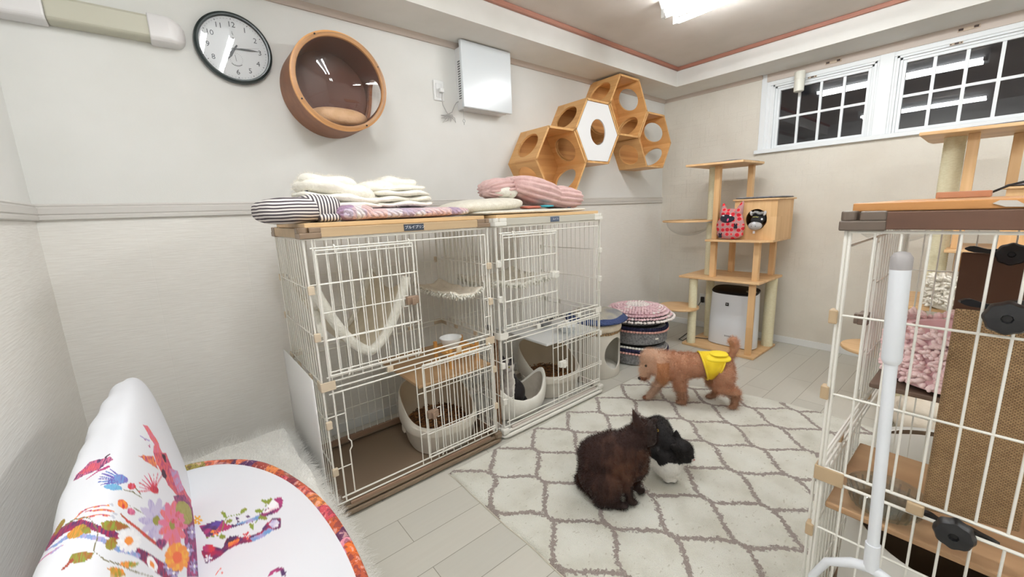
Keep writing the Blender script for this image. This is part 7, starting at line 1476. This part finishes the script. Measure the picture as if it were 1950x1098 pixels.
([(-0.005,1.37),(-0.008,1.371),(-0.011,1.377),(-0.013,1.386),(-0.015,1.397),(-0.015,1.405),(-0.014,1.409),(-0.011,1.408),(-0.008,1.402),(-0.006,1.392),(-0.004,1.382),(-0.004,1.374)],(140, 138, 48),(124, 148, 52)),
([(0.046,1.371),(0.045,1.365),(0.042,1.361),(0.038,1.358),(0.034,1.359),(0.03,1.362),(0.029,1.367),(0.029,1.372),(0.032,1.377),(0.036,1.379),(0.041,1.379),(0.044,1.376)],(140, 138, 48),(124, 148, 52)),
([(0.047,1.26),(0.045,1.263),(0.043,1.269),(0.042,1.279),(0.042,1.288),(0.043,1.294),(0.045,1.297),(0.048,1.294),(0.05,1.287),(0.051,1.278),(0.051,1.269),(0.049,1.262)],(140, 138, 48),(124, 148, 52)),
([(0.008,1.344),(0.007,1.339),(0.004,1.336),(-0,1.336),(-0.004,1.338),(-0.008,1.342),(-0.009,1.348),(-0.008,1.352),(-0.005,1.355),(-0.001,1.356),(0.003,1.353),(0.006,1.349)],(140, 138, 48),(124, 148, 52)),
([(-0.014,1.277),(-0.016,1.274),(-0.019,1.275),(-0.023,1.279),(-0.027,1.285),(-0.029,1.292),(-0.029,1.297),(-0.027,1.299),(-0.024,1.298),(-0.02,1.294),(-0.017,1.288),(-0.014,1.282)],(140, 138, 48),(124, 148, 52)),
([(0.101,1.356),(0.098,1.354),(0.095,1.357),(0.091,1.364),(0.088,1.372),(0.086,1.38),(0.087,1.386),(0.09,1.388),(0.093,1.385),(0.097,1.379),(0.1,1.37),(0.102,1.362)],(140, 138, 48),(124, 148, 52)),
([(0.114,1.376),(0.114,1.37),(0.112,1.363),(0.108,1.357),(0.104,1.353),(0.1,1.353),(0.098,1.356),(0.098,1.362),(0.099,1.369),(0.103,1.375),(0.107,1.379),(0.111,1.38)],(140, 138, 48),(124, 148, 52)),
([(0.08,1.33),(0.078,1.326),(0.075,1.325),(0.07,1.328),(0.066,1.333),(0.064,1.339),(0.063,1.345),(0.065,1.349),(0.068,1.35),(0.073,1.347),(0.077,1.342),(0.08,1.335)],(140, 138, 48),(124, 148, 52)),
([(0.086,1.283),(0.084,1.28),(0.08,1.281),(0.076,1.286),(0.073,1.292),(0.071,1.299),(0.071,1.304),(0.073,1.307),(0.076,1.306),(0.081,1.302),(0.084,1.295),(0.086,1.288)],(140, 138, 48),(124, 148, 52)),
([(0.022,1.339),(0.021,1.337),(0.019,1.337),(0.017,1.34),(0.016,1.343),(0.015,1.348),(0.015,1.351),(0.016,1.353),(0.018,1.352),(0.02,1.35),(0.022,1.346),(0.023,1.342)],(70, 36, 88),(70, 36, 88)),
([(0.023,1.32),(0.022,1.318),(0.02,1.319),(0.018,1.321),(0.017,1.325),(0.016,1.329),(0.016,1.332),(0.017,1.334),(0.019,1.333),(0.021,1.331),(0.023,1.327),(0.024,1.323)],(70, 36, 88),(70, 36, 88)),
([(0.048,1.325),(0.047,1.323),(0.045,1.323),(0.043,1.326),(0.041,1.329),(0.04,1.333),(0.041,1.337),(0.042,1.339),(0.044,1.338),(0.046,1.336),(0.048,1.332),(0.048,1.328)],(70, 36, 88),(70, 36, 88)),
([(-0.018,1.254),(-0.014,1.261),(-0.01,1.268),(-0.006,1.275),(0.001,1.27),(0.008,1.265),(0.014,1.26),(0.008,1.255),(0.003,1.25),(-0.003,1.246),(-0.008,1.249),(-0.013,1.251)],(70, 36, 88),(60, 26, 50)),
([(-0.062,1.371),(-0.054,1.374),(-0.046,1.376),(-0.038,1.378),(-0.03,1.373),(-0.022,1.368),(-0.014,1.363),(-0.021,1.351),(-0.027,1.339),(-0.033,1.328),(-0.043,1.342),(-0.052,1.357)],(70, 36, 88),(90, 70, 150))]
# ------------------------------------------------------------------ fur throw over a low bench, floral legless chair
FURM = mottled('white_fur', s2l(232, 230, 224), s2l(240, 239, 234), 14., .95, .8, 60., bd=.012, sheen=.3)
def throw(i, j):
    # i across (wall -> room), j along y ; drapes over the bench edges
    s_ = i*1.06; q = j*2.95
    x = XL+.02+min(s_, .66)+max(0, min(1, (s_-.66)/.1))*.03; z = .295-max(0, s_-.68)*.85
    y = -.55+min(q, 2.66)+max(0, min(1, (q-2.66)/.1))*.03; z2 = max(0, q-2.69)*.9
    x += .018*nz((y, z, 1), 3.5); y += .03*nz((x, 2, z), 4.)*(j > .5)
    z = z-z2+.016*nz((x, y, 0), 7)+.008*nz((x, y, 3), 19)
    return V((x, min(y, 2.42), max(z, .012)))
t = thing('fur_throw', 'white fluffy fur throw draped over the low bench under the floral chair', 'throw', (0, 1., 0))
o = MB().grid(70, 150, throw).build('fabric', FURM, t, smooth=ORG)
fur(o, 7000, .034, hairmat('white_fur_pile', (.93, .925, .90)), .0009, 7, .02, .012, 3)
tag(MB().box((XL+.02, -.5, .002), (.225, 2.08, .27)).build('bench', plain('bench_beige', s2l(200, 194, 184), .7), None, bevel=.01, loc=(-.1, .8, 0)), 'low bench hidden under the white fur throw at the left wall', 'bench')
def m_floral():
    m, nt, b = new_mat('floral_piping'); co = obco(nt)
    vo = node(nt, 'ShaderNodeTexVoronoi', {'Vector': co, 'Scale': 16., 'Randomness': 1.})
    n = node(nt, 'ShaderNodeTexNoise', {'Vector': co, 'Scale': 60., 'Detail': 3.})
    wn = node(nt, 'ShaderNodeTexWhiteNoise', {'Vector': vo.outputs['Position']}, noise_dimensions='3D')
    c1 = ramp(nt, wn.outputs[0], [(.0, s2l(98, 24, 62)), (.2, s2l(226, 112, 40)), (.4, s2l(204, 78, 96)), (.58, s2l(228, 150, 60)), (.72, s2l(78, 36, 92)), (.86, s2l(140, 134, 54)), (.95, s2l(220, 140, 160))])
    mx = node(nt, 'ShaderNodeMix', {0: math_(nt, 'MULTIPLY', math_(nt, 'GREATER_THAN', n.outputs[0], .55), .55), 6: c1, 7: rgb(s2l(72, 20, 56))}, data_type='RGBA')
    mx2 = node(nt, 'ShaderNodeMix', {0: math_(nt, 'MULTIPLY', math_(nt, 'LESS_THAN', n.outputs[0], .40), .5), 6: mx.outputs[2], 7: rgb(s2l(240, 190, 180))}, data_type='RGBA')
    nt.links.new(mx2.outputs[2], b.inputs['Base Color']); b.inputs['Roughness'].default_value = .8; return m
PIPE = m_floral()
CLO = mottled('white_satin_cloth', s2l(234, 236, 242), s2l(240, 242, 247), 5., .6, .12, 9., bd=.02)
t = thing('legless_chair', 'white legless lounge chair with colourful floral print and floral piping on the fur throw', 'chair', (-.1, 1.05, .335))
EX, EY, ERX, ERY, SEAT_Z = -.10, 1.05, .335, .735, .418
def inside(p, q):
    x, y = p; c = False; n = len(q); j = n-1
    for i in range(n):
        if (q[i][1] > y) != (q[j][1] > y) and x < (q[j][0]-q[i][0])*(y-q[i][1])/(q[j][1]-q[i][1])+q[i][0]: c = not c
        j = i
    return c
def prep(L): return [(q, s2l(*a), s2l(*b), min(p[0] for p in q), max(p[0] for p in q), min(p[1] for p in q), max(p[1] for p in q)) for q, a, b in L]
CW = s2l(226, 228, 234)
def print_paint(o, uv, L):
    """surface print: vertex colours from outlines given in the cloth's own coordinates"""
    L = prep(L); a = o.data.color_attributes.new('Col', 'FLOAT_COLOR', 'POINT')
    for i, p in enumerate(uv):
        c = CW
        for q, c1, c2, x0, x1, y0, y1 in L:
            if x0 <= p[0] <= x1 and y0 <= p[1] <= y1 and inside(p, q):
                k = min(1, max(0, .5+1.3*noise.noise(V((p[0]*55, p[1]*55, x0*9))))); c = [c1[m]*(1-k)+c2[m]*k for m in range(3)]
        a.data[i].color = (c[0], c[1], c[2], 1)
def m_print():
    m, nt, b = new_mat('printed_cloth'); a = node(nt, 'ShaderNodeAttribute', attribute_name='Col')
    nt.links.new(a.outputs[0], b.inputs['Base Color']); b.inputs['Roughness'].default_value = .6
    n = node(nt, 'ShaderNodeTexNoise', {'Vector': obco(nt), 'Scale': 9., 'Detail': 2.}); bump(nt, b, n.outputs[0], .15, .02); return m
CLO2 = m_print()
NT, NK = 480, 120
mb = MB(); uv = []
for k in range(NK):
    q = max(.002, k/(NK-8)) if k < NK-8 else 1.
    for i in range(NT):
        a = 2*PI*i/NT
        if k < NK-7: rr_ = q*.97; z = SEAT_Z+.008*(1-q**3)
        else: e = (k-(NK-8))/7; rr_ = (.97, .985, .995, 1., 1., .99, .96, .9)[k-(NK-8)]; z = (.416, .412, .405, .395, .375, .355, .34, .335)[k-(NK-8)]
        x, y = max(-.392, EX+ERX*rr_*math.cos(a)), EY+ERY*rr_*math.sin(a); uv.append((x, y))
rows = []
it = iter(uv)
for k in range(NK):
    row = []
    for i in range(NT):
        x, y = next(it); q = k/(NK-8)
        z = SEAT_Z+.008*(1-q**3)+.004*nz((x, y, 0), 5)*(1-q**4) if k < NK-8 else (.416, .412, .405, .395, .375, .355, .34, .335)[k-(NK-8)]
        row.append(mb.bm.verts.new((x, y, z)))
    rows.append(row)
for r0, r1 in zip(rows, rows[1:]):
    for i in range(NT): mb.face([r0[i], r0[(i+1) % NT], r1[(i+1) % NT], r1[i]])
seat = mb.build('seat_cushion', CLO2, t, smooth=ORG)
print_paint(seat, uv, SEAT_PRINT)
MB().tube([V((max(-.39, EX+ERX*math.cos(a)), EY+ERY*math.sin(a), .408+.003*math.sin(a*9))) for a in [2*PI*i/120 for i in range(120)]], .0165, 10, True).build('seat_piping', PIPE, t, smooth=True)
BX, BY, BZ, BRX, BRY, BRZ, BE1, BE2, LEAN = -.153, 1.216, .517, .061, .775, .291, .481, .85, .145
def back_pt(y, al):
    A = abs((y-BY)/BRY)**(2/BE2); dx, dz = math.cos(al), math.sin(al); lo, hi = 0., 2.
    for _ in range(24):
        m = (lo+hi)/2
        if (abs(m*dx)**(2/BE2)+A)**(BE2/BE1)+abs(m*dz)**(2/BE1) < 1: lo = m
        else: hi = m
    X, Z = BRX*lo*dx, BRZ*lo*dz
    return V((X+BX-LEAN*Z, y, max(.337, Z+BZ)))
ysl = [BY-BRY*.999+(.80-BY+BRY*.999)*i/14 for i in range(14)]+[.80+(BY+BRY*.999-.80)*i/400 for i in range(401)]
als = [-.75+2.9*i/340 for i in range(341)]+[2.15+(2*PI-.75-2.15)*i/24 for i in range(1, 24)]
mb = MB(); uv = []; rows = []
for y in ysl:
    row = []
    for al in als:
        p = back_pt(y, al); k = max(0, math.cos(al-2.2)); p.x += .007*nz((p.y, p.z, 0), 9)*k; p.z += .006*nz((p.y, 3, p.x), 11)*k*(p.z > .4)
        row.append(mb.bm.verts.new(p)); uv.append((y, al))
    rows.append(row)
n = len(als)
for r0, r1 in zip(rows, rows[1:]):
    for i in range(n): mb.face([r0[i], r0[(i+1) % n], r1[(i+1) % n], r1[i]])
mb.face(rows[0]); mb.face(rows[-1])
back = mb.build('backrest', CLO2, t, smooth=ORG)
print_paint(back, uv, BACK_PRINT)
mb = MB(); pts = [back_pt(BY+BRY*(.999-.14*(1-i/30)), 1.2+1.1*(1-i/30)+.5*(i/30)**3) for i in range(31)]+[back_pt(BY+BRY*.9995, 1.7-2.6*i/20) for i in range(1, 21)]
mb.tube([p+V((-.003, 0, .0)) for p in pts], [.004+.010*min(1, i/12) for i in range(51)], 8).build('back_piping', PIPE, t, smooth=True)
#PRINTS

# ------------------------------------------------------------------ animals
def frame(P, ax):
    a = V((ax[0], ax[1], 0)).normalized(); b = V((-a.y, a.x, 0)); P = V(P)
    return (lambda s, d, z: P+a*s+b*d+V((0, 0, z))), (lambda co: ((co-P).dot(a), (co-P).dot(b), co.z-P.z)), Matrix((a, b, V((0, 0, 1)))).transposed()
FURB = vcol('brown_fur', .75, 55., .6, .1, .006, .25); FURT = vcol('tuxedo_fur', .7, 60., .5, .05, .005, .3); FURD = vcol('poodle_fur', .95, 90., .9, .3, .008, .1)
# brown cat, sitting with its back to us
L, U, Rm3 = frame((1.31, .99, .017), (.61, -.79))
t = thing('cat', 'dark brown cat sitting on the rug seen from behind', 'cat', (1.31, .99, .014), 0)
mb = MB(); E = lambda c, r, R=None: mb.ell(L(*c), r, Rm3 @ R if R is not None else Rm3, 20, 14)
Ry = lambda a: Matrix.Rotation(a, 3, 'Y')
E((-.028, .005, .105), (.098, .082, .11)); E((-.012, .0, .195), (.113, .078, .095)); E((.08, .0, .215), (.098, .068, .10), Ry(.3)); E((.035, 0, .24), (.09, .068, .075))
E((.105, .0, .17), (.07, .055, .08))
mb.chain([L(.085, 0, .25), L(.135, .008, .305)], [.07, .056])
E((.16, .015, .325), (.05, .05, .052)); E((.185, .04, .31), (.03, .032, .028)); E((.178, -.012, .305), (.028, .03, .03))
mb.chain([L(.137, -.018, .355), L(.121, -.02, .395), L(.106, -.02, .438)], [.027, .017, .005], .2)
mb.chain([L(.180, .035, .345), L(.200, .042, .358), L(.216, .046, .368)], [.022, .014, .004], .2)
mb.chain([L(.082, -.034, .17), L(.092, -.036, .075), L(.098, -.036, .024)], [.034, .021, .016]); E((.112, -.036, .014), (.024, .017, .014))
mb.chain([L(.118, .04, .17), L(.130, .045, .08), L(.138, .045, .022)], [.032, .020, .016]); E((.150, .045, .014), (.023, .017, .014))
E((-.005, -.055, .085), (.075, .042, .085)); mb.chain([L(-.03, -.068, .018), L(.062, -.066, .016)], [.02, .017]); E((.072, -.066, .015), (.022, .018, .014))
E((-.005, .055, .085), (.075, .042, .085))
mb.chain([L(-.10, .02, .03), L(-.13, .08, .02), L(-.06, .13, .018), (L(.03, .125, .018))], [.022, .018, .016, .012])
def col_b(co):
    s, d, z = U(co); n = nz(co, 26)*.5+nz((co.x*60, co.y*60, co.z*16), 1)*.5
    k = max(0, 1-((s-.06)/.07)**2)*max(0, min(1, (.30-z)/.1))*max(0, min(1, (z-.05)/.08))*(.5 if d < .03 else .2)
    k = min(1, max(0, k*1.1+n*.45+(.25 if s > .12 and z > .15 and z < .27 else 0)))
    a, b = s2l(50, 32, 28), s2l(122, 84, 64); c = [a[i]*(1-k)+b[i]*k for i in range(3)]
    if z < .035 or (s > .10 and z < .1): c = s2l(44, 30, 27)
    if s > .165 and z > .28: c = s2l(46, 34, 31)
    return c
o = blob(mb, 'body', FURB, t, .006, 6, col_b); fur(o, 5000, .012, hairmat('cat_hair'), .0006, 4, .004, .002, 5)
mb = MB(); mb.ell(L(.197, .062, .33), (.006, .006, .008), None, 12, 8); mb.ell(L(.213, .02, .328), (.005, .005, .007), None, 12, 8); mb.build('eyes', plain('cat_eye_amber', s2l(170, 140, 60), .1), t, smooth=ORG)
MB().ell(L(.213, .052, .312), (.006, .006, .005), None, 10, 6).build('nose', plain('cat_nose_dark', s2l(40, 26, 26), .5), t, smooth=ORG)
# tuxedo cat beside it, head lowered to the right
L, U, Rm3 = frame((1.62, .89, .017), (.61, -.79))
t = thing('cat', 'black and white cat crouching behind the brown cat with its head turned down', 'cat', (1.62, .89, .014), 0)
mb = MB()
E((-.012, .12, .125), (.075, .12, .108)); E((-.006, .06, .135), (.068, .085, .095)); E((-.005, .19, .09), (.075, .08, .085))
E((.008, -.016, .082), (.074, .06, .068)); E((.035, .0, .12), (.052, .05, .06)); E((-.03, .0, .10), (.042, .05, .065))
mb.chain([L(.03, .02, .15), L(.07, -.01, .158)], [.055, .045])
E((.074, -.012, .152), (.051, .05, .05)); E((.10, -.03, .130), (.026, .026, .022)); E((.085, -.035, .135), (.03, .026, .03))
mb.chain([L(.055, .012, .19), L(.052, .014, .215), L(.050, .015, .238)], [.022, .014, .003], .2)
mb.chain([L(.045, -.042, .178), L(.030, -.052, .190), L(.015, -.06, .203)], [.021, .014, .003], .2)
mb.chain([L(.0, -.02, .06), L(.008, -.03, .02)], [.03, .019]); mb.chain([L(.03, -.01, .06), L(.034, -.024, .02)], [.03, .019])
E((.010, -.036, .013), (.018, .024, .013)); E((.038, -.03, .013), (.018, .024, .013))
E((-.06, .16, .06), (.035, .07, .06)); E((.04, .16, .06), (.035, .07, .06))
mb.chain([L(-.02, .26, .04), L(.06, .27, .02), L(.10, .2, .016)], [.022, .017, .013])
def col_t(co):
    s, d, z = U(co); j = nz(co, 30)*.012
    edge = .108+j-.18*max(0, d-.02)+.02*math.sin(s*60)*.4
    head = (V((s, d, z))-V((.08, -.02, .155))).length < .058 and z > .105
    if head:
        if s > .108 and z < .135: return s2l(216, 212, 204)
        return s2l(9, 9, 11)
    if z < .008: return s2l(60, 56, 54)
    if z < edge and d < .05: return s2l(250, 248, 242)
    return s2l(9, 9, 11)
o = blob(mb, 'body', FURT, t, .005, 5, col_t); fur(o, 3600, .008, hairmat('cat_hair'), .0005, 3, .003, .002, 6)
mb = MB(); mb.ell(L(.104, -.048, .150), (.004, .004, .005), None, 12, 8); mb.ell(L(.121, -.014, .150), (.004, .004, .005), None, 12, 8); mb.build('eyes', plain('cat_eye_dim', s2l(60, 58, 36), .1), t, smooth=ORG)
MB().ell(L(.120, -.045, .130), (.005, .005, .004), None, 10, 6).build('nose', plain('cat_nose_pink', s2l(180, 120, 116), .5), t, smooth=ORG)
# toy poodle walking
L, U, Rm3 = frame((2.43, 1.155, .017), (.65, -.76))
t = thing('dog', 'apricot toy poodle in yellow pants walking across the rug', 'dog', (2.43, 1.155, .014), 0)
mb = MB()
mb.chain([L(-.115, 0, .25), L(.02, 0, .262), L(.16, 0, .262)], [.083, .074, .072]); E((-.10, 0, .232), (.085, .074, .085)); E((.165, 0, .25), (.068, .07, .078))
mb.chain([L(-.13, 0, .275), L(-.2, 0, .285)], [.068, .06])
E((-.25, 0, .262), (.068, .064, .068)); E((-.27, 0, .302), (.058, .056, .044)); E((-.235, 0, .302), (.055, .057, .042)); E((-.262, 0, .318), (.058, .056, .036)); E((-.295, 0, .238), (.036, .04, .042))
mb.chain([L(-.29, 0, .232), L(-.308, 0, .17)], [.04, .027]); E((-.298, 0, .178), (.03, .03, .028))
E((-.205, -.062, .225), (.045, .022, .075), Ry(-.25)); E((-.205, .062, .225), (.045, .022, .075), Ry(-.25))
mb.chain([L(-.14, .032, .205), L(-.195, .032, .125), L(-.245, .026, .05), L(-.268, .024, .02)], [.045, .031, .024, .021]); E((-.285, .024, .013), (.026, .02, .014))
mb.chain([L(-.095, -.035, .20), L(-.088, -.032, .12), L(-.064, -.025, .045), L(-.066, -.025, .02)], [.048, .034, .026, .024]); E((-.082, -.025, .013), (.028, .022, .014))
mb.chain([L(.145, .045, .21), L(.125, .058, .13), L(.172, .07, .075), L(.152, .076, .022)], [.058, .038, .024, .020]); E((.128, .078, .013), (.028, .02, .013))
mb.chain([L(.165, -.04, .215), L(.155, -.052, .145), L(.238, -.055, .10), L(.234, -.06, .03)], [.066, .047, .029, .021]); E((.222, -.062, .014), (.026, .02, .014))
mb.chain([L(.2, 0, .31), L(.225, 0, .345), L(.237, 0, .385), L(.226, 0, .42)], [.024, .02, .023, .028]); E((.216, 0, .424), (.026, .024, .022))
def col_d(co):
    s, d, z = U(co); n = .5+.5*nz(co, 34)
    k = max(0, min(1, (-.14-s)/.08))
    a, b, c2 = s2l(190, 138, 108), s2l(210, 164, 134), s2l(222, 186, 160)
    c = [a[i]*(1-n)+b[i]*n for i in range(3)]
    c = [c[i]*(1-k)+c2[i]*k for i in range(3)]
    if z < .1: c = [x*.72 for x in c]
    if s < -.29 and z < .175: c = s2l(146, 96, 72)
    if -.24 < s < -.165 and d < -.04 and z < .29: c = s2l(200, 146, 106)
    return c
o = blob(mb, 'body', FURD, t, .006, 5, col_d); fur(o, 6500, .014, hairmat('cat_hair'), .0007, 4, .012, .006, 7)
mb = MB()
for d in (-.042, .042): mb.ell(L(-.302, d, .262), (.008, .008, .009), None, 12, 8)
mb.build('eyes', plain('dog_eye', (.01, .008, .008), .1), t, smooth=ORG)
MB().ell(L(-.332, 0, .158), (.012, .014, .011), None, 14, 8).build('nose', plain('dog_nose', (.015, .012, .012), .35), t, smooth=ORG)
YEL = mottled('yellow_cloth', s2l(226, 194, 22), s2l(238, 208, 40), 16., .8, .4, 40., bd=.006)
rings = []; n = 44
for k in range(9):
    w_ = k/8; ring = []
    for i in range(n):
        ph = 2*PI*i/n; c, s_ = math.cos(ph), math.sin(ph); q = (1-s_)/2      # q 0 top, 1 belly
        f0 = .028+.05*q**1.2; f1 = .188-.072*q**.7
        x = f0+(f1-f0)*w_
        rr = 1.0+.035*math.sin(ph*9+x*40)*(.3+.4*q)*.4+.03*math.sin(w_*PI)
        ring.append(L(x, .079*c*rr, .2585+(.084 if s_ > 0 else .082)*s_*rr))
    rings.append(ring)
pants = MB().loft(rings, True, False, False).build('pants', YEL, t, smooth=ORG); q_ = pants.modifiers.new('th', 'SOLIDIFY'); q_.thickness = .005; q_.offset = 1
mb = MB(); mb.tube([L(.185-.072*((1-math.sin(a))/2)**.7, .083*math.cos(a), .2585+.086*math.sin(a)) for a in [2*PI*i/40 for i in range(40)]], .006, 8, True); mb.tube([L(.028+.05*((1-math.sin(a))/2)**1.2, .083*math.cos(a), .2585+.088*math.sin(a)) for a in [2*PI*i/40 for i in range(40)]], .006, 8, True); mb.build('elastic_hem', plain('yellow_hem', s2l(240, 212, 60), .8), pants, smooth=True)
mb = MB(); mb.ell(L(.125, -.05, .325), (.075, .03, .013), Rm3 @ Matrix.Rotation(.55, 3, 'X'), 28, 12, .8, .8); mb.ell(L(.135, -.02, .345), (.055, .05, .010), Rm3, 28, 12, .8, .8); mb.build('back_flap', plain('yellow_flap', s2l(246, 220, 56), .75), pants, smooth=ORG)
# kitten in the white bed of the pale cage
t = thing('cat', 'black and white cat sitting in the white bed inside the pale cage', 'cat', (1.50, 1.86, .06), 0)
L, U, Rm3 = frame((1.50, 1.862, .055), (.62, -.78))
mb = MB()
E((.0, .03, .09), (.075, .09, .085)); E((-.015, .01, .16), (.05, .052, .08)); mb.chain([L(-.015, .0, .2), L(-.02, -.01, .26)], [.042, .036])
E((-.02, -.015, .285), (.043, .042, .040)); E((-.017, -.048, .272), (.02, .016, .014))
for s_ in (-1, 1): mb.chain([L(-.02+s_*.024, -.01, .315), L(-.02+s_*.032, -.008, .352)], [.017, .003], .2)
mb.chain([L(-.03, -.03, .13), L(-.03, -.05, .03)], [.024, .015]); mb.chain([L(.01, -.03, .13), L(.012, -.05, .03)], [.024, .015]); mb.chain([L(.06, .06, .04), L(.10, .0, .02), L(.07, -.05, .02)], [.018, .016, .012])
def col_k(co):
    s, d, z = U(co)
    if z > .325: return s2l(40, 36, 38)
    if z > .235: return s2l(60, 56, 58) if (z > .30 and abs(s+.02) > .010) else s2l(206, 200, 196)
    if d < -.02 and z > .06 and abs(s+.012) < .035: return s2l(214, 208, 202)
    return s2l(26, 24, 26)
o = blob(mb, 'body', FURT, t, .0055, 5, col_k)
mb = MB()
for s_ in (-1, 1): mb.ell(L(-.02+s_*.017, -.052, .292), (.005, .004, .006), None, 10, 6)
mb.build('eyes', plain('cat_eye_green', s2l(150, 150, 70), .1), t, smooth=ORG)
MB().ell(L(-.017, -.064, .276), (.004, .003, .003), None, 8, 6).build('nose', plain('cat_nose_pink', s2l(180, 120, 116), .5), t, smooth=ORG)
